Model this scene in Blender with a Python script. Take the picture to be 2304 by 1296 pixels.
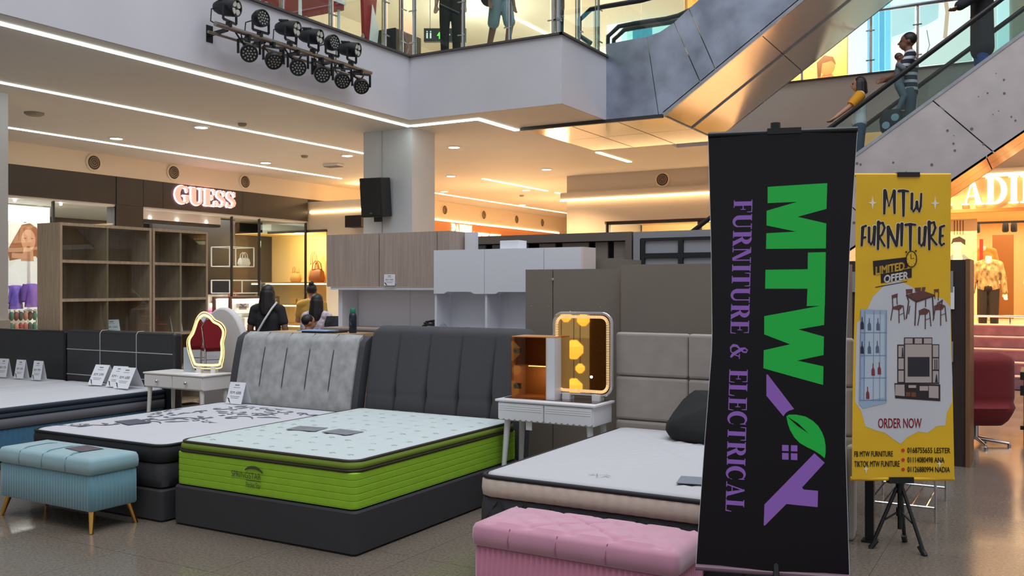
import bpy, bmesh, math, random
from mathutils import Vector, Matrix, Quaternion
D = bpy.data
S = bpy.context.scene
COL = S.collection
for o in list(D.objects):
    D.objects.remove(o)
R = math.radians
PI = math.pi
random.seed(7)

# ------------------------------------------------------------------ camera
cam = D.cameras.new('camera')
cam.sensor_width = 36
cam.lens = 36 * 2083 / 2304
cam.clip_end = 200
camo = D.objects.new('camera', cam)
camo.location = (0, 0, 1.6)
camo.rotation_euler = (R(90 - .08), 0, R(30))
COL.objects.link(camo)
S.camera = camo

# ------------------------------------------------------------------ world, skylight, exposure
w = D.worlds.new('world')
S.world = w
w.use_nodes = True
bg = w.node_tree.nodes['Background']
bg.inputs[0].default_value = (.85, .875, .94, 1)
bg.inputs[1].default_value = .48

def area(name, loc, size, power, col, rot=(0, 0, 0)):
    l = D.lights.new(name, 'AREA')
    l.shape = 'RECTANGLE'
    l.size, l.size_y = size
    l.energy = power
    l.color = col
    o = D.objects.new(name, l)
    o.location = loc
    o.rotation_euler = [R(a) for a in rot]
    COL.objects.link(o)
    return o

def point(name, loc, power, col, rad=.15):
    l = D.lights.new(name, 'POINT')
    l.energy = power
    l.color = col
    l.shadow_soft_size = rad
    o = D.objects.new(name, l)
    o.location = loc
    COL.objects.link(o)
    return o

WARM = (1, .66, .34)
NEUT = (1, .94, .85)
area('atrium_skylight', (0, 3.5, 17), (16, 21), 3000, (.86, .92, 1))
S.view_settings.view_transform = 'Standard'
S.view_settings.look = 'None'
S.view_settings.exposure = .18
S.view_settings.gamma = 1
S.view_settings.use_curve_mapping = False

# ------------------------------------------------------------------ helpers
def lin(c):
    def f(x):
        x /= 255.
        return x / 12.92 if x <= .04045 else ((x + .055) / 1.055) ** 2.4
    return tuple(f(x) for x in c)

MATS = {}
def M(name, col, rough=.5, metal=0, var=0, vscale=8, stretch=(1, 1, 1), bump=0, bscale=80, bstretch=(1, 1, 1), emit=0, ecol=None,
      trans=0, coat=0, sheen=0, spec=.5, alpha=1, wave=None):
    if name in MATS:
        return MATS[name]
    m = D.materials.new(name)
    m.use_nodes = True
    nt = m.node_tree
    b = nt.nodes['Principled BSDF']
    c = lin(col)
    b.inputs['Base Color'].default_value = (*c, 1)
    b.inputs['Roughness'].default_value = rough
    b.inputs['Metallic'].default_value = metal
    b.inputs['Specular IOR Level'].default_value = spec
    b.inputs['Transmission Weight'].default_value = trans
    b.inputs['Coat Weight'].default_value = coat
    b.inputs['Sheen Weight'].default_value = sheen
    b.inputs['Alpha'].default_value = alpha
    if emit:
        b.inputs['Emission Color'].default_value = (*lin(ecol or col), 1)
        b.inputs['Emission Strength'].default_value = emit
    tc = nt.nodes.new('ShaderNodeTexCoord')
    def noise(scale, st, detail=4):
        mp = nt.nodes.new('ShaderNodeMapping')
        mp.inputs['Scale'].default_value = st
        nt.links.new(tc.outputs['Object'], mp.inputs[0])
        n = nt.nodes.new('ShaderNodeTexNoise')
        n.inputs['Scale'].default_value = scale
        n.inputs['Detail'].default_value = detail
        nt.links.new(mp.outputs[0], n.inputs[0])
        return n
    if var:
        n = noise(vscale, stretch, 5)
        r = nt.nodes.new('ShaderNodeValToRGB')
        r.color_ramp.elements[0].position = .3
        r.color_ramp.elements[1].position = .7
        r.color_ramp.elements[0].color = (*[max(0, x * (1 - var)) for x in c], 1)
        r.color_ramp.elements[1].color = (*[min(1, x * (1 + var)) for x in c], 1)
        nt.links.new(n.outputs['Fac'], r.inputs[0])
        nt.links.new(r.outputs[0], b.inputs['Base Color'])
    if bump:
        n = noise(bscale, bstretch, 3)
        bp = nt.nodes.new('ShaderNodeBump')
        bp.inputs['Strength'].default_value = bump
        bp.inputs['Distance'].default_value = .01
        nt.links.new(n.outputs['Fac'], bp.inputs['Height'])
        nt.links.new(bp.outputs[0], b.inputs['Normal'])
    MATS[name] = m
    return m

def E(name, col, strength):
    return M(name, col, emit=strength, rough=.6)

class MB:
    def __init__(s):
        s.v = []
        s.f = []
    def add(s, vs, fs):
        o = len(s.v)
        s.v += [tuple(v) for v in vs]
        s.f += [tuple(i + o for i in f) for f in fs]
        return s
    def box(s, x0, x1, y0, y1, z0, z1):
        v = [(x, y, z) for z in (z0, z1) for y in (y0, y1) for x in (x0, x1)]
        return s.add(v, [(0, 2, 3, 1), (4, 5, 7, 6), (0, 1, 5, 4), (2, 6, 7, 3), (0, 4, 6, 2), (1, 3, 7, 5)])
    def bar(s, p, q, w, h=None, up=(0, 0, 1)):
        h = h or w
        p, q = Vector(p), Vector(q)
        d = (q - p).normalized()
        u = Vector(up)
        if abs(d.dot(u)) > .98:
            u = Vector((1, 0, 0))
        a = d.cross(u).normalized() * w / 2
        b = a.cross(d).normalized() * h / 2
        v = [e + i * a + j * b for e in (p, q) for i, j in ((-1, -1), (1, -1), (1, 1), (-1, 1))]
        return s.add(v, [(3, 2, 1, 0), (4, 5, 6, 7), (0, 1, 5, 4), (1, 2, 6, 5), (2, 3, 7, 6), (3, 0, 4, 7)])
    def tube(s, pts, r, n=8, closed=False):
        pts = [Vector(p) for p in pts]
        m = len(pts)
        rs = r if isinstance(r, (list, tuple)) else [r] * m
        ref = None
        rings = []
        for i, p in enumerate(pts):
            if closed:
                t = pts[(i + 1) % m] - pts[i - 1]
            else:
                t = pts[min(i + 1, m - 1)] - pts[max(i - 1, 0)]
            t = t.normalized() if t.length > 1e-9 else Vector((0, 0, 1))
            if ref is None:
                ref = Vector((0, 0, 1)) if abs(t.z) < .9 else Vector((1, 0, 0))
            a = (ref - t * ref.dot(t)).normalized()
            b = t.cross(a)
            ref = a
            rings.append([p + (a * math.cos(2 * PI * k / n) + b * math.sin(2 * PI * k / n)) * rs[i] for k in range(n)])
        return s.rings(rings, closed)
    def rings(s, rings, closed=False, cap=True):
        n = len(rings[0])
        m = len(rings)
        v = [p for r in rings for p in r]
        f = []
        for i in range(m if closed else m - 1):
            j = (i + 1) % m
            for k in range(n):
                l = (k + 1) % n
                f.append((i * n + k, i * n + l, j * n + l, j * n + k))
        if cap and not closed:
            f.append(tuple(range(n))[::-1])
            f.append(tuple((m - 1) * n + k for k in range(n)))
        return s.add(v, f)
    def lathe(s, prof, c=(0, 0, 0), n=20, axis='z', hollow=False):
        rg = []
        for r, z in prof:
            ring = []
            for k in range(n):
                a = 2 * PI * k / n
                x, y = r * math.cos(a), r * math.sin(a)
                p = {'z': (x, y, z), 'y': (x, -z, y), 'x': (z, x, y)}[axis]
                ring.append((c[0] + p[0], c[1] + p[1], c[2] + p[2]))
            rg.append(ring)
        return s.rings(rg, hollow)
    def prism(s, poly, axis, a, b):
        n = len(poly)
        def pt(p, t):
            return {'x': (t, p[0], p[1]), 'y': (p[0], t, p[1]), 'z': (p[0], p[1], t)}[axis]
        v = [pt(p, a) for p in poly] + [pt(p, b) for p in poly]
        f = [tuple(range(n))[::-1], tuple(range(n, 2 * n))] + [(i, (i + 1) % n, n + (i + 1) % n, n + i) for i in range(n)]
        return s.add(v, f)
    def ball(s, c, r, n=12, m=8):
        rx, ry, rz = r if isinstance(r, (tuple, list)) else (r, r, r)
        rg = []
        for i in range(m + 1):
            t = PI * (i + .001) / (m + .002)
            rg.append([(c[0] + rx * math.sin(t) * math.cos(2 * PI * k / n), c[1] + ry * math.sin(t) * math.sin(2 * PI * k / n),
                        c[2] - rz * math.cos(t)) for k in range(n)])
        return s.rings(rg)
    def xf(s, mat):
        s.v = [tuple(mat @ Vector(v)) for v in s.v]
        return s
    def mesh(s, name):
        me = D.meshes.new(name)
        me.from_pydata(s.v, [], s.f)
        bm = bmesh.new()
        bm.from_mesh(me)
        bmesh.ops.recalc_face_normals(bm, faces=bm.faces)
        bm.to_mesh(me)
        bm.free()
        return me
    def build(s, name, mat, parent=None, smooth=None, bevel=0, loc=None, rz=0, seg=2, sub=0):
        me = s.mesh(name)
        return link(name, me, mat, parent, smooth, bevel, loc, rz, seg, sub)

def link(name, me, mat, parent=None, smooth=None, bevel=0, loc=None, rz=0, seg=2, sub=0):
    if mat is not None:
        me.materials.clear()
        me.materials.append(mat)
    if smooth is not None:
        for p in me.polygons:
            p.use_smooth = True
        me.set_sharp_from_angle(angle=R(smooth))
    o = D.objects.new(name, me)
    COL.objects.link(o)
    if parent:
        o.parent = parent
    if loc is not None:
        o.location = loc
    o.rotation_euler.z = rz
    if bevel:
        b = o.modifiers.new('bevel', 'BEVEL')
        b.width = bevel
        b.segments = seg
        b.limit_method = 'ANGLE'
    if sub:
        b = o.modifiers.new('sub', 'SUBSURF')
        b.levels = b.render_levels = sub
    return o

def tag(o, label, cat, group=None, kind=None):
    if label:
        o['label'] = label
    if cat:
        o['category'] = cat
    if group:
        o['group'] = group
    if kind:
        o['kind'] = kind
    return o

def thing(name, label, cat, loc=(0, 0, 0), rz=0, group=None):
    o = D.objects.new(name, None)
    o.empty_display_size = .1
    COL.objects.link(o)
    o.location = loc
    o.rotation_euler.z = rz
    return tag(o, label, cat, group)

def struct(o):
    o['kind'] = 'structure'
    return o

def kids(o):
    return [c for c in COL.objects if c.parent == o]

def copy_tree(o, parent=None, label=None):
    c = o.copy()
    COL.objects.link(c)
    if parent:
        c.parent = parent
    if label:
        c['label'] = label
    for k in kids(o):
        copy_tree(k, c)
    return c

def box(name, mat, b, parent=None, bevel=0):
    return MB().box(*b).build(name, mat, parent, bevel=bevel)

# rounded-rectangle outlines and lofts
def rrect(hx, hy, r, nc=6, step=None):
    pts = []
    cs = [(hx - r, hy - r, 0), (-hx + r, hy - r, 90), (-hx + r, -hy + r, 180), (hx - r, -hy + r, 270)]
    for i, (cx, cy, a0) in enumerate(cs):
        for k in range(nc + 1):
            a = R(a0 + 90 * k / nc)
            pts.append((cx + r * math.cos(a), cy + r * math.sin(a), math.cos(a), math.sin(a)))
        if step:
            nx = cs[(i + 1) % 4]
            p = pts[-1]
            q = (nx[0] + r * math.cos(R(nx[2])), nx[1] + r * math.sin(R(nx[2])))
            L = math.hypot(q[0] - p[0], q[1] - p[1])
            n = max(1, int(L / step))
            for k in range(1, n):
                t = k / n
                pts.append((p[0] + (q[0] - p[0]) * t, p[1] + (q[1] - p[1]) * t, p[2], p[3]))
    return pts

def loft(mb, hx, hy, r, prof, nc=6, step=None, ripple=None, top=0, zf=None, c=(0, 0)):
    base = rrect(hx, hy, r, nc, step)
    rings = []
    n = len(base)
    L = 0
    per = []
    for i, p in enumerate(base):
        per.append(L)
        q = base[(i + 1) % n]
        L += math.hypot(q[0] - p[0], q[1] - p[1])
    for off, z in prof:
        ring = []
        for i, p in enumerate(base):
            e = off + (ripple(per[i], z) if ripple else 0)
            ring.append((c[0] + p[0] + p[2] * e, c[1] + p[1] + p[3] * e, z))
        rings.append(ring)
    if top:
        last = rings[-1]
        for j in range(1, top + 1):
            k = 1 - j / (top + .02)
            ring = []
            for x, y, z in last:
                x, y = c[0] + (x - c[0]) * k, c[1] + (y - c[1]) * k
                ring.append((x, y, z + (zf(x, y, k) if zf else 0)))
            rings.append(ring)
    mb.rings(rings)
    return mb

def ring_tube(mb, hx, hy, r, z, rad, c=(0, 0), nc=6, n=8, step=.2):
    pts = [(c[0] + p[0], c[1] + p[1], z) for p in rrect(hx, hy, r, nc, step)]
    return mb.tube(pts, rad, n, closed=True)

# flat prints -----------------------------------------------------------
def ribbon(pts, ws):
    """list of 2D quads following a polyline with half widths ws"""
    n = len(pts)
    if not isinstance(ws, (list, tuple)):
        ws = [ws] * n
    L, Rr = [], []
    for i in range(n):
        a = pts[max(i - 1, 0)]
        b = pts[min(i + 1, n - 1)]
        dx, dy = b[0] - a[0], b[1] - a[1]
        l = math.hypot(dx, dy) or 1
        nx, ny = -dy / l, dx / l
        L.append((pts[i][0] + nx * ws[i], pts[i][1] + ny * ws[i]))
        Rr.append((pts[i][0] - nx * ws[i], pts[i][1] - ny * ws[i]))
    return [[L[i], Rr[i], Rr[i + 1], L[i + 1]] for i in range(n - 1)]

def disc(cx, cy, r, n=14, ry=None):
    ry = ry or r
    return [(cx + r * math.cos(2 * PI * k / n), cy + ry * math.sin(2 * PI * k / n)) for k in range(n)]

def arc(cx, cy, rx, ry, a0, a1, n, wf):
    pts, ws = [], []
    for k in range(n + 1):
        t = k / n
        a = R(a0 + (a1 - a0) * t)
        pts.append((cx + rx * math.cos(a), cy + ry * math.sin(a)))
        ws.append(wf(t))
    return ribbon(pts, ws)

def rect(x0, y0, x1, y1):
    return [(x0, y0), (x1, y0), (x1, y1), (x0, y1)]

def serif_glyph(ch):
    """serif capitals on a unit-high box: (polygons, advance)"""
    T, t = .115, .028     # half widths of thick and thin strokes
    th = lambda a, b: (lambda q: a + (b - a) * math.sin(PI * q))
    sv = lambda x0, x1, y: rect(x0, y, x1, y + .05)
    P = []
    if ch == 'I':
        P = [rect(.08, 0, .31, 1), sv(0, .37, 0), sv(0, .37, .95)]; w = .37
    elif ch == 'F' or ch == 'E':
        P = [rect(.08, 0, .31, 1), rect(0, .95, .66, 1), rect(.27, .48, .5, .53), [(.6, 1), (.66, 1), (.66, .72), (.63, .72)],
             rect(.48, .38, .52, .64)]
        if ch == 'E':
            P += [rect(0, 0, .68, .05), [(.62, 0), (.68, 0), (.7, .3), (.67, .3)]]
        else:
            P += [sv(0, .4, 0)]
        w = .68
    elif ch == 'L':
        P = [rect(.08, 0, .31, 1), sv(0, .38, .95), rect(0, 0, .64, .05), [(.56, 0), (.64, 0), (.66, .32), (.63, .32)]]; w = .66
    elif ch == 'T':
        P = [rect(.245, 0, .475, 1), rect(0, .95, .72, 1), sv(.16, .56, 0), [(0, 1), (.06, 1), (.03, .7), (0, .7)],
             [(.66, 1), (.72, 1), (.72, .7), (.69, .7)]]; w = .72
    elif ch == 'N':
        P = [rect(.1, 0, .16, 1), rect(.66, 0, .72, 1), [(.06, 1), (.3, 1), (.72, 0), (.55, 0)], sv(0, .27, 0), sv(.54, .84, .95),
             sv(0, .2, .95)]; w = .84
    elif ch == 'U':
        P = [rect(.06, .28, .29, 1), rect(.62, .28, .68, 1), sv(0, .34, .95), sv(.5, .8, .95)]
        P += arc(.415, .3, .24, .27, 180, 360, 12, lambda q: T + (t + .004 - T) * q); w = .8
    elif ch in 'PRD':
        P = [rect(.08, 0, .31, 1), sv(0, .38, 0), sv(0, .36, .95)]
        if ch == 'D':
            P += arc(.3, .5, .4, .475, -90, 90, 16, th(t, T)); w = .8
        else:
            P += arc(.34, .735, .26, .24, -90, 90, 12, th(t, T)) + [rect(.24, .95, .36, 1), rect(.24, .47, .36, .52)]; w = .68
            if ch == 'R':
                P += [[(.34, .5), (.55, .5), (.78, .05), (.55, .05)], sv(.54, .82, 0)]; w = .8
    elif ch in 'CGO':
        if ch == 'O':
            P = arc(.42, .5, .33, .475, 0, 360, 28, lambda q: t + (T - t) * abs(math.cos(2 * PI * q))); w = .84
        else:
            P = arc(.42, .5, .33, .475, 50, 310, 22, lambda q: t + (T - t) * math.sin(PI * q) ** 1.2)
            P += [[(.6, .9), (.68, 1), (.68, .66), (.65, .66)]]
            w = .74
            if ch == 'C':
                P += [[(.62, .1), (.7, .3), (.66, .3)]]
            else:
                P += [rect(.56, .06, .72, .42), sv(.44, .8, .42)]; w = .82
    elif ch == 'S':
        pts = [(.54, .74), (.5, .88), (.36, .96), (.2, .93), (.12, .8), (.14, .66), (.3, .55), (.46, .44), (.53, .3), (.48, .13), (.34, .04),
               (.18, .07), (.1, .2)]
        ws = [t, t, t, .045, .06, .075, .09, .09, .075, .06, .03, t, t]
        P = ribbon(pts, ws) + [[(.52, .98), (.56, .98), (.56, .68), (.53, .68)], [(.06, .02), (.1, .02), (.09, .32), (.06, .32)]]; w = .62
    elif ch == 'A':
        P = [[(.12, 0), (.18, 0), (.44, .9), (.4, 1)], [(.37, 1), (.47, 1), (.8, 0), (.56, 0)], rect(.24, .3, .62, .35), sv(0, .28, 0),
             sv(.5, .88, 0)]; w = .86
    elif ch == '&':
        pts = [(.74, .05), (.56, .2), (.3, .62), (.24, .8), (.34, .95), (.46, .88), (.44, .72), (.26, .52), (.12, .36), (.1, .18), (.22, .04),
               (.42, .05), (.6, .25), (.68, .5)]
        ws = [.05, .085, .085, .05, .03, .05, .045, .04, .07, .08, .05, .03, t, t]
        P = ribbon(pts, ws) + [sv(.54, .82, .5)]; w = .84
    else:
        w = .4
    return P, w

def serif_text(s, gap=.07):
    out = []
    x = 0
    for ch in s:
        P, w = serif_glyph(ch)
        out.append([[(a + x, b) for a, b in p] for p in P])
        x += w + gap
    return out, x - gap

def fit(polys, x0, x1, y0, y1):
    xs = [p[0] for q in polys for p in q]
    ys = [p[1] for q in polys for p in q]
    a, b, c, d = min(xs), max(xs), min(ys), max(ys)
    return [[(x0 + (p[0] - a) / (b - a) * (x1 - x0), y0 + (p[1] - c) / (d - c) * (y1 - y0)) for p in q] for q in polys]

def sans(s):
    """flat polygons of a sans text from the built-in font"""
    cu = D.curves.new('lettering', 'FONT')
    cu.body = s
    cu.resolution_u = 3
    o = D.objects.new('lettering', cu)
    COL.objects.link(o)
    dg = bpy.context.evaluated_depsgraph_get()
    dg.update()
    me = D.meshes.new_from_object(o.evaluated_get(dg))
    polys = [[(me.vertices[i].co.x, me.vertices[i].co.y) for i in p.vertices] for p in me.polygons]
    D.objects.remove(o)
    D.curves.remove(cu)
    D.meshes.remove(me)
    return polys

def print_on(name, mat, polys, fn, parent, cuts=None):
    """flat print: 2D polygons laid on a surface fn(u, v) -> xyz"""
    mb = MB()
    for p in polys:
        mb.add([(a, b, 0) for a, b in p], [tuple(range(len(p)))])
    me = D.meshes.new(name)
    me.from_pydata(mb.v, [], mb.f)
    if cuts:
        bm = bmesh.new()
        bm.from_mesh(me)
        for co, no in cuts:
            bmesh.ops.bisect_plane(bm, geom=bm.verts[:] + bm.edges[:] + bm.faces[:], plane_co=co, plane_no=no)
        bm.to_mesh(me)
        bm.free()
    for v in me.vertices:
        v.co = fn(v.co.x, v.co.y)
    return link(name, me, mat, parent)

def letters3d(polys, fn, depth):
    """raised letters: fn(u, v, h) -> xyz"""
    mb = MB()
    for p in polys:
        n = len(p)
        mb.add([fn(a, b, 0) for a, b in p] + [fn(a, b, depth) for a, b in p],
               [tuple(range(n))[::-1], tuple(range(n, 2 * n))] + [(i, (i + 1) % n, n + (i + 1) % n, n + i) for i in range(n)])
    return mb

# shared materials ------------------------------------------------------
white_paint = M('white_paint', (206, 205, 208), .6, var=.03, vscale=1.5)
ceil_paint = M('ceiling_paint', (222, 219, 212), .7, var=.02, vscale=1)
cream_paint = M('cream_paint', (226, 210, 188), .65)
grey_paint = M('grey_paint', (176, 172, 168), .6)
black_metal = M('black_metal', (22, 22, 24), .4)
black_plastic = M('black_plastic', (20, 20, 22), .45, bump=.1, bscale=300)
chrome = M('chrome', (205, 205, 208), .14, 1)
steel = M('brushed_steel', (176, 179, 184), .2, 1, var=.12, vscale=5, bump=.02, bscale=14)
gold = M('gold_metal', (206, 160, 84), .22, 1)
glass = M('clear_glass', (225, 240, 236), .0, trans=1, spec=.5)
glass.node_tree.nodes['Principled BSDF'].inputs['IOR'].default_value = 1.02
white_lac = M('white_lacquer', (222, 221, 224), .35)
paper = M('paper_white', (226, 226, 230), .6)
ink = M('print_ink', (38, 36, 40), .6)
ink_grey = M('print_grey', (120, 118, 124), .6)
strip_cool = E('strip_cool', (228, 240, 232), 9)
strip_warm = E('strip_warm', (255, 214, 156), 8)
lamp_white = E('lamp_white', (255, 250, 240), 14)
def glass_mat(name, tint, ior=1.45, rough=0):
    m = D.materials.new(name)
    m.use_nodes = True
    nt = m.node_tree
    nt.nodes.clear()
    out = nt.nodes.new('ShaderNodeOutputMaterial')
    mx = nt.nodes.new('ShaderNodeMixShader')
    lw = nt.nodes.new('ShaderNodeLayerWeight')
    lw.inputs[0].default_value = .5
    pw = nt.nodes.new('ShaderNodeMath')
    pw.operation = 'POWER'
    pw.inputs[1].default_value = 4.5
    nt.links.new(lw.outputs['Facing'], pw.inputs[0])
    fr = nt.nodes.new('ShaderNodeMapRange')
    fr.inputs[3].default_value = ((ior - 1) / (ior + 1)) ** 2
    fr.inputs[4].default_value = 1
    nt.links.new(pw.outputs[0], fr.inputs[0])
    tr = nt.nodes.new('ShaderNodeBsdfTransparent')
    tr.inputs[0].default_value = (*tint, 1)
    gl = nt.nodes.new('ShaderNodeBsdfGlossy')
    gl.inputs['Roughness'].default_value = rough
    nt.links.new(fr.outputs[0], mx.inputs[0])
    nt.links.new(tr.outputs[0], mx.inputs[1])
    nt.links.new(gl.outputs[0], mx.inputs[2])
    nt.links.new(mx.outputs[0], out.inputs[0])
    MATS[name] = m
    return m
glass = glass_mat('pane_glass', (.93, .97, .96))
green_glass = glass_mat('green_glass', (.80, .88, .86))
smoke_glass = glass_mat('smoke_glass', (.62, .60, .58), 1.35)

# ================================================================== FLOOR
granite = M('polished_granite', (112, 101, 90), .17, var=.30, vscale=60, spec=.5)
nt = granite.node_tree
n2 = nt.nodes.new('ShaderNodeTexNoise')
n2.inputs['Scale'].default_value = 2.2
tc = [n for n in nt.nodes if n.type == 'TEX_COORD'][0]
nt.links.new(tc.outputs['Object'], n2.inputs[0])
mr = nt.nodes.new('ShaderNodeMapRange')
mr.inputs[3].default_value = .1
mr.inputs[4].default_value = .26
nt.links.new(n2.outputs['Fac'], mr.inputs[0])
nt.links.new(mr.outputs[0], nt.nodes['Principled BSDF'].inputs['Roughness'])
joint = M('floor_joint', (76, 69, 62), .5)
fl = struct(MB().box(-30, 14, -14, 42, -.3, -.008).build('floor', granite))
tme = MB().box(-.3985, .3985, -.3985, .3985, -.0079, 0).mesh('tile')
tme.materials.append(granite)
jb = MB().box(-8.05, 3.95, 2.05, 14.05, -.0085, -.0035).build('joint_filling', joint, fl)
for i in range(15):
    for j in range(15):
        x, y = -7.65 + .8 * i, 2.45 + .8 * j
        d = -.5 * x + .866 * y
        r = .866 * x + .5 * y
        if d < 3.5 or abs(r / d) > .66:
            continue
        o = D.objects.new('tile', tme)
        COL.objects.link(o)
        o.location = (x, y, 0)
        o.parent = fl

# ================================================================== SLAB, CEILING, UPPER FLOOR
ZC, ZF = 4.2, 5.14
slab = [(-24, -9), (-8.62, -9), (-8.62, 11.72), (-5.97, 11.72), (-5.97, 16.52), (12, 16.52), (12, 40), (-24, 40)]
struct(MB().prism(slab, 'z', ZC, ZF).build('ceiling', ceil_paint))
fas = M('fascia_white', (198, 196, 201), .55, var=.05, vscale=.8)
struct(box('trim_1', fas, (-8.62, -8.58, -9, 11.72, ZC - .01, ZF + .02)))
struct(box('trim_2', fas, (-8.58, -5.93, 11.68, 11.72, ZC - .01, ZF + .02)))
struct(box('trim_3', fas, (-5.97, -5.93, 11.72, 13.2, ZC - .01, ZF + .02)))
grey_fas = M('fascia_grey', (206, 203, 203), .5)
struct(box('trim_4', grey_fas, (-5.97, 12, 16.48, 16.52, ZC - .01, ZF + .02)))
dark_trim = M('dark_trim', (70, 66, 64), .5)
for i, b in enumerate([(-8.6, -8.54, -9, 11.7, ZF + .02, ZF + .05), (-8.6, -5.9, 11.64, 11.7, ZF + .02, ZF + .05),
                       (-5.95, -5.89, 11.64, 13.2, ZF + .02, ZF + .05), (-5.9, 12, 16.44, 16.5, ZF + .02, ZF + .05)]):
    struct(box('trim_%d' % (i + 5), dark_trim, b))
# upper storey: soffit, walls
up_ceil = M('upper_ceiling', (222, 212, 196), .7)
struct(MB().prism([(-24, 0), (-9.5, 0), (-9.5, 14.2), (-7.5, 16.8), (12, 16.8), (12, 40), (-24, 40)], 'z', 8.7, 9.1).build('ceiling_upper', up_ceil))
struct(box('wall_upper_left', cream_paint, (-16.3, -16, -2, 34, ZF, 8.7)))
struct(box('wall_upper_far', cream_paint, (-16, -9.9, 33.4, 33.7, ZF, 8.7)))
struct(box('wall_upper_back', cream_paint, (-9.9, -6.9, 19.5, 19.8, ZF, 8.7)))
struct(box('wall_upper_right', cream_paint, (-.6, 12, 19.5, 19.8, ZF, 8.7)))
struct(box('wall_upper_lintel', cream_paint, (-6.9, -.6, 19.5, 19.8, 8.1, 8.7)))

# ground-storey walls
struct(box('wall_left', cream_paint, (-16.3, -15.98, -9, 19.1, 3.79, ZC)))
struct(box('wall_left_far', cream_paint, (-16.3, -15.98, 19.1, 34, 3.6, ZC)))
peach = M('padini_fascia', (200, 134, 88), .6)
struct(box('wall_left_sign', peach, (-16.3, -16.02, 19.1, 34, 2.95, 3.6)))
struct(box('wall_left_low', cream_paint, (-16.6, -16.3, 19.1, 34, 0, 3)))
struct(box('wall_far', cream_paint, (-16, -9.7, 33.5, 33.8, 0, ZC)))
struct(box('wall_left_pier', cream_paint, (-17.6, -14.0, 17.55, 19.1, 3.0, 3.72)))
struct(box('wall_left_jamb', cream_paint, (-15.4, -14.0, 17.55, 19.1, 0, 3.0)))
bulk = M('bulkhead_beige', (206, 194, 180), .6, var=.02, vscale=1)
struct(box('wall_back_upper', bulk, (-9.77, 12, 19.5, 19.9, 3.8, ZC)))
struct(box('wall_back_band', bulk, (-9.9, 12, 19.42, 19.9, 3.64, 3.8)))
struct(box('wall_back_lintel', bulk, (-9.77, -2.1, 19.5, 19.9, 3.1, 3.64)))
struct(box('wall_back_left', bulk, (-9.77, -8.8, 19.5, 19.9, 0, 3.1)))
struct(box('wall_back_mid', bulk, (-4.4, -2.1, 19.5, 19.9, 0, 3.1)))
struct(box('wall_back_side', bulk, (-9.9, -9.77, 19.9, 33.5, 0, ZC)))
box('light_cove', strip_warm, (-9.9, -2.1, 19.40, 19.42, 3.60, 3.645))
box('light_cove', strip_warm, (-15.96, -14.0, 17.52, 17.55, 3.44, 3.485))
box('light_cove', E('strip_corridor', (255, 220, 166), 2.6), (-15.98, -15.95, 19.1, 31.2, 3.6, 3.66))
for o, l in zip([o for o in COL.objects if o.name.startswith('light_cove')],
                ['long glowing cove light along the beige bulkhead behind the wardrobes',
                 'short glowing cove light on the pier beside the dark shop sign',
                 'long warm cove light above the far store name in the corridor']):
    tag(o, l, 'light')
point('pier_cove_lamp', (-14.9, 18.3, 3.9), 18, (1, .62, .3), .05)
# grey return columns
col_m = M('column_paint', (204, 206, 211), .5, var=.02, vscale=2)
struct(box('pillar_corner', col_m, (-10.0, -8.99, 12.3, 12.95, 0, ZC)))
struct(box('pillar_near', col_m, (-13.1, -12.1, 6.7, 7.4, 0, ZC)))
seam = M('seam_grey', (150, 152, 156), .6)
struct(box('trim_20', seam, (-9.605, -9.60, 12.292, 12.3, 2.0, ZC)))
struct(box('baseboard_pillar', grey_paint, (-13.12, -12.08, 6.68, 7.42, 0, 1.15)))

# ================================================================== CEILING LIGHTS
def ceiling_strip(lab, b, mat):
    x0, x1, y0, y1 = b
    o = MB().box(x0, x1, y0, y1, ZC - .014, ZC - .001).build('light_strip', mat)
    tag(o, lab, 'light', 'linear lights in the ground floor ceiling')
W2 = .036
ceiling_strip('greenish white strip following the slab edge above the stage lamps', (-8.97, -8.97 + 2 * W2, -3, 12.15), strip_cool)
ceiling_strip('short strip crossing the ceiling in front of the square column', (-8.88, -7.66, 12.1, 12.19), strip_cool)
ceiling_strip('short strip running back beneath the projecting white block', (-7.66, -7.57, 12.1, 13.35), strip_cool)
ceiling_strip('long middle strip across the ceiling from the near pillar', (-11.54, -11.49, 4, 16.5), strip_cool)
ceiling_strip('long strip nearest the dark shop front on the ceiling', (-14.69, -14.64, 4, 17.2), strip_cool)
ceiling_strip('strip in the corridor ceiling just behind the speaker column', (-11.75, -11.68, 18.9, 22.2), strip_warm)
ceiling_strip('strip farther along the corridor ceiling toward the store name', (-11.75, -11.68, 22.7, 30), strip_warm)
ceiling_strip('corridor strip close to the far wall with round vents', (-14.7, -14.63, 20, 31), strip_warm)
ceiling_strip('short strip in the ceiling before the beige bulkhead', (-7.55, -7.46, 16.3, 17.9), strip_warm)

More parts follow.
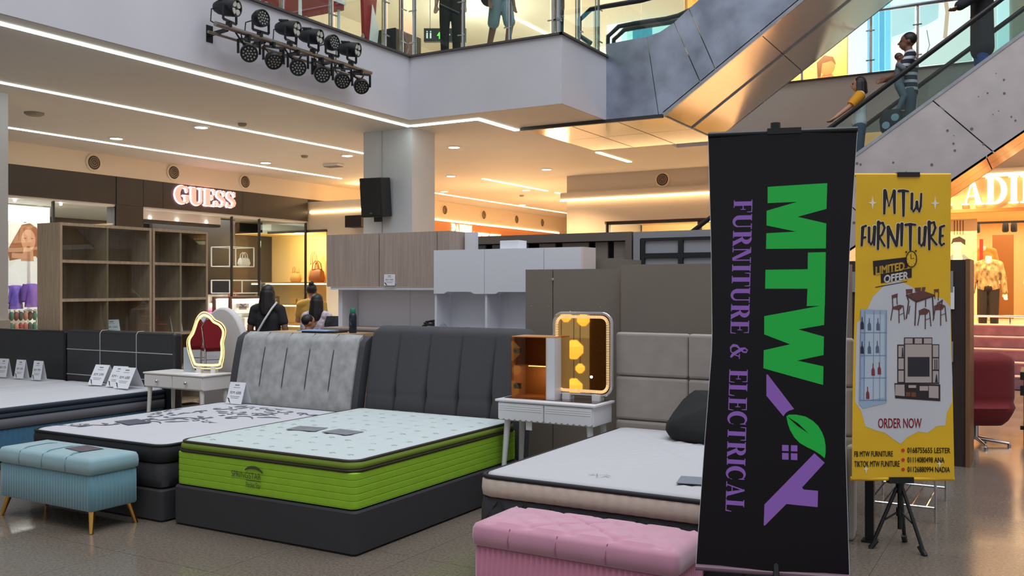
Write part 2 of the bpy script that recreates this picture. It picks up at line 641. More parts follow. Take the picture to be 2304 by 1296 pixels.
ring_m = M('lamp_ring', (230, 230, 228), .4)
dl = [(-11.89, 10.5, 'round downlight beside the long middle ceiling strip'),
      (-14.07, 10.55, 'round downlight over the dark shop front nearest the near pillar'),
      (-14.13, 14.18, 'round downlight above the glowing shop letters'),
      (-11.97, 14.22, 'round downlight left of the square speaker column'),
      (-9.53, 14.35, 'round downlight just right of the speaker column top'),
      (-9.56, 18.08, 'round downlight in front of the beige bulkhead corner'),
      (-12.07, 18.05, 'round downlight right of the hanging wall speaker'),
      (-12.09, 21.7, 'round downlight deeper in the warm corridor'),
      (-14.35, 25.52, 'small far downlight near the corridor vents'),
      (-14.2, 20.9, 'round downlight low over the corridor by the vents'),
      (-4.2, 18.1, 'unseen downlight added behind the escalator to warm the beige bulkhead'),  # last three are unseen, added to brighten the bulkhead and escalator soffit
      (-1.6, 18.1, 'unseen downlight added above the wrapped steps near the store letters'),
      (1.2, 18.1, 'unseen downlight added over the wrapped steps at the picture edge')]
for x, y, lab in dl:
    t = thing('downlight', lab, 'light', (x, y, ZC), 0, 'downlights in the ground floor ceiling')
    MB().lathe([(.10, 0), (.135, 0), (.135, -.012), (.10, -.02)], n=20, hollow=True).build('rim', ring_m, t, 40)
    MB().lathe([(.001, -.012), (.10, -.012), (.10, -.018), (.001, -.018)], n=20).build('lens', lamp_white, t)
    lw = NEUT if y < 16 else (1, .62, .30)
    sp = D.lights.new('downlight_beam', 'SPOT')
    sp.energy = 460 if y < 16 else (950 if x > -5 else 520)
    sp.color = lw
    sp.spot_size = R(130)
    sp.spot_blend = .6
    so = D.objects.new('downlight_beam', sp)
    so.location = (0, 0, -.05)
    so.parent = t
    COL.objects.link(so)
# sprinkler heads / smoke detectors
det = M('detector_grey', (150, 140, 126), .6)
for x, y, lab in [(-13.11, 8.42, 'flat round speaker grille in the ceiling by the near pillar'),
                  (-11.1, 10.63, 'tiny ceiling sensor between the strips'),
                  (-12.74, 13.84, 'small smoke detector left of the speaker column'),
                  (-12.9, 22.9, 'smoke detector in the warm corridor ceiling')]:
    r = .14 if 'grille' in lab else .07
    tag(MB().lathe([(r, 0), (r, -.02), (r * .7, -.045), (.01, -.05)], n=16).build('ceiling_sensor', det, loc=(x, y, ZC)), lab, 'sensor')
t = thing('air_diffuser', 'small slatted vent box in the ceiling beside the speaker column', 'vent', (-13.09, 15.1, ZC))
MB().box(-.2, .2, -.12, .12, -.05, 0).build('housing', ring_m, t, bevel=.01)
for k in range(4):
    box('slat', det, (-.18, .18, -.1 + k * .06, -.075 + k * .06, -.065, -.05), t)
# round jet vents
vent_dark = M('vent_dark', (74, 62, 50), .5)
vent_ring = M('vent_ring', (150, 130, 108), .5)
def jet_vent(lab, loc, face, far=False):
    t = thing('jet_vent', lab, 'vent', loc, 0, 'round jet vents in the bulkheads')
    ax = 'x' if face == 'x' else 'y'
    MB().lathe([(.17, 0), (.17, .02), (.135, .03), (.135, 0)], n=22, axis=ax, hollow=True).build('collar', cream_paint, t, 40)
    MB().lathe([(.001, .002), (.135, .002), (.135, .008), (.001, .008)], n=22, axis=ax).build('throat', vent_dark, t)
    for r in (.105, .068, .03):
        MB().lathe([(r, .005), (r, .03), (r - .018, .036), (r - .018, .005)], n=20, axis=ax, hollow=True).build('vane', vent_ring, t, 40)
vl = ['round vent above the dark sign nearest the near pillar', 'round vent above the first glowing letter of the dark shop',
      'round vent above the last glowing letter of the dark shop', 'first round vent in the corridor beside the column',
      'second round vent in the corridor wall', 'third round vent along the corridor wall', 'last round vent at the corridor end']
for (y, z), lab in zip([(11.47, 4.02), (13.36, 4.03), (15.37, 4.03), (23.52, 3.97), (25.79, 3.97), (27.96, 3.96), (29.86, 3.96)], vl):
    jet_vent(lab, (-15.98, y, z - .02), 'x', y > 20)
jet_vent('round vent in the beige bulkhead left of the black banner', (-7.39, 19.5, 3.98), 'y')

# ================================================================== ESCALATORS
SL = .694
ANG = math.atan(SL)
rubber = M('handrail_rubber', (26, 24, 26), .35)
skirt = M('skirt_dark', (48, 46, 46), .4)
tread = M('step_tread', (92, 92, 94), .4, .6)

def offset_poly(x0, x1, top, bot):
    return [(x0, bot(x0)), (x1, bot(x1)), (x1, top(x1)), (x0, top(x0))]

def escalator(name, lab, xa, za, xb, y0, y1, panel_mat, soff_mat, land_x, side_label):
    """xa, za: where the handrail incline starts (handrail height); runs to xb; near side y0, far side y1"""
    t = thing(name, lab, 'escalator', (xa, (y0 + y1) / 2, 0))
    ox, oy = xa, (y0 + y1) / 2
    Y0, Y1 = y0 - oy, y1 - oy
    L = xb - xa
    zh = lambda x: za + SL * x
    top = lambda x: zh(x) - .66
    bot = lambda x: zh(x) - 1.90
    # inclined cladding panels on both sides, seams square to the slope
    for yy, th in ((Y0, .05), (Y1 - .05, .05)):
        n = int(L / 1.25)
        lean = .36
        for k in range(n):
            a0, a1 = L * k / n + .006, L * (k + 1) / n - .006
            def pt(a, hi):
                # seam square to slope: the top end shifts back, bottom end forward
                x = a + (-lean if hi else lean)
                x = min(max(x, 0), L)
                return (x, top(x) if hi else bot(x))
            MB().prism([pt(a0, 0), pt(a1, 0), pt(a1, 1), pt(a0, 1)], 'y', yy, yy + th).build('side_panel', panel_mat, t)
        MB().prism([(0, top(0) - .02), (L, top(L) - .02), (L, top(L) + .03), (0, top(0) + .03)], 'y', yy - .01, yy + th + .03).build('deck_board', steel, t)
    # soffit panels
    n = max(2, int(L / 1.9))
    for k in range(n):
        a0, a1 = L * k / n + .006, L * (k + 1) / n - .006
        for ya, yb in ((Y0 + .0, (Y0 + Y1) / 2 - .006), ((Y0 + Y1) / 2 + .006, Y1)):
            MB().add([(a0, ya, bot(a0)), (a1, ya, bot(a1)), (a1, yb, bot(a1)), (a0, yb, bot(a0)),
                      (a0, ya, bot(a0) + .03), (a1, ya, bot(a1) + .03), (a1, yb, bot(a1) + .03), (a0, yb, bot(a0) + .03)],
                     [(0, 1, 2, 3), (7, 6, 5, 4), (0, 4, 5, 1), (1, 5, 6, 2), (2, 6, 7, 3), (3, 7, 4, 0)]).build('soffit_panel', soff_mat, t)
    # steps
    ns = int(L / .4)
    sm = MB().box(0, .41, Y0 + .2, Y1 - .2, -.26, 0).mesh('step')
    sm.materials.append(tread)
    for k in range(ns):
        o = D.objects.new('step', sm)
        COL.objects.link(o)
        o.parent = t
        o.location = (k * .4, 0, zh(k * .4 + .2) - .95)
    # balustrades
    for yy in (Y0 + .09, Y1 - .13):
        n = max(2, int(L / 1.5))
        for k in range(n):
            a0, a1 = L * k / n + .004, L * (k + 1) / n - .004
            MB().prism([(a0, top(a0) + .02), (a1, top(a1) + .02), (a1, zh(a1) - .03), (a0, zh(a0) - .03)], 'y', yy, yy + .012).build('glass_panel', green_glass, t)
        pts = [(-.55, yy, zh(0) - .35), (-.72, yy, zh(0) - .2), (-.72, yy, zh(0) - .08), (-.6, yy, zh(0) - .01), (-.35, yy, zh(0) - .0), (0, yy, zh(0) + .02)]
        pts += [(L * k / 12, yy, zh(L * k / 12)) for k in range(1, 13)]
        MB().tube(pts, .034, 10).build('handrail', rubber, t, 60)
        MB().prism([(0, top(0) - .12), (L, top(L) - .12), (L, top(L) + .02), (0, top(0) + .02)], 'y', yy + .02, yy + .05).build('skirt_board', skirt, t)
    return t, ox, oy, zh, top, bot

panel_lo = M('escalator_cladding', (188, 178, 176), .42, .55, var=.10, vscale=3)
nt = panel_lo.node_tree
vo = nt.nodes.new('ShaderNodeTexVoronoi')
vo.inputs['Scale'].default_value = 5
soff = M('escalator_soffit', (214, 206, 196), .16, 1, bump=.03, bscale=1.2)
panel_hi = M('escalator_cladding_blue', (160, 168, 184), .28, .85, var=.3, vscale=2.5)  # colour mottling stands in for reflected patches on the steel
e1 = escalator('escalator', 'lower escalator with pale spotted cladding carrying riders behind the yellow banner', -6.45, 1.12, 3.2, 13.2, 14.62,
               panel_lo, soff, None, '')
# spots on the lower cladding
spot = M('cladding_spot', (110, 100, 98), .5, .5)
rs = random.Random(3)
mb = MB()
for k in range(60):
    x = rs.uniform(2.6, 8)
    z = 1.12 + SL * x - rs.uniform(.75, 1.8)
    r = rs.uniform(.006, .02)
    mb.add([(x + r * math.cos(a), -.716, z + r * math.sin(a)) for a in [2 * PI * q / 8 for q in range(8)]], [tuple(range(8))])
tag(mb.build('weld_spots', spot, e1[0]), 'small grey spots on the cladding', None, kind='stuff')

# upper escalators, rising from the projecting block
def upper_escalator():
    t = thing('escalator', 'upper pair of escalators in blue grey steel rising from the white block', 'escalator', (-5.0, 14.55, ZC))
    zb = lambda x: .0 + SL * x                     # bottom edge, x from -5.0
    Y0, Y1 = -1.35, 1.35
    top = lambda x: zb(x) + 1.24
    # cladding with the curved transition at the foot
    xt = [-.93, -.62, -.30, .04, .36, .62]
    def tz(x):
        if x < -.3:
            return 1.17 + (x + .93) * .04
        if x < .36:
            u = (x + .3) / .66
            return 1.195 + .294 * u * u + .0 * u
        return top(x)
    def panel(p, name='side_panel', m=panel_hi):
        for yy in (Y0, Y1 - .05):
            MB().prism(p, 'y', yy, yy + .05).build(name, m, t)
    panel([(-.93, 0), (-.075, 0), (-.26, tz(-.26)), (-.6, tz(-.6)), (-.93, tz(-.93))])
    panel([(-.065, 0), (0, 0), (.58, zb(.58)), (.17, tz(.17)), (-.05, tz(-.05)), (-.25, tz(-.25))])
    a = .59
    for b in (.82, 2.1, 3.4, 4.7, 6.0):
        panel([(a, zb(a)), (b - .01, zb(b - .01)), (b - .42, tz(b - .42)), (a - .41, tz(a - .41))])
        a = b
    # soffit, horizontal then inclined
    for k, (x0, x1) in enumerate([(-2.4, -1.6), (-1.59, -.8), (-.79, 0)]):
        for ya, yb in ((Y0, -.006), (.006, Y1)):
            MB().box(x0 + .005, x1 - .005, ya, yb, -.03, -.005).build('soffit_panel', soff, t)
    for x0, x1 in [(0, 1.45), (1.46, 3.4), (3.41, 5.8)]:
        for ya, yb in ((Y0, -.012), (.012, Y1)):
            MB().add([(x0, ya, zb(x0)), (x1, ya, zb(x1)), (x1, yb, zb(x1)), (x0, yb, zb(x0)),
                      (x0, ya, zb(x0) + .03), (x1, ya, zb(x1) + .03), (x1, yb, zb(x1) + .03), (x0, yb, zb(x0) + .03)],
                     [(0, 1, 2, 3), (7, 6, 5, 4), (0, 4, 5, 1), (1, 5, 6, 2), (2, 6, 7, 3), (3, 7, 4, 0)]).build('soffit_panel', soff, t)
    MB().bar((0, Y0 + .02, -.02), (5.8, Y0 + .02, zb(5.8) - .02), .05, .05).build('edge_trim', steel, t)
    MB().bar((0, 0, -.01), (5.8, 0, zb(5.8) - .01), .03, .03).build('joint_strip', steel, t)
    MB().bar((-2.45, Y0, -.03), (0, Y0, -.03), .06, .05).build('edge_trim', skirt, t)
    # balustrades
    for yy in (Y0 + .12, -.12, .12, Y1 - .12):
        hz = lambda x: (1.80 if x < -.4 else (1.80 + .32 * ((x + .4) / .8) ** 2 if x < .4 else top(x) + .60))
        pts = [(-1.25, yy, 1.25), (-1.45, yy, 1.4), (-1.45, yy, 1.65), (-1.25, yy, 1.79)] + [(x / 10, yy, hz(x / 10)) for x in range(-10, 60, 2)]
        MB().tube(pts, .04, 8).build('handrail', rubber, t, 60)
        for x0, x1 in [(-1.2, -.4), (-.39, .4), (.41, 1.8), (1.81, 3.4), (3.41, 5.0)]:
            xs = [x0 + (x1 - x0) * k / 4 for k in range(5)]
            MB().prism([(x, tz(x) + .01) for x in xs] + [(x, hz(x) - .03) for x in xs[::-1]], 'y', yy - .006, yy + .006).build('glass_panel', green_glass, t)
    sm = MB().box(0, .41, Y0 + .25, -.2, -.26, 0).mesh('step')
    sm.materials.append(tread)
    for k in range(14):
        for yo in (0, 1.35):
            o = D.objects.new('step', sm)
            COL.objects.link(o)
            o.parent = t
            o.location = (k * .4, yo, zb(k * .4) + .92)
    MB().box(-1.6, 0, Y0 + .06, Y1 - .06, .80, .95).build('landing_plate', tread, t)
    return t
upper_escalator()

# ================================================================== UPPER GLASS BALUSTRADES
def rail(lab, pts, posts, hz=1.0, post_r=.022):
    """glass guard along pts (2 points), posts at fractions"""
    p, q = Vector(pts[0]), Vector(pts[1])
    t = thing('glass_guard', lab, 'railing', pts[0])
    d = q - p
    fr = [0] + posts + [1]
    nrm = Vector((-d.y, d.x, 0)).normalized()
    for a, b in zip(fr[:-1], fr[1:]):
        A, B = d * a, d * b
        e = d.normalized() * .04
        MB().bar(A + e + Vector((0, 0, .55)), B - e + Vector((0, 0, .55)), .014, .98).build('glass_panel', green_glass, t)
    for a in fr:
        A = d * a
        MB().tube([A + nrm * .03, A + nrm * .03 + Vector((0, 0, hz + .06))], post_r, 8).build('post', chrome, t, 40)
        MB().tube([A + nrm * .08, A + nrm * .08 + Vector((0, 0, hz))], .012, 8).build('stay_rod', chrome, t, 40)
        for z in (.25, .75):
            MB().tube([A - d.normalized() * .07 + Vector((0, 0, z)), A + d.normalized() * .07 + Vector((0, 0, z))], .012, 6).build('spider_clamp', steel, t)
    MB().tube([Vector((0, 0, hz + .08)), d + Vector((0, 0, hz + .08))], .03, 8).build('handrail', steel, t, 40)
    return t
ZB = ZF + .03
rail('long glass guard on the slab edge above the stage lamps', [(-8.68, 2.0, ZB), (-8.68, 11.66, ZB)], [.18, .36, .545, .73, .83, .955])
rail('glass guard above the front of the projecting white block', [(-8.6, 11.78, ZB), (-6.05, 11.78, ZB)], [.36, .68, .965])
rail('short glass guard on the end of the white block toward the escalator', [(-6.03, 11.8, ZB), (-6.03, 13.2, ZB)], [.5])
rail('glass guard before the bright poster window behind the escalator', [(-5.5, 16.55, ZB), (3, 16.55, ZB)], [.15, .21, .344, .43, .53, .65, .8])
# ================================================================== DARK LEFT SHOP (GUESS)
shop_dark = M('sign_charcoal', (52, 46, 42), .45, var=.12, vscale=3, stretch=(1, 1, .2))
shop_int = M('shop_dark_wall', (44, 42, 42), .5)
shop_white = M('shop_white', (232, 230, 224), .5)
t = thing('shop_sign_board', 'dark brown sign board over the shop with the serif letters', 'sign board', (-16, 13.5, 3.24))
ys = [9.2, 11.55, 12.0, 12.63, 13.12, 15.32, 17.5]
for a, b in zip(ys[:-1], ys[1:]):
    MB().box(-.3, .0 if a != 11.55 else -.012, a - 13.5 + .004, b - 13.5 - .004, 0, .55).build('sign_panel', shop_dark, t)
MB().box(-.3, -.0, 12.0 - 13.5, 12.63 - 13.5, -3.24, -.004).build('pier_panel', shop_dark, t)
MB().box(-.3, -.04, 9.2 - 13.5, 17.5 - 13.5, -.05, 0).build('light_ledge', shop_white, t)
polys, wd = serif_text('GUESS', .05)
sg = thing('shop_letters', 'glowing pale pink serif letters on the dark shop sign', 'sign', (-15.99, 13.4, 3.38))
lit_pink = M('letter_face', (214, 170, 150), .35, emit=.55, ecol=(255, 200, 180))
lit_edge = E('letter_halo', (255, 214, 222), 2.2)
sc = 1.66 / wd
for gl in polys:
    o = letters3d(gl, lambda a, b, h: (.03 + h, a * sc, b * .36), .05).build('letter', lit_pink, sg)
    hl = MB()
    for dx, dy in ((-.016, 0), (.016, 0), (0, -.014), (0, .014)):
        q = letters3d(gl, lambda a, b, h: (h, a * sc + dx, b * .36 + dy), .03)
        hl.add(q.v, q.f)
    hl.build('letter_halo', lit_edge, sg)

# shop interior shell
struct(box('wall_shop_back', shop_int, (-21.3, -21, 9, 19.2, 0, 3.6)))
struct(box('wall_shop_side', shop_int, (-21, -16.2, 8.8, 9.0, 0, 3.6)))
struct(box('wall_shop_end', shop_int, (-21, -18.6, 17.5, 19.3, 0, 3.3)))
struct(box('ceiling_shop', M('shop_ceiling', (190, 186, 178), .6), (-21, -16.3, 9, 19.1, 3.3, 3.4)))
struct(box('floor_shop', M('shop_floor', (196, 190, 182), .25), (-21, -16.0, 9, 19.1, -.008, .01)))
area('shop_ceiling_lamps', (-18.5, 11, 3.27), (3, 3), 150, (1, .96, .9))
area('shop_ceiling_lamps', (-18.5, 15.6, 3.27), (3, 3), 130, (1, .93, .84))
area('shop_window_lamps', (-16.35, 10.7, 3.2), (.3, 2), 14, (1, .96, .9), (0, 20, 0))
for k, (y, l) in enumerate([(10.0, 'first'), (10.9, 'second')]):
    tag(MB().lathe([(.025, 0), (.025, -.05), (.02, -.06)], n=10).build('spot_lamp', lamp_white, loc=(-16.15, y, 3.2)), '%s small window spot lamp under the dark sign' % l, 'lamp')
# door-side header with track lamps
t = thing('entrance_header', 'pale header with small track lamps over the shop entrance', 'header', (-16.302, 12.635, 2.95))
MB().box(-.25, 0, 0, 2.32, .06, .34).build('header_board', shop_white, t)
MB().box(-.25, .0, 0, 2.32, 0, .05).build('track', shop_int, t)
for y in (.4, 1.1, 1.9):
    MB().ball((.01, y, .10), .022).build('track_lamp', lamp_white, t)
box('shop_partition', shop_int, (-17.9, -17.8, 14.3, 16.8, 1.74, 3.29))
tag(D.objects['shop_partition'], 'black hanging partition inside the shop entrance', 'partition')
# windows
def shopwin(n, lab, y0, y1, mull):
    o = struct(box('window_%d' % n, glass, (-16.06, -16.05, y0, y1, .05, 3.2)))
    for y in [y0] + mull + [y1]:
        MB().box(-16.08, -16.03, y - .02, y + .02, .02, 3.2).build('mullion', black_metal, o)
shopwin(1, '', 9.2, 12.0, [10.68])
shopwin(2, '', 15.05, 17.48, [15.9])
struct(MB().box(-17.6, -16.08, 17.48, 17.49, .05, 3.2).build('window_3', glass))

# window poster of a long-haired model in a white top (left window)
po = thing('fashion_poster', 'large portrait poster of a long haired model behind the shop window', 'poster', (-16.9, 10.32, .98))
MB().box(-.04, 0, -.8, .95, -.97, 1.84).build('board', shop_white, po)
skin_print = M('poster_skin', (206, 150, 122), .5)
hair_print = M('poster_hair', (150, 92, 62), .5)
white_print = M('poster_cloth', (238, 236, 240), .5)
rose = M('poster_rose', (150, 60, 60), .5)
pf = lambda h: (lambda u, v: (h, u, v))
cy, cz = .38, 1.46
print_on('hair_print', hair_print, [[(cy + x, cz + z) for x, z in [(-.1, .34), (.06, .38), (.2, .30), (.30, .05), (.42, -.3), (.36, -.45), (.18, -.25), (-.1, -.3), (-.34, -.35), (-.38, -.15), (-.24, .1)]]], pf(.002), po)
print_on('face_print', skin_print, [disc(cy + .03, cz + .05, .145, 20, .21)], pf(.0055), po)
print_on('neck_print', skin_print, [[(cy - .06, cz - .1), (cy + .12, cz - .1), (cy + .14, cz - .35), (cy - .12, cz - .35)]], pf(.0045), po)
print_on('hand_print', skin_print, [[(cy - .3, cz - .2), (cy + .1, cz - .22), (cy + .1, cz - .32), (cy - .3, cz - .3)]], pf(.0065), po)
print_on('face_marks', rose, [disc(cy + .03, cz - .08, .04, 10, .014), disc(cy - .035, cz + .085, .026, 8, .009), disc(cy + .10, cz + .085, .026, 8, .009)], pf(.008), po)
print_on('cloth_print', white_print, [[(cy - .2, cz - .32), (cy + .2, cz - .3), (cy + .5, cz - .45), (cy + .55, cz - 1.3), (cy - .5, cz - 1.3), (cy - .45, cz - .6)]], pf(.003), po)

# clothes and goods
def garment(name, lab, cat, col, loc, w, h, rz=0, grp=None, sleeves=True, parent=None):
    """a hanging garment: padded body with folds and sleeves"""
    m = M('cloth_%d_%d_%d' % col, col, .8, var=.15, vscale=12, bump=.1, bscale=40)
    mb = MB()
    rings = []
    n = 20
    for z, k, dd in [(0, 1.0, 1), (-.04, 1.05, 1.3), (-.3, .9, 1.5), (-.65, .92, 1.6), (-1, 1.0, 1.7)]:
        ring = []
        for i in range(n):
            a = 2 * PI * i / n
            fold = 1 + .12 * math.sin(5 * a + z * 3) * (-z)
            ring.append((w / 2 * k * math.cos(a) * fold * (.55 if z == 0 else 1), .06 * dd * math.sin(a) * fold, z * h))
        rings.append(ring)
    mb.rings(rings)
    if sleeves:
        for s in (-1, 1):
            mb.tube([(s * w * .42, 0, -.06 * h), (s * w * .6, 0, -.35 * h), (s * w * .62, .02, -.72 * h)], [.06, .055, .04], 8)
    o = mb.build(name, m, parent, 60, loc=loc, rz=rz)
    if parent is None:
        tag(o, lab, cat, grp)
    return o
for k in range(3):
    c = [(96, 72, 176), (112, 86, 190), (84, 64, 160)][k]
    garment('folded_coat', ['purple padded coat nearest the wooden bookcase in the shop window', 'middle purple padded coat in the shop window',
                            'purple padded coat behind the others in the shop window'][k], 'coat', c, (-16.38 - .17 * k, 10.46 - .2 * k, 1.66 - .03 * k), .24, .44, R(90), 'purple coats in the shop window')
garment('hanging_blouse', 'white hanging top next to the near pillar in the shop window', 'top', (226, 222, 220), (-16.4, 9.86, 1.75), .2, .6, R(90), None)
rs = random.Random(5)
cols = [(150, 60, 70), (40, 90, 96), (60, 60, 90), (170, 90, 90), (40, 110, 100), (120, 50, 60), (30, 70, 80), (180, 120, 110), (70, 50, 60), (50, 120, 110)]
t = thing('goods_rack', 'low wire rack of small coloured goods in the shop window', 'rack', (-16.45, 10.1, .4))
MB().tube([(0, -.4, 0), (0, -.4, .75), (0, .5, .75), (0, .5, 0)], .012, 6).build('rack_frame', steel, t)
for k in range(10):
    m = M('goods_%d' % k, cols[k], .7)
    MB().ball((.03, -.36 + .09 * k, .66), (.05, .042, .09)).build('pouch', m, t, 60)
    MB().ball((.03, -.36 + .09 * k, .45), (.05, .042, .09)).build('pouch', M('goods_%d' % ((k * 3 + 2) % 10), cols[(k * 3 + 2) % 10], .7), t, 60)
    MB().box(.05, .056, -.39 + .09 * k, -.33 + .09 * k, .74, .78).build('price_card', paper, t)
# high boxes glimpsed above bookcase
tag(box('shop_wall_panel', shop_white, (-18.4, -18.3, 10.9, 12.1, 2.3, 3.28)), 'pale wall panel glimpsed above the wooden bookcase', 'panel')
t = thing('patterned_ball_lamp', 'patterned white globe ornament above the bookcase in the shop', 'ornament', (-17.2, 10.6, 2.55))
MB().ball((0, 0, .12), .26, 20, 12).build('globe', shop_white, t, 60)
for k in range(9):
    a = k * .7
    MB().ball((.24 * math.cos(a * 1.3) * .9, .24 * math.sin(a * 1.3) * .9, .16 + .1 * math.sin(a * 2)), .045, 8, 6).build('dark_patch', shop_int, t)
tag(box('wooden_display_frame', M('amber_wood', (168, 118, 70), .5, var=.2, vscale=6, stretch=(1, 1, .1)), (-17.9, -17.8, 9.2, 10.3, 2.55, 3.2)), 'amber wooden display board behind the shop window', 'display board')

# right glass: boxes, mannequins, shelves
frame_w = M('white_frame', (225, 225, 222), .4)
def open_frame(name, lab, c, s):
    mb = MB()
    x, y, z = s
    for i in (-1, 1):
        for j in (-1, 1):
            mb.bar((i * x / 2, j * y / 2, -z / 2), (i * x / 2, j * y / 2, z / 2), .022)
            mb.bar((i * x / 2, -y / 2, j * z / 2), (i * x / 2, y / 2, j * z / 2), .022)
            mb.bar((-x / 2, i * y / 2, j * z / 2), (x / 2, i * y / 2, j * z / 2), .022)
    return tag(mb.build(name, frame_w, loc=c), lab, 'display frame')
open_frame('display_cube', 'upper white wire cube in the corner shop window', (-16.6, 15.6, 2.3), (.6, .75, .45))
open_frame('display_cube', 'lower white wire cube in the corner shop window', (-16.6, 15.7, 1.6), (.6, .95, .3))

def handbag(name, lab, col, loc, w, h, rz=0, grp=None, emit=0):
    t = thing(name, lab, 'handbag', loc, rz, grp)
    m = M('bag_%d_%d_%d' % col, col, .5, bump=.1, bscale=60)
    mb = MB()
    loft(mb, w / 2, w * .2, w * .12, [(-.02, 0), (.0, .02), (.02, h * .3), (-.01, h * .8), (-.05 * w / .3, h)], 3)
    mb.build('bag_body', m, t, 60)
    for s in (-1, 1):
        MB().tube([(-w * .28, s * w * .12, h * .95), (-w * .22, s * w * .12, h * 1.4), (0, s * w * .12, h * 1.62), (w * .22, s * w * .12, h * 1.4), (w * .28, s * w * .12, h * .95)], .012, 6).build('bag_handle', m, t, 60)
    return t
handbag('white_handbag', 'white handbag inside the upper wire cube', (220, 216, 212), (-16.5, 15.85, 2.09), .3, .2, R(90))
handbag('red_handbag', 'small red handbag on the lower glass case in the shop', (170, 40, 46), (-16.65, 15.65, 1.234), .34, .16, R(90))

# glass counter with white boxes
def counter_case(name, lab, loc, L, Hh, dark, rz=0):
    t = thing(name, lab, 'display case', loc, rz)
    fm = M('case_frame_dark', (66, 36, 30), .4) if dark else frame_w
    x = .45
    mb = MB()
    for i in (-1, 1):
        for j in (-1, 1):
            mb.bar((i * x / 2, j * L / 2, 0), (i * x / 2, j * L / 2, Hh), .05)
        for zz in (.03, Hh * .5, Hh - .02):
            mb.bar((i * x / 2, -L / 2, zz), (i * x / 2, L / 2, zz), .045)
    mb.build('case_frame', fm, t)
    MB().box(-x / 2, x / 2, -L / 2, L / 2, Hh * .5 - .012, Hh * .5).build('shelf', glass, t)
    MB().box(-x / 2, x / 2, -L / 2, L / 2, Hh * .76 - .012, Hh * .76).build('shelf', glass, t)
    MB().box(-x / 2, x / 2, -L / 2, L / 2, Hh, Hh + .012).build('glass_top', glass, t)
    MB().box(-x / 2 + .03, -x / 2 + .06, -L / 2 + .05, L / 2 - .05, Hh - .06, Hh - .04).build('case_light', E('case_glow', (255, 246, 230), 7), t)
    MB().box(-x / 2, -x / 2 + .02, -L / 2, L / 2, 0, Hh).build('back_panel', shop_white, t)
    return t
counter_case('display_case', 'dark red framed glass case of white boxes left of the woman in black', (-14.1, 13.62, 0), 1.3, 1.40, True)
counter_case('display_case', 'white lit glass case inside the corner shop window', (-16.7, 15.72, 0), 1.1, 1.22, False)
bx = 0
for y, z, l in [(13.2, .7, 'first'), (13.62, .7, 'second'), (14.04, .7, 'third'), (13.4, 1.065, 'fourth'), (13.9, 1.065, 'fifth')]:
    h_ = .27 if z < 1 else .2
    t = thing('gift_box', '%s white patterned bag box inside the dark red framed case' % l, 'box', (-14.1, y, z), 0, 'white boxes in the glass case')
    MB().box(-.12, .12, -.17, .17, 0, h_).build('carton', shop_white, t, bevel=.008)
    MB().tube([(.13, -.07, h_ * .95), (.135, 0, h_ * .75), (.13, .07, h_ * .95)], .008, 6).build('cord_handle', ink, t)
    MB().box(.121, .124, -.1, .1, .08, .14).build('logo_band', ink_grey, t)
pinkm = M('pink_cloth', (222, 130, 170), .8)
mb = MB()
for k in range(4):
    loft(mb, .3 - .02 * k, .5 - .03 * k, .05, [(0, .9 + .06 * k), (.01, .93 + .06 * k), (0, .955 + .06 * k)], 3)
tag(mb.build('folded_pink_stack', pinkm, loc=(-15.15, 13.8, 0)), 'stack of folded pink cloth near the shop entrance', 'cloth stack')
tag(box('pink_stack_table', shop_white, (-15.5, -14.8, 13.25, 14.35, 0, .89)), 'white table under the pink cloth stack', 'table')
# white boxed goods inside the entrance
for k in range(3):
    t = thing('shopping_bag', ['white printed shopping bag by the shop entrance', 'white printed shopping bag beneath the hanging partition', 'white printed shopping bag beside the window frame'][k],
              'bag', (-17.45, 15.1 + .55 * k, 1.05), 0, 'printed bags in the shop entrance')
    MB().box(-.15, .15, -.22, .22, 0, .36).build('bag_body', shop_white, t)
    MB().tube([(.155, -.09, .36), (.155, -.05, .46), (.155, .05, .46), (.155, .09, .36)], .01, 6).build('cord_handle', ink, t)
    print_on('bag_print', ink_grey, ribbon([(-.12, .1), (-.06, .2), (0, .1), (.06, .22), (.12, .1)], .015), lambda u, v: (.152, u, v), t)
tag(box('bag_plinth', shop_white, (-17.75, -17.2, 14.8, 16.5, .01, 1.05)), 'white plinth carrying the printed shopping bags', 'plinth')

# ================================================================== YELLOW BAG DISPLAY (recess in the pier wall)
amber_wall = M('amber_wall', (244, 214, 150), .6)
struct(box('wall_bag_recess', amber_wall, (-18.6, -15.4, 18.9, 19.0, 0, 3.0)))
struct(box('wall_bag_recess_side', amber_wall, (-15.45, -15.4, 17.56, 19, 0, 3.0)))
struct(box('ceiling_bag_recess', amber_wall, (-18.6, -15.4, 17.56, 19, 2.98, 3.0)))
struct(MB().box(-17.4, -15.42, 17.52, 17.56, 2.96, 3.02).build('trim_21', M('trim_brown', (70, 44, 30), .4)))
point('bag_display_lamp', (-16.9, 18.1, 2.75), 60, (1, .74, .38), .1)
point('bag_display_lamp', (-16.2, 18.2, 1.0), 24, (1, .78, .45), .1)
for k, (z, l) in enumerate([(1.72, 'upper'), (1.15, 'middle'), (.62, 'low')]):
    t = thing('bag_shelf', '%s glowing shelf of the amber handbag display' % l, 'shelf', (-16.3, 18.5, z), 0, 'shelves of the amber bag display')
    MB().box(-2.25, .88, -.42, .38, -.03, 0).build('shelf_board', M('amber_shelf', (190, 140, 80), .5), t)
    if k < 3:
        MB().box(-2.25, .88, -.41, -.37, -.065, -.035).build('shelf_light', E('shelf_glow', (255, 236, 190), 4), t)
handbag('brown_tote', 'brown tote bag on the upper amber shelf', (150, 96, 50), (-16.42, 18.3, 1.72), .42, .34)
handbag('tan_handbag', 'small tan handbag with tall handle on the amber shelf', (224, 170, 100), (-17.15, 18.3, 1.72), .3, .26)
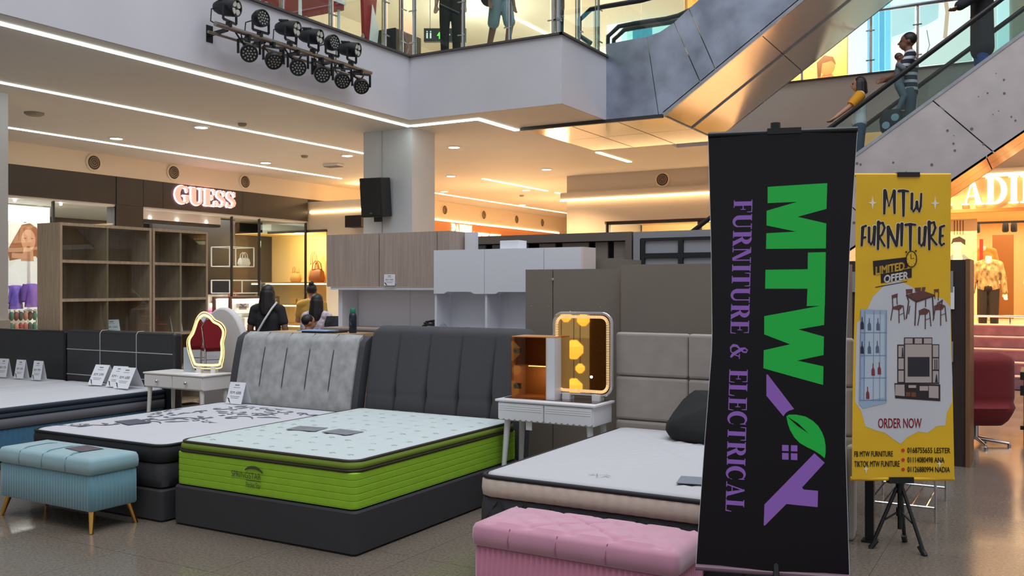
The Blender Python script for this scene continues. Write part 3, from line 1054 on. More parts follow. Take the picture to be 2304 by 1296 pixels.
handbag('peach_handbag', 'slim peach handbag leaning behind the brown tote', (236, 170, 120), (-16.8, 18.6, 1.72), .3, .5)
for k in range(3):
    tag(MB().box(-.1, .1, -.06, .06, 0, .14).build('wallet', M('wallet_tan', (206, 150, 84), .5), loc=(-17.2 + .26 * k, 18.3, 1.15), bevel=.01),
        ['tan wallet at the start of the middle amber shelf', 'tan wallet in the row on the middle amber shelf', 'tan wallet nearest the woman with the bun'][k], 'wallet', 'wallets on the amber shelf')
# light bar seen by reflection on window: hung inside
tag(box('wall_speaker_box', black_plastic, (-14.55, -14.05, 17.2, 17.5, 3.02, 3.3)), 'small black box speaker tucked behind the column edge', 'speaker')

# ================================================================== FAR CORRIDOR STORE NAME
sg = thing('store_letters', 'glowing store name letters far down the warm corridor', 'sign', (-16.0, 23.93, 3.16))
glow = E('letter_warm', (255, 240, 200), 1.15)
polys, wd = serif_text('PADINI', .02)
for gl in polys:
    letters3d([[(x * 1.16 / wd, y * .40) for x, y in p] for p in gl], lambda a, b, h: (h, a, b), .04).build('letter', glow, sg)
polys, wd = serif_text('CONCEPT STORE', .04)
for gl in polys:
    if gl:
        letters3d([[(1.22 + x * 1.75 / wd, y * .2) for x, y in p] for p in gl], lambda a, b, h: (h, a, b), .04).build('letter', glow, sg)
point('corridor_fill', (-12.5, 24.3, 2.5), 135, (1, .58, .28), .3)  # bare fill lights in mid-air, added to warm the corridor
point('corridor_fill', (-12.5, 28, 2.6), 140, (1, .58, .28), .3)
point('corridor_fill', (-12.0, 20.5, 2.4), 140, (1, .60, .30), .3)
# bright end pier of the corridor
struct(box('wall_far_pier', M('bright_pier', (240, 240, 238), .5), (-10.9, -10.3, 31, 31.3, 0, 3.95)))

# ================================================================== SHOP BEHIND THE WARDROBES
struct(box('window_4', glass, (-8.75, -4.45, 19.7, 19.71, .1, 3.05)))
fr = D.objects['window_4']
wb = M('window_brown', (56, 30, 24), .4)
MB().box(-8.8, -4.4, 19.62, 19.74, 3.03, 3.1).build('window_frame', wb, fr)
for x in (-8.78, -6.6, -4.42):
    MB().box(x - .03, x + .03, 19.62, 19.74, 0, 3.05).build('window_frame', wb, fr)
warm_in = M('warm_interior', (240, 206, 150), .6)
struct(box('wall_shop_behind', warm_in, (-9.7, -2.2, 24, 24.2, 0, 3.6)))
struct(box('ceiling_shop_behind', warm_in, (-9.7, -2.2, 19.9, 24, 3.3, 3.4)))
point('shop_behind_lamp', (-7, 21.5, 2.9), 330, (1, .82, .55), .2)

# ================================================================== RIGHT STORE (PADINI)
store_fas = M('store_fascia', (214, 176, 126), .6)
struct(box('wall_store_fascia', store_fas, (-2.1, 12, 19.45, 19.9, 3.05, 3.8)))
struct(box('trim_22', M('trim_bronze', (170, 116, 60), .5), (-2.1, 12, 19.38, 19.5, 3.0, 3.06)))
box('light_cove_store', E('strip_store', (255, 228, 176), 2), (-2.1, 6, 19.36, 19.42, 3.66, 3.71))
tag(D.objects['light_cove_store'], 'warm cove light above the big store letters by the yellow banner', 'light')
sg = thing('store_letters', 'large glowing serif store letters above the mannequins', 'sign', (-1.72, 19.42, 3.14))
polys, wd = serif_text('PADINI', .06)
for gl in polys:
    letters3d([[(x * 1.86 / wd, y * .5) for x, y in p] for p in gl], lambda a, b, h: (a, -h, b), .06).build('letter', E('letter_store', (255, 236, 196), 1.5), sg)
struct(box('wall_store_back', warm_in, (-2.1, 8, 23.4, 23.6, .9, 3.4)))
struct(box('ceiling_store', warm_in, (-2.1, 8, 19.5, 23.4, 3.05, 3.15)))
struct(box('wall_store_side', warm_in, (-2.25, -2.1, 19.9, 23.4, .0, 3.2)))
struct(box('floor_store', M('store_floor', (214, 196, 170), .3), (-2.1, 8, 18.3, 23.4, 0, .92)))
area('store_lamps', (1.2, 21.4, 3.0), (6, 3), 190, (1, .76, .48))
area('store_front_lamps', (1.2, 19.0, 3.0), (6, .5), 12, (1, .72, .40))
# track with spot lamps
t = thing('track_light', 'black ceiling track with spot lamps in the right store', 'lamp', (0, 20.6, 2.85))
MB().box(-1.8, 3, -.02, .02, 0, .04).build('track', black_metal, t)
for x in (-1.35, -1.2, -.7, -.55, 0, .3):
    MB().lathe([(.05, .0), (.06, -.04), (.06, -.16), (.04, -.18)], (x, 0, 0), 10).build('lamp_can', black_metal, t, 40)
# stepped seating in mauve wrap
mauve = M('mauve_wrap', (158, 118, 128), .25, var=.25, vscale=5, bump=.35, bscale=9)
for k in range(5):
    z = .2 + .185 * k
    t = thing('wrapped_step', ['lowest', 'second lowest', 'third', 'fourth', 'topmost'][k] + ' step wrapped in shiny mauve film below the right store', 'step',
              (0, 16.4 + .38 * k, 0), 0, 'wrapped steps below the right store')
    MB().box(-2.4, 6, 0, .38 if k < 4 else .42, max(0, z - .38), z - .022).build('step_block', mauve, t)
    MB().box(-2.4, 6, -.02, .38, z - .02, z).build('step_edge', M('mauve_edge', (196, 160, 164), .3), t)
t = thing('step_rail', 'low silver rail in front of the store mannequins', 'rail', (0, 18.35, .92))
MB().tube([(-2.3, 0, .16), (6, 0, .16)], .02, 8).build('rail_tube', chrome, t)
for x in (-2, -.55, 1):
    MB().tube([(x, 0, 0), (x, 0, .16)], .015, 6).build('rail_post', chrome, t)
# poster with a person in denim
po = thing('store_poster', 'tall lit poster of a figure in a denim jacket in the right store', 'poster', (-1.45, 19.75, 1.6))
MB().box(-.45, .3, 0, .03, -.68, 1.3).build('board', M('poster_board', (246, 206, 150), .6), po)
pf2 = lambda h: (lambda u, v: (u, -h, v))
print_on('jacket_print', M('poster_denim', (120, 130, 140), .6), [[(-.36, .25), (-.3, .52), (-.12, .62), (.08, .62), (.2, .5), (.24, .25)]], pf2(.003), po)
print_on('face_print', M('poster_face', (240, 210, 180), .5), [disc(-.04, .78, .09, 16, .12)], pf2(.0065), po)
print_on('neck_print', M('poster_face', (240, 210, 180), .5), [[(-.1, .7), (.02, .7), (.06, .5), (-.12, .5)]], pf2(.0048), po)
print_on('hair_print', M('poster_black', (50, 36, 30), .5), [[(-.15, .82), (-.12, .93), (0, .97), (.1, .9), (.1, .8), (.02, .86), (-.1, .86)]], pf2(.0085), po)
print_on('stripe_print', M('poster_brown', (140, 90, 50), .5), [rect(-.1 + .05 * k, 1.0, -.08 + .05 * k, 1.28) for k in range(4)], pf2(.004), po)
tag(box('red_banner_strip', M('red_strip', (190, 40, 30), .5), (-1.1, -1.04, 19.6, 19.66, .92, 2.5)), 'narrow red strip beside the denim poster', 'banner')
tag(box('doorway_panel', M('brown_door', (150, 100, 50), .5), (-1.0, -.6, 22.2, 22.3, .92, 2.7)), 'brown framed mirror panel at the back of the right store', 'panel')
shelf_m = M('store_shelf', (230, 190, 130), .5)
t = thing('wall_shelving', 'pale wall shelving with folded clothes in the right store', 'shelving', (.9, 22.9, .92))
for z in (0.5, .95, 1.4, 1.85):
    MB().box(-.9, .9, -.25, .25, z - .03, z).build('shelf', shelf_m, t)
for x in (-.9, 0, .9):
    MB().box(x - .02, x + .02, -.25, .25, 0, 2.0).build('upright', shelf_m, t)
rs = random.Random(9)
for z in (.5, .95, 1.4):
    for x in (-.65, -.25, .25, .65):
        MB().box(x - .14, x + .14, -.2, .1, z, z + rs.uniform(.08, .22)).build('folded_clothes', M('fold_%d' % rs.randint(0, 3), [(160, 40, 36), (60, 50, 50), (220, 190, 150), (120, 80, 60)][rs.randint(0, 3)], .8), t)
t = thing('clothes_rail', 'rail of patterned blouses at the edge of the right store', 'clothes rail', (.35, 19.9, .92))
MB().tube([(-.5, 0, 0), (-.5, 0, .95), (.6, 0, .95), (.6, 0, 0)], .015, 6).build('rail_frame', chrome, t)
for k in range(8):
    garment('blouse', None, None, [(120, 90, 60), (70, 50, 40), (150, 120, 80), (60, 40, 36)][k % 4], (-.42 + .13 * k, 0, .93), .36, .6, R(80), None, False, t)
t = thing('price_sign', 'white price board standing over the blouse rail', 'sign', (.12, 19.6, 1.75))
MB().box(-.16, .3, 0, .02, 0, .3).build('board', paper, t)
MB().tube([(.05, .01, -.8), (.05, .01, 0)], .01, 6).build('stem', chrome, t)
print_on('sign_marks', ink, [rect(-.12, .12, -.08, .18), rect(0, .12, .06, .18), rect(.1, .12, .16, .18)], lambda u, v: (u, -.003, v), t)

# ================================================================== UPPER BACK: BRIGHT POSTER WINDOW AND AMBER SHOP
t = thing('lightbox_poster', 'huge bright pale blue fashion poster window above the escalator', 'poster', (-2.3, 19.45, ZF + .3))
lb = E('lightbox_white', (214, 236, 246), 1.15)
MB().box(-1.15, 1.7, 0, .1, 0, 2.6).build('light_panel', lb, t)
cyan = E('lightbox_cyan', (120, 196, 230), 1.0)
pale = E('lightbox_pale', (232, 232, 232), 1.05)
tan = E('lightbox_tan', (196, 170, 150), .9)
mid = E('lightbox_mid', (176, 206, 216), 1.0)
for k in range(4):
    box('curtain_fold', cyan if k % 2 else E('lightbox_blue', (90, 170, 214), .9), (-.78 + .11 * k, -.68 + .11 * k, -.012 - .006 * (k % 2), 0, .1, 2.6), t)
pf3 = lambda h: (lambda u, v: (u, -h, v))
print_on('wall_print', mid, [[(-.34, 1.05), (.5, 1.25), (.55, 2.6), (-.34, 2.6)]], pf3(.006), t)
print_on('garment_print', pale, [[(-.35, .9), (.1, 1.1), (.5, 1.3), (.75, 2.6), (1.25, 2.6), (1.5, 1.6), (1.5, .3), (-.2, .3)]], pf3(.009), t)
print_on('collar_print', tan, ribbon([(.62, 2.6), (.58, 2.0), (.66, 1.4), (.62, .9)], .035), pf3(.012), t)
fold_l = M('fold_line', (190, 196, 200), .6)
print_on('fold_lines', fold_l, ribbon([(1.0, 2.5), (1.2, 1.8), (1.15, 1.2)], .008) + ribbon([(.3, 1.1), (.35, .8), (.28, .6)], .008) + ribbon([(1.3, 1.2), (1.42, 1.0), (1.3, .8)], .008), pf3(.012), t)
amber = M('amber_upper', (244, 200, 126), .5)
struct(box('wall_amber_shop', amber, (-6.9, -3.45, 22, 22.2, ZF, 8.6)))
struct(box('ceiling_amber_shop', amber, (-6.9, -3.45, 19.6, 22, 8.0, 8.1)))
struct(box('wall_amber_side', amber, (-6.95, -6.85, 19.6, 22, ZF, 8.1)))
struct(box('wall_amber_jamb', amber, (-3.48, -3.4, 19.5, 22, ZF, 8.1)))
point('amber_shop_lamp', (-4.6, 20.9, 7.4), 170, (1, .84, .6), .2)
t = thing('portrait_panel', 'soft portrait of a woman on the amber wall behind the upper escalator', 'poster', (-4.29, 21.6, 6.02))
MB().box(-.5, .5, .02, .05, -.88, 1.2).build('board', amber, t)
print_on('figure_print', M('portrait_brown', (170, 110, 66), .5), [[(-.3, -.1), (-.22, .2), (-.08, .37), (.1, .37), (.26, .18), (.34, -.1)]], pf3(-.015), t)
print_on('face_print', M('portrait_skin', (196, 134, 84), .5), [disc(0, .55, .17, 18, .2)], pf3(-.010), t)
print_on('hair_print', M('portrait_hair', (120, 72, 44), .5), [[(-.2, .3), (-.22, .65), (-.05, .8), (.14, .74), (.2, .55), (.1, .66), (-.1, .62), (-.14, .3)]], pf3(-.005), t)
t = thing('upper_downlight', 'small lamp in the amber shop ceiling above the portrait', 'light', (-4.3, 20.6, 7.98))
MB().lathe([(.001, 0), (.09, 0), (.09, -.015), (.001, -.015)], n=16).build('lens', lamp_white, t)
for (x, y, lab) in [(-10.6, 17.0, 'upper ceiling lamp seen through the glass left of the black legs'), (-12.5, 20.0, 'upper ceiling lamp seen above the red chair'),
                    (-8.7, 15.2, 'upper ceiling lamp nearest the white block'), (-11, 24, 'far upper ceiling lamp beyond the glass guard')]:
    t = thing('upper_downlight', lab, 'light', (x, y, 8.69), 0, 'downlights in the upper ceiling')
    MB().lathe([(.001, 0), (.12, 0), (.12, -.02), (.001, -.02)], n=16).build('lens', lamp_white, t)
    l = point('upper_lamp', (x, y, 7.6), 170, (1, .90, .76), .15)
def up_strip(lab, b):
    tag(MB().box(*b, 8.675, 8.695).build('light_strip', strip_warm), lab, 'light', 'linear lights in the upper ceiling')
up_strip('upper ceiling strip seen between the posts above the white block', (-10.0, -9.9, 17, 20.5))
up_strip('upper ceiling strip running toward the far corridor', (-12.2, -12.1, 20, 31))
up_strip('bright upper strip behind the top escalator', (-9.2, -3.0, 17.2, 17.32))
# blue lit poster by the upper escalator foot
t = thing('blue_poster', 'blue and white lit poster behind the escalator foot on the upper floor', 'poster', (-7.9, 19.3, ZF))
MB().box(-.75, .75, 0, .08, 0, 2.4).build('light_panel', E('poster_cyan', (190, 228, 240), 1.2), t)
box('blue_band', E('poster_blue', (70, 150, 190), .9), (-.12, .34, -.012, 0, .2, 2.4), t)
print_on('poster_script', pale, ribbon([(.05, 1.5), (.05, 1.0)], .02) + ribbon([(.18, 1.5), (.18, 1.0)], .02) + ribbon([(.05, 1.25), (.18, 1.25)], .02) +
         arc(-.3, .7, .2, .25, 20, 330, 14, lambda q: .018) + arc(.5, .65, .16, .2, 60, 400, 14, lambda q: .018), pf3(.016), t)
# hanging direction sign
t = thing('hanging_sign', 'black hanging direction sign with green arrow behind the black legs', 'sign', (-10.37, 15.3, 6.6))
d0 = R(30)
t.rotation_euler.z = d0
MB().box(-.42, .42, -.05, .05, -.13, .13).build('sign_box', black_plastic, t)
for x in (-.3, .3):
    MB().tube([(x, 0, .13), (x, 0, 2.09)], .008, 6).build('hanger', steel, t)
grn = E('sign_green', (90, 220, 70), 1.5)
print_on('arrow', grn, [[(-.16, -.02), (-.11, .06), (-.06, -.02)], rect(-.12, -.08, -.10, .02)], pf3(.053), t)
print_on('sign_icons', E('sign_white', (190, 200, 200), .6), [rect(-.37, -.07, -.34, .04), disc(-.355, .065, .014, 8), rect(-.30, -.07, -.27, .04), disc(-.285, .065, .014, 8),
         rect(-.02, -.01, .1, .015), rect(.14, -.01, .3, .015)], pf3(.053), t)
# red chair, black box, camera pieces on the upper floor
redm = M('red_fabric_upper', (150, 30, 34), .7)
t = thing('folded_red_display', 'tall red display board behind the upper glass guard', 'display', (-9.35, 11.55, ZF + .005))
MB().prism([(-.06, .45), (.16, .25), (.3, 1.5), (-.12, 1.55)], 'x', -.03, .03).build('red_board', redm, t)
MB().prism([(.0, .0), (.18, .0), (.28, .6), (.12, .95)], 'x', .035, .05).build('pale_flap', shop_white, t)
MB().bar((0, -.2, 0), (0, -.05, .45), .04).build('leg', steel, t)
MB().bar((0, .3, 0), (0, .1, .45), .04).build('leg', steel, t)
t = thing('upper_table', 'pale table with red cloth behind the upper glass guard', 'table', (-9.6, 10.4, ZF + .005))
MB().box(-.4, .4, -.5, .5, .72, .78).build('table_top', shop_white, t)
MB().box(-.38, .38, -.48, .48, .64, .72).build('red_cloth', redm, t)
for sx in (-.33, .33):
    for sy in (-.42, .42):
        MB().tube([(sx, sy, 0), (sx, sy, .72)], .025, 8).build('leg', shop_white, t)
t = thing('equipment_case', 'black equipment case standing behind the upper glass guard', 'case', (-9.35, 12.35, ZF + .005))
MB().box(-.3, .3, -.42, .3, 0, .62).build('case_body', black_plastic, t, bevel=.02)
MB().tube([(.31, -.2, .6), (.33, -.1, .35), (.33, -.22, .1), (.33, -.3, .0)], .01, 6).build('cable', ink_grey, t)
for z in (.12, .5):
    MB().ball((.31, .1, z), .018).build('screw', chrome, t)
# ================================================================== STAGE LAMPS
t = thing('lighting_bar', 'steel bar with clamps bolted to the white slab edge', 'bar', (-8.3, 8.9, 4.61), 0)
alu = M('bar_steel', (150, 142, 134), .35, .9)
MB().tube([(.06, -1.42, 0), (.06, 1.4, 0)], .03, 10).build('main_tube', alu, t, 40)
MB().tube([(-.1, -1.38, -.06), (-.1, 1.36, -.06)], .018, 8).build('rear_tube', alu, t, 40)
for y in (-1.2, -.6, 0, .6, 1.2):
    MB().bar((-.28, y, -.03), (.02, y, -.01), .03, .04).build('bracket', black_metal, t)
    MB().box(-.285, -.275, y - .05, y + .05, -.12, .08).build('wall_plate', black_metal, t)
for y in (-1.1, -.3, .35, .95):
    MB().tube([(.03, y, .0), (.05, y + .1, -.12), (.04, y + .25, -.14), (.02, y + .36, -.02)], .012, 6).build('cable', black_plastic, t, 60)
lens_m = M('lamp_lens', (196, 196, 190), .15)
bead_m = M('led_bead', (150, 150, 144), .2)
def par_lamp(kind):
    """lamp hung from its yoke at the origin; lens looks along -Y before turning"""
    r = .105 if kind != 'four' else .10
    Ld = .20 if kind == 'four' else .11
    t = thing('stage_lamp', 'stage lamp', 'stage lamp')
    yb = MB()
    yb.bar((-r - .025, 0, 0), (r + .025, 0, 0), .035, .012)
    for s in (-1, 1):
        yb.bar((s * (r + .025), 0, 0), (s * (r + .025), 0, .17), .012, .035)
    yb.build('yoke', black_metal, t)
    MB().box(-.03, .03, -.02, .02, -.1, .0).build('clamp', black_metal, t)
    return t
BEAD = None
def lamp_head(t, kind, direction, up):
    """head parts turned to a direction, hung .16 from the yoke base"""
    r = .105 if kind == 'round' else .10
    Ld = .10 if kind == 'round' else .2
    q = Vector(direction).normalized().to_track_quat('-Y', 'Z').to_matrix().to_4x4()
    q = Matrix.Translation((0, 0, up * .16)) @ q
    MB().lathe([(r * .55, -Ld), (r * .8, -Ld * .75), (r, -Ld * .2), (r, Ld * .35), (r * .98, Ld * .5), (r * .86, Ld * .5), (r * .84, Ld * .38)], n=20, axis='y').xf(q).build('lamp_housing', black_plastic, t, 40)
    MB().lathe([(.001, Ld * .36), (r * .85, Ld * .36), (r * .85, Ld * .4), (.001, Ld * .4)], n=20, axis='y').xf(q).build('face_plate', black_metal, t)
    if kind == 'four':
        for i in (-1, 1):
            for j in (-1, 1):
                MB().lathe([(.001, Ld * .46), (.036, Ld * .46), (.038, Ld * .38)], (i * .042, 0, j * .042), 12, 'y').xf(q).build('lens', lens_m, t, 60)
        for k in range(5):
            z = -.03 + k * .015
            MB().box(-r * .7, r * .7, -.02 + Ld * (.2 + .14 * k), -.01 + Ld * (.2 + .14 * k), r * .72, r * .98).xf(q).build('cooling_fin', black_plastic, t)
    else:
        mb = MB()
        for n_, rr in ((1, 0), (6, .036), (11, .07)):
            for k in range(n_):
                a = 2 * PI * k / n_
                mb.lathe([(.001, Ld * .45), (.011, Ld * .44), (.012, Ld * .38)], (rr * math.cos(a), 0, rr * math.sin(a)), 7, 'y')
        tag(mb.xf(q).build('led_beads', bead_m, t, 60), None, None, kind='stuff')
def stage_lamp(lab, y, up, kind, direction):
    z = 4.61 + (.07 if up > 0 else -.07)
    t = thing('stage_lamp', lab, 'stage lamp', (-8.22, y, z), 0, 'stage lamps on the slab edge bar')
    r = .105
    yb = MB()
    u = up
    # yoke faces along Y axis (bar direction)
    ax = Vector(direction).normalized().cross(Vector((0, 0, 1))).normalized()
    a = ax * (r + .02)
    yb.bar(-a, a, .012, .03)
    for s in (-1, 1):
        yb.bar(a * s, a * s + Vector((0, 0, u * .17)), .012, .03)
    yb.build('yoke', black_metal, t)
    MB().box(-.05, .02, -.018, .018, min(0, -u * .06), max(0, -u * .06)).build('clamp', black_metal, t)
    lamp_head(t, kind, direction, up)
    b = -Vector(direction).normalized() * .12
    MB().tube([b + Vector((0, 0, u * .16)), b * 1.5 + Vector((0, -.08, u * .12)), b * 1.3 + Vector((-.02, -.1, -u * .02)), (-.04, -.1, -u * .08)], .008, 6).build('cable', black_plastic, t, 60)
SD = (.97, .20, -.14)
tops = [(7.68, 'four', SD), (8.17, 'round', (.98, -.05, 0)), (8.68, 'four', SD), (9.1, 'four', SD), (9.46, 'round', (.98, -.02, 0)), (9.86, 'four', SD)]
bots = [(7.98, (.62, -.55, -.35)), (8.38, (.75, -.4, -.7)), (8.81, (.62, -.55, -.3)), (9.26, (.62, -.55, -.32)), (9.66, (.66, -.5, -.5)), (10.06, (.66, -.5, -.62))]
for k, (y, kind, d) in enumerate(tops):
    stage_lamp(['boxy four lens stage lamp at the upper end of the bar', 'upright round stage lamp second along the top row',
                'four lens stage lamp third along the top row', 'four lens stage lamp fourth along the top row',
                'upright round stage lamp fifth along the top row', 'four lens stage lamp last of the top row nearest the block'][k], y, 1, kind, d)
for k, (y, d) in enumerate(bots):
    stage_lamp('round stage lamp hanging %s in the row under the bar' % ['first', 'second', 'third', 'fourth', 'fifth', 'last'][k], y, -1, 'round', d)

# column speaker
t = thing('wall_speaker', 'black loudspeaker on a bracket on the square column', 'speaker', (-9.55, 12.12, 2.75))
q = Matrix.Rotation(R(8), 4, 'Z') @ Matrix.Rotation(R(6), 4, 'X')
MB().prism([(-.2, -.2), (.2, -.2), (.2, .12), (.12, .2), (-.12, .2), (-.2, .12)], 'z', 0, .64).xf(q).build('cabinet', black_plastic, t, bevel=.015)
MB().box(-.18, .18, -.215, -.2, .03, .61).xf(q).build('grille', M('speaker_grille', (30, 30, 32), .7, bump=.3, bscale=400), t)
MB().box(-.05, .05, -.05, .05, -.08, .0).xf(q).build('bracket_foot', black_metal, t)
MB().box(-.04, .04, .02, .19, .28, .36).build('bracket_arm', black_metal, t)
MB().box(-.02, .02, -.219, -.214, .06, .075).xf(q).build('badge', ink_grey, t)

# ================================================================== BEDS
tick = M('mattress_white', (188, 187, 191), .8, bump=.12, bscale=30)
tick_green = M('mattress_mint', (184, 193, 192), .8, bump=.1, bscale=25)
lime = M('lime_fabric', (140, 184, 36), .75, var=.05, vscale=20, bump=.08, bscale=120)
lime_d = M('lime_border', (106, 128, 34), .8, bump=.15, bscale=60)
brown_pipe = M('piping_brown', (44, 34, 24), .6)
char = M('charcoal_fabric', (66, 65, 68), .9, var=.06, vscale=60, bump=.1, bscale=250)
char2 = M('charcoal_base', (50, 49, 51), .85, var=.05, vscale=30, bump=.06, bscale=200)
black_tick = M('mattress_black', (26, 25, 29), .7, bump=.1, bscale=90)
leather = M('black_leather', (38, 38, 40), .42, bump=.12, bscale=90)
leather2 = M('black_leather_dark', (24, 25, 28), .45, bump=.1, bscale=90)
grey_velvet = M('grey_velvet', (156, 155, 154), .85, var=.22, vscale=12, bump=.05, bscale=200, sheen=.3)
beige_velvet = M('beige_velvet', (150, 140, 132), .9, var=.07, vscale=9, bump=.05, bscale=200, sheen=.3)
beige_band = M('beige_knit', (196, 180, 164), .85, var=.06, vscale=30, bump=.1, bscale=60)
navy = M('navy_border', (30, 40, 54), .75, bump=.1, bscale=80)
greyband = M('grey_border', (96, 96, 102), .8, bump=.1, bscale=80)
blue_fab = M('blue_fabric', (58, 104, 132), .8, var=.06, vscale=30)
stitch_w = M('white_stitch', (170, 170, 170), .7)

def quilt(sx, amp, diag=False):
    def f(x, y, k):
        a, b = (x + y, x - y) if diag else (x, y)
        q = abs(math.sin(a * PI / sx)) * abs(math.sin(b * PI / sx))
        return amp * (q ** .5 - .6) * min(1, (1 - k) * 6) + .012 * (1 - k ** 3)
    return f

def card(lab, loc, rz, price, w=.11, h=.15, lean=-18, grp='price cards on the beds', lines=True):
    t = thing('price_card', lab, 'price card', loc, rz, grp)
    q = Matrix.Rotation(R(lean), 4, 'X')
    MB().box(-w / 2, w / 2, -.0015, .0015, 0, h).xf(q).build('card_front', paper, t)
    top = q @ Vector((0, 0, h))
    yb = top.y * 1.9 + .01
    MB().add([(sx * w / 2, yy + e, zz) for yy, zz in ((top.y, top.z), (yb, 0)) for e in (0, .002) for sx in (-1, 1)],
             [(0, 1, 3, 2), (4, 6, 7, 5), (0, 4, 5, 1), (2, 3, 7, 6), (0, 2, 6, 4), (1, 5, 7, 3)]).build('card_back', paper, t)
    fn = lambda u, v: q @ Vector((u, -.0022, v))
    print_on('price_print', ink, fit(sans(price), -w * .34, w * .34, h * .45, h * .58), fn, t)
    print_on('card_lines', ink_grey, [rect(-w * .14, h * .84, w * .14, h * .89), rect(-w * .2, h * .74, w * .2, h * .76), rect(-w * .3, h * .33, w * .3, h * .35), rect(-w * .25, h * .26, w * .25, h * .28)], fn, t)
    print_on('card_curl', ink, ribbon([(-w * .46, h * .26), (-w * .36, h * .22), (-w * .3, h * .12), (-w * .2, h * .02)], [.002, .006, .006, .002]), fn, t)
    return t

# ---- green bed: frame, headboard, mattress
def bed_base(t, hx, hy, h, m, leg=True):
    mb = MB()
    loft(mb, hx, hy, .03, [(-.02, 0), (0, .015), (0, h - .012), (-.012, h)], 4)
    mb.build('divan_base', m, t, 40)

def tufted(t, w, h, z0, rows, m, y, depth=.11, cols=5, seed=1):
    """headboard panel with a grid of shallow creases between cushions; front looks to -Y"""
    nx, nz = 150, 50
    def front(u, v):
        # u 0..1 across, v 0..1 up
        cu = u * cols
        du = abs(cu - round(cu)) if 0 < round(cu) < cols else .5
        rv = v * 2.0
        # vertical creases strongest near the mid tufts and fading upward
        pv = max(0, 1 - abs(v - .52) / .36)
        cre = math.exp(-(du / .028) ** 2) * (.35 + .65 * pv) * (1 if v < .9 else max(0, (1 - v) / .1))
        hz = math.exp(-((v - .54) / .012) ** 2) * .45
        tuft = math.exp(-(du / .07) ** 2 - ((v - .54) / .05) ** 2)
        edge = min(u, 1 - u) * w
        ev = (1 - v) * h
        rnd = 0
        if edge < .05:
            rnd += (1 - math.sqrt(max(0, 1 - ((.05 - edge) / .05) ** 2))) * .05
        if ev < .06:
            rnd += (1 - math.sqrt(max(0, 1 - ((.06 - ev) / .06) ** 2))) * .06
        bul = .012 * math.sin(PI * ((cu) % 1)) if 0 < v < 1 else 0
        return -depth + .034 * cre + .008 * hz + .022 * tuft + rnd - bul
    verts, faces = [], []
    for j in range(nz + 1):
        for i in range(nx + 1):
            u, v = i / nx, j / nz
            x = (u - .5) * w
            # soft shoulders at the top corners
            zt = h - .05 * max(0, (abs(u - .5) - .44) / .06) ** 2
            if j == nz:
                zt += .004 * math.cos(u * cols * 2 * PI)
            # flare: the foot is a little wider
            verts.append((x, front(u, v), v * zt))
    o = len(verts)
    for j in range(nz + 1):
        for i in range(nx + 1):
            u, v = i / nx, j / nz
            zt = h - .05 * max(0, (abs(u - .5) - .44) / .06) ** 2
            verts.append(((u - .5) * w, 0, v * zt))
    W = nx + 1
    for j in range(nz):
        for i in range(nx):
            a = j * W + i
            faces.append((a, a + 1, a + W + 1, a + W))
            faces.append((o + a + W, o + a + W + 1, o + a + 1, o + a))
    for i in range(nx):
        faces.append((i, o + i, o + i + 1, i + 1))
        a = nz * W + i
        faces.append((a, a + 1, o + a + 1, o + a))
    for j in range(nz):
        a = j * W
        faces.append((a, a + W, o + a + W, o + a))
        a = j * W + nx
        faces.append((a + W, a, o + a, o + a + W))
    mb = MB()
    mb.add([(x, yy + y + .17 * (z / h) ** 1.8, z + z0) for x, yy, z in verts], faces)
    return mb.build('headboard', m, t, 50)

gx, gy = -4.32, 5.25
t = thing('bed_frame', 'charcoal divan bed with tall tufted headboard under the lime mattress', 'bed', (gx, gy, 0))
bed_base(t, .785, .98, .265, char2)
tufted(t, 1.59, 1.25, .01, 2, char, 1.10)
t = thing('mattress', 'lime green pillow top mattress with white top on the charcoal bed', 'mattress', (gx, gy, .265))
prof = [(-.03, 0), (0, .012)]
for k in range(5):
    z = .015 + k * .042
    prof += [(-.0035, z), (.0, z + .003), (.0006, z + .02), (0, z + .038), (-.0035, z + .0415)]
prof += [(-.02, .232)]
mb = MB()
loft(mb, .775, .97, .05, prof, 6)
mb.build('lime_side', lime, t, 20)
mb = MB()
loft(mb, .765, .96, .08, [(-.03, .232), (.0, .24), (.014, .252), (.012, .27), (.0, .29), (-.02, .295)], 6)
mb.build('pillow_border', lime_d, t, 60)
mb = MB()
loft(mb, .755, .95, .08, [(-.0, .285), (-.004, .294), (-.02, .302), (-.05, .308)], 6, top=26, zf=quilt(.16, .008), step=.06)
mb.build('quilted_top', tick_green, t, 60)
mb = MB()
ring_tube(mb, .772, .967, .08, .235, .010)
mb.build('piping', brown_pipe, t, 60)
mb = MB()
ring_tube(mb, .760, .955, .08, .291, .011)
mb.build('piping', brown_pipe, t, 60)
fz = .27
fn = lambda u, v: (u, -.9785, v)
print_on('brand_name', M('print_olive', (66, 70, 40), .7), fit(sans('SPRINGSTAR'), -.24, .02, .112, .15), fn, t)
print_on('brand_arc', M('print_olive', (66, 70, 40), .7), arc(-.045, .14, .085, .045, 150, 20, 10, lambda q: .004 + .006 * math.sin(PI * q)), fn, t)
print_on('brand_line', M('print_olive', (66, 70, 40), .7), [rect(-.11, .098, .02, .103)], fn, t)
print_on('model_name', M('print_olive', (66, 70, 40), .7), fit(sans('Pocket Star'), -.11, .02, .055, .09), fn, t)
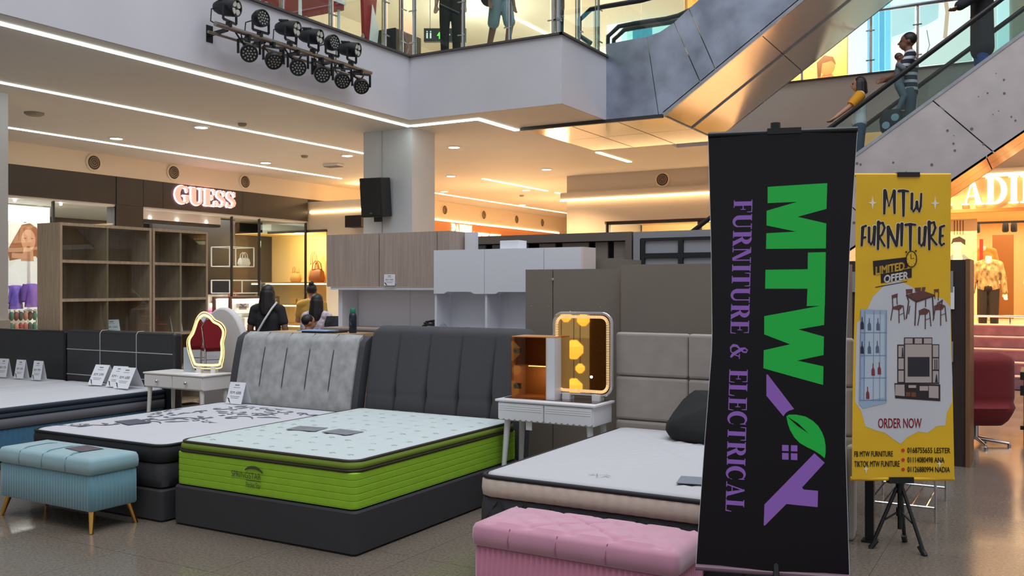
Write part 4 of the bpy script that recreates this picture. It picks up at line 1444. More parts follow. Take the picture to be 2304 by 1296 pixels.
# tiny scattered sprig prints and two grey leaflets lying on top
sprig = M('sprig_grey', (176, 190, 176), .8)
rs = random.Random(2)
ps = []
for i in range(9):
    for j in range(10):
        x, y = -.66 + .165 * i + rs.uniform(-.03, .03), -.85 + .19 * j + rs.uniform(-.03, .03)
        ps += ribbon([(x - .025, y), (x, y + .012), (x + .028, y + .002)], [.002, .005, .002]) + ribbon([(x - .015, y - .01), (x + .012, y - .012)], .003)
tag(print_on('sprig_print', sprig, ps, lambda u, v: (u, v, .308 + quilt(.16, .008)(u, v, min(1, max(abs(u) / .705, abs(v) / .9))) + .0025), t), None, None, kind='stuff')
leaflet_m = M('leaflet_grey', (120, 124, 132), .5)
for k, (x, y, a, l) in enumerate([(-4.56, 4.98, 8, 'first'), (-4.24, 4.99, -4, 'second')]):
    t2 = thing('leaflet', 'grey leaflet lying flat on the lime mattress, %s of two' % l, 'leaflet', (x, y, .5885), R(a))
    MB().box(-.12, .12, -.085, .085, 0, .003).build('sheet', leaflet_m, t2)
    print_on('leaflet_print', ink_grey, [rect(-.08, .03, .08, .05), rect(-.08, 0, .08, .01), rect(-.08, -.05, .02, -.03)], lambda u, v: (u, v, .0036), t2)

# ---- floral bed
bx, by = -5.93, 5.2
t = thing('bed_frame', 'black divan bed with pale grey channelled headboard under the floral mattress', 'bed', (bx, by, 0))
bed_base(t, .745, .96, .22, char2)
def channel_headboard(t, w, h, z0, y, n, panel_m, frame_m):
    """dark surround and a pale panel of soft channels; the whole board reclines in a curve"""
    lean = lambda z: .18 * (max(0, z) / h) ** 1.8
    def slab(x0, x1, yf, yb, za, zb, crease, m, name):
        nx, nz = 14, 24
        verts = []
        for side in (0, 1):
            for j in range(nz + 1):
                v = j / nz
                z = za + (zb - za) * v
                for i in range(nx + 1):
                    u = i / nx
                    yy = yb
                    if side == 0:
                        top = max(0, (z - (zb - .07)) / .07)
                        c = crease(u, z) if crease else 0
                        yy = yf + c + (1 - math.sqrt(max(0, 1 - top * top))) * .07
                    verts.append((x0 + (x1 - x0) * u, yy + lean(z), z + z0))
        W = nx + 1
        N = W * (nz + 1)
        f = []
        for j in range(nz):
            for i in range(nx):
                k = j * W + i
                f += [(k, k + 1, k + W + 1, k + W), (N + k + W, N + k + W + 1, N + k + 1, N + k)]
        for i in range(nx):
            k = nz * W + i
            f += [(i, N + i, N + i + 1, i + 1), (k, k + 1, N + k + 1, N + k)]
        for j in range(nz):
            k, l = j * W, j * W + nx
            f += [(k, k + W, N + k + W, N + k), (l + W, l, N + l, N + l + W)]
        MB().add(verts, f).build(name, m, t, 60)
    slab(-w / 2, w / 2, y - .10, y, 0, h - .012, None, frame_m, 'headboard')
    iw = w - .17
    cw = iw / n
    for k in range(n):
        x0 = -iw / 2 + k * cw + .02
        def cr(u, z, k=k):
            fade = min(1, max(0, (z - .55) / .12)) * min(1, max(0, (h - .05 - z) / .1))
            e = 0
            if k > 0:
                e += math.exp(-(u / .09) ** 2)
            if k < n - 1:
                e += math.exp(-((1 - u) / .09) ** 2)
            return .022 * e * fade - .008 * math.sin(PI * u)
        slab(x0, x0 + cw, y - .118, y - .06, .28, h, cr, panel_m, 'channel')
channel_headboard(t, 1.56, 1.165, .01, 1.10, 5, grey_velvet, char)
t = thing('mattress', 'white topped black mattress printed with grey florals beside the lime mattress', 'mattress', (bx, by, .22))
mb = MB()
loft(mb, .74, .955, .07, [(-.03, 0), (0, .015), (.004, .07), (.0, .14), (-.01, .17)], 6, ripple=lambda s, z: .004 * math.sin(s * 2 * PI / .16 + z * 20))
mb.build('black_side', M('mattress_charcoal', (46, 45, 48), .75, bump=.15, bscale=60), t, 60)
mb = MB()
loft(mb, .74, .955, .09, [(-.02, .17), (.006, .19), (.008, .25), (.0, .285), (-.012, .296)], 6)
mb.build('black_border', black_tick, t, 60)
mb = MB()
loft(mb, .725, .94, .09, [(-.0, .285), (-.004, .30), (-.03, .308)], 6, top=20, zf=quilt(.2, .004), step=.08)
mb.build('quilted_top', tick, t, 60)
mb = MB()
ring_tube(mb, .738, .953, .09, .296, .010)
mb.build('piping', black_tick, t, 60)
ps = []
def scroll(x, y, s, a, flip=1):
    out = []
    def tr(p):
        px_, py_ = p[0] * s, p[1] * s * flip
        return (x + px_ * math.cos(a) - py_ * math.sin(a), y + px_ * math.sin(a) + py_ * math.cos(a))
    def rib(pts, ws):
        return ribbon([tr(p) for p in pts], [w_ * s for w_ in ws])
    spi = [(.9 * math.exp(-.32 * q) * math.cos(q), .9 * math.exp(-.32 * q) * math.sin(q)) for q in [i * .45 for i in range(16)]]
    out += rib(spi, [.03 + .08 * math.sin(PI * i / 15) for i in range(16)])
    for q in range(5):
        b = .5 + q * .7
        cx, cy = 1.0 * math.cos(b), .9 * math.sin(b)
        out += rib([(cx, cy), (cx * 1.25 + .1, cy * 1.25), (cx * 1.5 + .3, cy * 1.35 + .05), (cx * 1.6 + .6, cy * 1.3)], [.02, .16, .12, .01])
    out += rib([(-.9, -.2), (-1.4, -.5), (-2.0, -.4), (-2.5, -.7), (-3.1, -.6)], [.05, .12, .05, .1, .01])
    out += rib([(-1.4, -.5), (-1.6, -.05), (-1.9, .1)], [.02, .12, .01])
    out += rib([(-2.0, -.4), (-2.2, -.8), (-2.5, -1.0)], [.02, .1, .01])
    return out
for (x, y, s, a, f_) in [(-.15, -.42, .17, .5, 1), (-.42, -.1, .14, 2.6, -1), (.25, .15, .18, .3, 1), (-.30, .5, .15, 1.8, -1), (.35, .66, .13, 2.8, 1), (-.55, -.72, .07, .1, 1), (-.58, .2, .09, 1.5, 1), (.1, -.12, .08, 3.4, -1), (.05, .42, .12, 3.0, 1), (.0, .75, .11, .4, -1)]:
    ps += scroll(x, y, s, a, f_)
def on_top(hx, hy, z0, q, e=.002):
    return lambda u, v: (u, v, z0 + q(u, v, min(1, max(abs(u) / hx, abs(v) / hy))) + e)
CUT_T = [((x * .05, 0, 0), (1, 0, 0)) for x in range(-15, 16)] + [((0, .05 * y, 0), (0, 1, 0)) for y in range(-19, 20)]
tag(print_on('floral_print', M('floral_grey', (98, 96, 105), .8), ps, on_top(.695, .91, .308, quilt(.2, .004), .003), t, CUT_T), None, None, kind='stuff')
tg = tag(MB().box(-.13, .13, -.09, .09, 0, .003).build('leaflet', M('leaflet_mauve', (96, 94, 112), .3), loc=(-6.18, 4.78, .5435), rz=R(-14)), 'dark shiny leaflet lying on the floral mattress', 'leaflet')
card('price card leaning on the grey channelled headboard', (-6.38, 6.0, .5385), R(2), 'RM 688', .19, .2)

# ---- blue bed pair at the far left
for k, (x0, x1, lab, lab2, hm) in enumerate([(-9.46, -7.9, 'bed with black stitched leather headboard behind the teal bench', 'white topped mattress with navy and blue sides nearest the small dresser', leather),
                                            (-11.05, -9.5, 'bed with plain black headboard at the picture edge', 'white topped mattress running out of the picture at the left edge', leather2)]):
    cx, hx = (x0 + x1) / 2, (x1 - x0) / 2
    cyy, hyy = 5.55, .97
    t = thing('bed_frame', lab, 'bed', (cx, cyy, 0))
    bed_base(t, hx, hyy, .06, char2)
    if k == 0:
        MB().box(-.9, .88, .98, 1.1, .02, 1.12).build('headboard', hm, t, bevel=.035, seg=3)
        for x in (-.30, .30):
            MB().tube([(x, .977, .1), (x, .977, 1.09), (x, 1.0, 1.12), (x, 1.07, 1.122)], .005, 6).build('stitch_line', stitch_w, t)
        for z in (.62, .90):
            MB().tube([(-.88, .977, z), (.86, .977, z)], .005, 6).build('stitch_line', stitch_w, t)
    else:
        MB().box(-.78, .66, .98, 1.08, .02, 1.10).build('headboard', hm, t, bevel=.02)
    t = thing('mattress', lab2, 'mattress', (cx, cyy, .06))
    mb = MB()
    loft(mb, hx - .005, hyy - .005, .05, [(-.02, 0), (0, .015), (.004, .15), (0, .29)], 5, ripple=lambda s, z: .0025 * math.sin(s * 2 * PI / .05), step=.0125)
    mb.build('blue_side', blue_fab, t, 60)
    mb = MB()
    loft(mb, hx, hyy, .05, [(-.01, .29), (.004, .30), (.004, .375), (-.01, .385)], 5)
    mb.build('grey_band', greyband, t, 60)
    mb = MB()
    loft(mb, hx, hyy, .06, [(-.012, .385), (.006, .395), (.006, .42), (-.006, .43), (.006, .44), (.008, .465), (-.006, .478)], 5)
    mb.build('navy_border', navy, t, 60)
    mb = MB()
    loft(mb, hx - .01, hyy - .01, .06, [(0, .47), (-.004, .484), (-.03, .492)], 5, top=16, zf=quilt(.22, .008), step=.1)
    mb.build('quilted_top', tick, t, 60)
    mb = MB()
    ring_tube(mb, hx, hyy, .05, .295, .006)
    mb.build('piping', black_tick, t, 60)
zt = .572
pr = [('RM 779', -10.30, 6.22, 'first price card from the picture edge on the black bed'), ('RM 399', -9.98, 6.22, 'second price card from the picture edge'), ('RM 799', -9.66, 6.22, 'third price card, last of the trio by the picture edge')]
for p_, x, y, l in pr:
    card(l, (x, y, zt), R(4), p_, .15, .21, -10)
pr = [('RM 599', -8.62, 6.2, 'price card before the stitched black headboard, first of three'), ('RM 499', -8.30, 6.18, 'price card before the stitched black headboard, middle of three'), ('RM 688', -8.10, 6.12, 'glossy price card before the stitched headboard, nearest the dresser')]
for p_, x, y, l in pr:
    card(l, (x, y, zt), R(6), p_, .2, .23, -28)

# ---- beige bed at the right
wx, wy = -1.885, 5.2
t = thing('bed_frame', 'bed with beige panelled velvet headboard behind the black banner', 'bed', (wx, wy, 0))
bed_base(t, .78, .96, .165, char2)
MB().box(-.825, .825, 1.03, 1.12, .0, 1.25).build('headboard', beige_velvet, t, bevel=.03, seg=3)
pw, ph = .8, [(.30, .82), (.83, 1.25)]
for i in range(3):
    for z0, z1 in [(.02, .32), (.325, .64), (.645, .955), (.96, 1.27)]:
        x0 = -.82 + i * .547
        MB().box(x0, x0 + .543, .985, 1.06, z0, z1).build('padded_panel', beige_velvet, t, bevel=.02, seg=3)
MB().box(.79, .835, .9, 1.0, 0, .6).build('side_wing', beige_velvet, t, bevel=.02)
t = thing('mattress', 'white quilted mattress with beige band on a dark diamond base layer', 'mattress', (wx, wy, .165))
mb = MB()
loft(mb, .775, .955, .06, [(-.03, 0), (0, .02), (.006, .12), (.006, .24), (-.01, .30)], 6, step=.03, ripple=lambda s, z: .006 * abs(math.sin((s + z) * PI / .16)) * abs(math.sin((s - z) * PI / .16)))
mb.build('dark_side', M('mattress_graphite', (50, 50, 54), .8, bump=.1, bscale=80), t, 60)
for s0 in range(20):
    x = -.74 + s0 * .08
    if s0 < 18:
        MB().tube([(x, -.962, .05), (x + .11, -.966, .17), (x + .02, -.962, .29)] if s0 % 2 else [(x + .11, -.962, .05), (x, -.966, .17), (x + .09, -.962, .29)], .003, 5).build('diamond_stitch', M('stitch_dark', (30, 30, 32), .8), t)
mb = MB()
loft(mb, .775, .955, .08, [(-.02, .30), (.006, .312), (.012, .345), (.008, .395), (-.006, .41)], 6, step=.02, ripple=lambda s, z: .002 * math.sin(s * 2 * PI / .07))
mb.build('beige_band', beige_band, t, 60)
mb = MB()
ring_tube(mb, .772, .952, .08, .413, .013)
mb.build('piping', black_tick, t, 60)
mb = MB()
loft(mb, .76, .94, .08, [(-.0, .408), (-.004, .424), (-.03, .434)], 6, top=30, zf=quilt(.13, .013, True), step=.05)
mb.build('quilted_top', M('mattress_quilt', (178, 176, 178), .85, bump=.1, bscale=30), t, 60)
print_on('script_mark', ink_grey, ribbon([(-.2, -.78), (-.17, -.74), (-.15, -.79), (-.12, -.74), (-.08, -.77)], .004), lambda u, v: (u, v, .447), t)
tag(MB().box(-.13, .13, -.09, .09, 0, .003).build('leaflet', leaflet_m, loc=(-1.5, 4.55, .6135), rz=R(12)), 'grey leaflet on the white quilted mattress beside the black banner', 'leaflet')
# black pillow
def pillow(lab, loc, rz, rx, m, a=.33, b=.22, c=.09):
    mb = MB()
    rows = []
    n = 24
    for j in range(13):
        v = -1 + 2 * j / 12
        th = math.sqrt(max(0, 1 - v * v))
        ring = []
        for i in range(n):
            q = 2 * PI * i / n
            cx, sx = math.cos(q), math.sin(q)
            x = a * math.copysign(abs(cx) ** .55, cx) * (th ** .25 if th > 0 else 0)
            y = b * math.copysign(abs(sx) ** .55, sx) * (th ** .25 if th > 0 else 0)
            e = max(abs(x) / a, abs(y) / b)
            ring.append((x, y, c * v * (1 - .75 * e ** 3)))
        rows.append(ring)
    mb.rings(rows)
    mb.xf(Matrix.Rotation(R(rx), 4, 'X'))
    return tag(mb.build('pillow', m, loc=loc, rz=rz, smooth=70), lab, 'pillow')
pillow('black pillow on the white bed, half hidden by the black banner', (-1.80, 5.84, .75), R(-6), 28, M('pillow_black', (11, 11, 12), .85), .36, .26, .13)

# ================================================================== BENCHES
def bench(name, lab, loc, hx, hy, H_, m, m2, leg_m, tuft, legs):
    t = thing(name, lab, 'bench', loc)
    lz = .14 if legs else .0
    pl = .0045 if legs else .009
    z1 = H_ - .11
    mb = MB()
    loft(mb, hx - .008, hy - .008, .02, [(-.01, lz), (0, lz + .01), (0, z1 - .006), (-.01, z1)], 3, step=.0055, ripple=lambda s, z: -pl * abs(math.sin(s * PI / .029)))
    mb.build('pleated_box', m, t, 70)
    mb = MB()
    def zf(x, y, k):
        base = .014 * (1 - k ** 4)
        if tuft == 'lines':
            d = min(abs(x - q) for q in (-hx * .5, 0, hx * .5))
            return base - .010 * math.exp(-(d / .012) ** 2) * (1 if y < .05 else max(0, 1 - (y - .05) / .1))
        px_, py_ = hx / 2.4, hy * .8
        a = (x / px_ + y / py_) ; b = (x / px_ - y / py_)
        da, db = abs(a - round(a)), abs(b - round(b))
        return base + .008 - .012 * math.exp(-(da / .08) ** 2) - .012 * math.exp(-(db / .08) ** 2)
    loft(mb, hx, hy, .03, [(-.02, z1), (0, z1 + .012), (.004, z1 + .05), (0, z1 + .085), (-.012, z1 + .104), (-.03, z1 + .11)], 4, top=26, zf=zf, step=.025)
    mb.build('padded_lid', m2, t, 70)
    if tuft == 'lines':
        for q in (-hx * .5, 0, hx * .5):
            MB().tube([(q, -hy - .004, z1 + .012), (q, -hy - .006, z1 + .05), (q, -hy + .006, z1 + .1), (q, -hy + .06, z1 + .121), (q + .0, .02, z1 + .124), (q + .05, .06, z1 + .124)], .0028, 6).build('seam', M('seam_teal', (96, 128, 136), .8), t)
    else:
        for q in (-hx * .6, -hx * .12, hx * .36):
            MB().tube([(q, -hy - .004, z1 + .012), (q, -hy - .006, z1 + .05), (q + .005, -hy + .008, z1 + .1), (q + .02, -hy + .08, z1 + .115)], .0028, 6).build('seam', M('seam_pink', (160, 96, 116), .8), t)
        for x, y in [(-.3, .0), (0, .0), (.3, 0), (-.15, .1), (.15, .1), (-.42, .1), (.42, .1), (-.15, -.1), (.15, -.1)]:
            MB().ball((x, y, z1 + .112), (.012, .012, .006), 10, 6).build('button', m2, t, 60)
    if legs:
        for sx in (-1, 1):
            for sy in (-1, 1):
                MB().tube([(sx * (hx - .05), sy * (hy - .05), lz), (sx * (hx - .015), sy * (hy - .02), 0)], [.022, .013], 12).build('leg', leg_m, t, 50)
    else:
        for sx in (-1, 1):
            for sy in (-1, 1):
                MB().lathe([(.02, 0), (.02, .01)], (sx * (hx - .05), sy * (hy - .05), 0), 10).build('foot', leg_m, t)
    return t
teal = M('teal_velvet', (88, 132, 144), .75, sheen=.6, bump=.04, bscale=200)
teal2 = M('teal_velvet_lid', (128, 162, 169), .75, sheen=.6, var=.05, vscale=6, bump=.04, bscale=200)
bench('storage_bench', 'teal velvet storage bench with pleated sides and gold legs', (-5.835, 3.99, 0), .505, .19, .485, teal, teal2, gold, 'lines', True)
tag(MB().box(-.11, .11, -.075, .075, 0, .003).build('leaflet', M('leaflet_brown', (92, 84, 92), .4), loc=(-5.66, 3.99, .5005), rz=R(-8)), 'dark leaflet lying on the teal bench', 'leaflet')
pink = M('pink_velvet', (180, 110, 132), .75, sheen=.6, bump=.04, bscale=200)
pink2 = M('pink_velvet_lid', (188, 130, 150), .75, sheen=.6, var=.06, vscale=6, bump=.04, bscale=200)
bench('storage_bench', 'pink velvet storage bench with pleated front before the white bed', (-1.84, 3.875, 0), .51, .195, .49, pink, pink2, black_plastic, 'diamond', False)
def wb_(t, name, mat, b, bevel=0):
    l = t.location
    return MB().box(b[0] - l.x, b[1] - l.x, b[2] - l.y, b[3] - l.y, b[4] - l.z, b[5] - l.z).build(name, mat, t, bevel=bevel)
# ================================================================== SMALL DRESSER AND FLOWER MIRROR
cream_lac = M('cream_lacquer', (228, 222, 216), .35)
t = thing('dresser', 'small cream two drawer dresser under the wavy lit mirror', 'dresser', (-7.37, 6.33, 0))
wb_(t, 'carcass', cream_lac, (-7.79, -6.96, 6.17, 6.52, .60, .735), .006)
wb_(t, 'table_top', cream_lac, (-7.80, -6.95, 6.15, 6.53, .735, .752), .004)
for x0, x1, kx in ((-7.785, -7.385, -7.58), (-7.375, -6.965, -7.17)):
    d = wb_(t, 'drawer', cream_lac, (x0, x1, 6.155, 6.18, .612, .728), .004)
    MB().ball((kx + 7.37, 6.135 - 6.33, .672), .016, 12, 8).build('knob', chrome, d, 60)
for sx in (-.37, .37):
    for sy in (-.14, .14):
        MB().tube([(sx, sy, .6), (sx * 1.08, sy * 1.15, 0)], [.022, .013], 10).build('leg', cream_lac, t, 50)
t = thing('lit_mirror', 'wavy flower shaped table mirror with glowing rim', 'mirror', (-7.16, 6.38, .752), R(22))
out = [(465, 88), (555, 135), (620, 215), (720, 270), (785, 370), (785, 480), (757, 600), (765, 720), (760, 850), (735, 960), (690, 1030), (330, 1030), (272, 980),
       (238, 880), (203, 760), (181, 620), (197, 530), (252, 440), (300, 300), (332, 200), (392, 115)]
sm = []
n = len(out)
for i in range(n):
    p0, p1, p2, p3 = [out[(i + k - 1) % n] for k in range(4)]
    for q in (0, .33, .67):
        f = lambda a, b, c, d: .5 * (2 * b + (c - a) * q + (2 * a - 5 * b + 4 * c - d) * q * q + (3 * b - a - 3 * c + d) * q ** 3)
        sm.append(((f(p0[0], p1[0], p2[0], p3[0]) - 480) * .00066, (1035 - f(p0[1], p1[1], p2[1], p3[1])) * .000585 + .045))
def shrink(pts, k):
    m = len(pts)
    res = []
    for i in range(m):
        a, b = pts[i - 1], pts[(i + 1) % m]
        dx, dz = b[0] - a[0], b[1] - a[1]
        l = math.hypot(dx, dz)
        res.append((pts[i][0] - (-dz / l) * -k * -1, pts[i][1] - dx / l * k) if False else (pts[i][0] + dz / l * -k, pts[i][1] - dx / l * -k * -1))
    return res
tilt = Matrix.Translation((0, 0, .04)) @ Matrix.Rotation(R(.2), 4, 'X') @ Matrix.Translation((0, 0, -.04))
MB().prism(sm, 'y', .0, .03).xf(tilt).build('mirror_back', M('mirror_back', (200, 186, 150), .4), t, 40)
cxm = sum(p[0] for p in sm) / len(sm)
czm = sum(p[1] for p in sm) / len(sm)
sc_ = lambda k: [(cxm + (p[0] - cxm) * k, czm + (p[1] - czm) * k) for p in sm]
mir = M('mirror_silver', (235, 235, 235), .01, 1)
MB().prism(sc_(.985), 'y', -.004, .0).xf(tilt).build('mirror_glass', mir, t)
MB().tube([(x, -.006, z) for x, z in sc_(.885)], .011, 6, closed=True).xf(tilt).build('glow_rim', E('mirror_glow', (255, 226, 150), 1.1), t, 60)
MB().tube([(x, .0, z) for x, z in sc_(1.0)], .006, 6, closed=True).xf(tilt).build('edge_trim', E('mirror_edge', (255, 222, 150), .7), t, 60)
for x in (-.07, .08):
    MB().box(x - .022, x + .022, -.02, .05, 0, .06).build('foot', cream_lac, t)
t = thing('acrylic_organizer', 'clear plastic tray standing beside the wavy mirror', 'tray', (-7.42, 6.4, .753))
MB().box(-.06, .06, -.02, .02, 0, .24).build('pane', M('acrylic', (200, 212, 222), .1, alpha=.6), t)
tag(MB().box(-.1, .1, -.06, .06, 0, .004).build('leaflet', paper, loc=(-7.2, 6.24, .753), rz=.2), 'white slip of paper on the small cream dresser', 'paper')
t = thing('arch_panel', 'pale rounded padded panel standing behind the wavy mirror', 'headboard', (-7.2, 6.64, 0))
ar = [(-.36, 0), (.30, 0)] + [(-.03 + .33 * math.cos(R(a)), .90 + .49 * math.sin(R(a))) for a in range(0, 181, 12)] + [(-.36, .9)]
MB().prism(ar, 'y', 0, .08).build('panel', M('arch_white', (206, 200, 198), .8), t, 40, bevel=.02)

# red banquet chairs standing in the aisle, seen in the wavy mirror
red_ch = M('red_vinyl', (150, 16, 36), .6)
def banquet(lab, loc, rz):
    t = thing('banquet_chair', lab, 'chair', loc, rz, 'red banquet chairs in the aisle')
    MB().prism([(-.2, .48), (.2, .48), (.24, .85), (.17, .98), (0, 1.04), (-.17, .98), (-.24, .85)], 'y', .17, .22).build('backrest', red_ch, t, bevel=.012)
    MB().tube([(-.2, .195, .46), (-.25, .195, .86), (-.17, .195, 1.0), (0, .195, 1.065), (.17, .195, 1.0), (.25, .195, .86), (.2, .195, .46)], .012, 8).build('back_frame', chrome, t, 50)
    MB().box(-.21, .21, -.22, .18, .42, .48).build('seat', red_ch, t, bevel=.02)
    for sx in (-.2, .2):
        MB().tube([(sx, -.2, .42), (sx, -.22, 0)], .013, 8).build('leg', chrome, t)
        MB().tube([(sx, .19, .46), (sx, .24, 0)], .013, 8).build('leg', chrome, t)
    MB().tube([(-.2, -.2, .25), (.2, -.2, .25)], .009, 6).build('stretcher', chrome, t)
banquet('red chair seen in the wavy mirror, brighter and farther back', (-8.0, -1.7, 0), R(6))
banquet('red chair seen in the wavy mirror, darker and nearer', (-7.58, -1.2, 0), R(-14))

# ================================================================== RIGHT DRESSER, AMBER CABINET, CRYSTAL MIRROR
t = thing('dresser', 'white two drawer dressing table with scalloped fronts between the beds', 'dresser', (-3.12, 6.03, 0))
wb_(t, 'carcass', white_lac, (-3.51, -2.74, 5.885, 6.20, .615, .755), .005)
wb_(t, 'table_top', white_lac, (-3.53, -2.72, 5.86, 6.21, .755, .772), .004)
wb_(t, 'glass_sheet', M('amber_gloss', (70, 44, 30), .05), (-3.50, -2.75, 5.95, 6.20, .772, .776))
for x0, x1 in ((-3.505, -3.13), (-3.12, -2.745)):
    l = t.location
    n = 8
    pts = [(x0 - l.x, .745), (x0 - l.x, .635)]
    for k in range(n):
        for q in range(5):
            xx = x0 + (x1 - x0) * (k + q / 4) / n
            pts.append((xx - l.x, .632 - .010 * math.sin(PI * q / 4)))
    pts += [(x1 - l.x, .635), (x1 - l.x, .745)]
    d = MB().prism(pts, 'y', 5.868 - l.y, 5.886 - l.y).build('drawer', white_lac, t)
    for z in (.725, .71, .695):
        wb_(t, 'drawer_bead', white_lac, (x0 + .01, x1 - .01, 5.8655, 5.868, z, z + .003))
for sx in (-.34, .33):
    for sy in (-.1, .12):
        MB().tube([(sx, sy, .615), (sx * 1.12, sy * 1.3, 0)], [.024, .014], 10).build('leg', white_lac, t, 50)
tag(box('hang_tag', paper, (-3.29, -3.24, 5.9, 5.903, .555, .614)), 'white tag hanging below the white dressing table', 'tag')

t = thing('vanity_cabinet', 'small amber glass fronted cabinet on the white dressing table', 'cabinet', (-3.30, 6.07, .776), R(4))
amb = M('amber_panel', (150, 112, 78), .35)
MB().box(-.13, .13, .10, .115, 0, .45).build('back_panel', amb, t)
MB().box(-.145, -.13, -.11, .115, 0, .45).build('side_panel', amb, t)
MB().box(.13, .20, -.11, .115, 0, .45).build('side_panel', M('acrylic_white', (214, 216, 222), .2), t)
MB().box(-.145, .20, -.11, .115, .45, .458).build('top_panel', M('amber_edge', (206, 150, 96), .3), t)
MB().box(-.145, .13, -.11, .115, 0, .012).build('bottom_panel', amb, t)
MB().box(-.13, .13, -.08, .10, .235, .243).build('shelf', amb, t)
MB().box(-.02, .13, -.085, -.08, .236, .242).build('shelf_light', E('shelf_warm', (255, 220, 170), 3), t)
dr = MB().box(-.145, .135, -.122, -.114, 0, .455).build('door', glass_mat('amber_glass', (.92, .72, .50), 1.35), t)
for z in (.09, .35):
    MB().box(-.115, -.075, -.114, -.09, z - .02, z + .02).build('hinge', black_metal, dr)
    MB().ball((-.11, -.115, z), (.022, .008, .022)).build('hinge', black_metal, dr)
point('vanity_cabinet_led', (-3.26, 6.05, .95), .45, (1, .9, .74), .02)

t = thing('lit_mirror', 'rounded rectangular mirror with crystal lit border on the dressing table', 'mirror', (-2.93, 6.1, .776))
def rrp(hx, hz, r, cz, nc=7):
    return [(p[0], p[1] + cz) for p in rrect(hx, hz, r, nc)]
MB().prism(rrp(.235, .3, .075, .335), 'y', 0, .02).build('mirror_back', white_lac, t, 40)
MB().prism(rrp(.222, .287, .065, .335), 'y', -.004, 0).build('mirror_glass', M('mirror_amber', (216, 168, 96), .02, 1), t)
pts = rrect(.205, .27, .055, 8, .012)
mb = MB()
for i in range(0, len(pts), 1):
    p = pts[i]
    c = Vector((p[0], -.006, p[1] + .335))
    nn = Vector((p[2], 0, p[3]))
    mb.bar(c - nn * .011, c + nn * .011, .007, .006, up=(0, 1, 0))
tag(mb.build('crystal_border', M('crystal', (255, 226, 176), .1, emit=.45, ecol=(255, 206, 140)), t), None, None, kind='stuff')
MB().tube([(p[0], -.002, p[1] + .335) for p in rrect(.235, .3, .075, 7, .1)], .007, 8, closed=True).build('silver_rim', chrome, t, 60)
MB().lathe([(.001, 0), (.009, 0), (.009, .003), (.001, .003)], (.075, -.004, .17), 12, 'y').build('touch_switch', lamp_white, t)
for x in (-.12, .12):
    MB().box(x - .03, x + .03, -.03, .05, 0, .045).build('foot', white_lac, t)
# made-up amber lanterns out of view, added to reflect in the crystal mirror
t = thing('added_lantern_stand', 'made-up stand of amber lanterns added out of view to reflect in the crystal mirror', 'reflection prop', (-5.12, 1.55, 0), R(154))
brn = M('stand_brown', (70, 48, 30), .7, var=.3, vscale=30)
MB().box(-.55, -.1, .1, .14, .1, 2.0).build('back_board', brn, t)
MB().bar((-.55, .1, 1.95), (.55, .1, 1.95), .04).build('crossbar', black_metal, t)
for x in (-.55, .55):
    MB().bar((x, .1, 0), (x, .1, 1.97), .04).build('post', black_metal, t)
    MB().box(x - .04, x + .04, -.1, .3, 0, .03).build('foot', black_metal, t)
lant = E('added_lantern_glow', (255, 214, 130), 1.6)
for x, z, s in [(.30, .84, .09), (.10, .80, .12), (-.02, 1.18, .08), (.26, .52, .08), (.02, .56, .06), (.10, .32, .11), (.2, 1.22, .07)]:
    lp = MB().lathe([(s * .35, -s), (s, -s * .35), (s, s * .35), (s * .35, s)], (x, 0, z), 6).build('added_lantern', lant, t)
    MB().tube([(x, .0, z + s), (x, .06, 1.95)], .005, 5).build('cord', black_metal, lp)

# ================================================================== WOODEN BOOKCASES
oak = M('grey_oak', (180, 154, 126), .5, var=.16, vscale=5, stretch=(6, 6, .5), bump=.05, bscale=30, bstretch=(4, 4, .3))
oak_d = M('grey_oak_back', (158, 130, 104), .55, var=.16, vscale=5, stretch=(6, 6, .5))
def bookcase(lab, xf, y0, y1, dep, H_, doors):
    t = thing('bookcase', lab, 'bookcase', (xf, y0, 0), 0, 'grey oak bookcases')
    L = y1 - y0
    MB().box(-dep, 0, 0, .03, 0, H_).build('side_panel', oak, t)
    MB().box(-dep, 0, L - .03, L, 0, H_).build('side_panel', oak, t)
    MB().box(-dep, 0, .03, L - .03, H_ - .035, H_).build('top_panel', oak, t)
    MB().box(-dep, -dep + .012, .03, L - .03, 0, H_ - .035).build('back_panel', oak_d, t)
    MB().box(-dep + .012, -.01, L / 2 - .012, L / 2 + .012, .06, H_ - .035).build('divider', oak, t)
    for k in range(5):
        z = .05 + k * .463
        MB().box(-dep + .012, -.004, .03, L - .03, z - .017, z + .017).build('shelf', oak, t)
    if doors:
        for a, b in ((.04, L / 2 + .02), (L / 2 - .02, L - .04)):
            MB().box(-.02 if a < .1 else -.01, -.016 if a < .1 else -.006, a, b, .07, H_ - .045).build('sliding_glass', glass, t)
bookcase('wide grey oak bookcase with open shelves behind the black headboards', -10.06, 6.78, 8.07, .44, 2.36, True)
bookcase('narrower grey oak bookcase with glass doors beside the wide one', -10.06, 8.09, 9.0, .44, 2.36, True)
card('price card on a shelf of the wide oak bookcase', (-10.2, 7.6, .99), R(80), 'RM 550', .2, .2, -15)
card('price card on a shelf of the narrower oak bookcase', (-10.2, 8.6, .99), R(80), 'RM 480', .16, .22, -15)

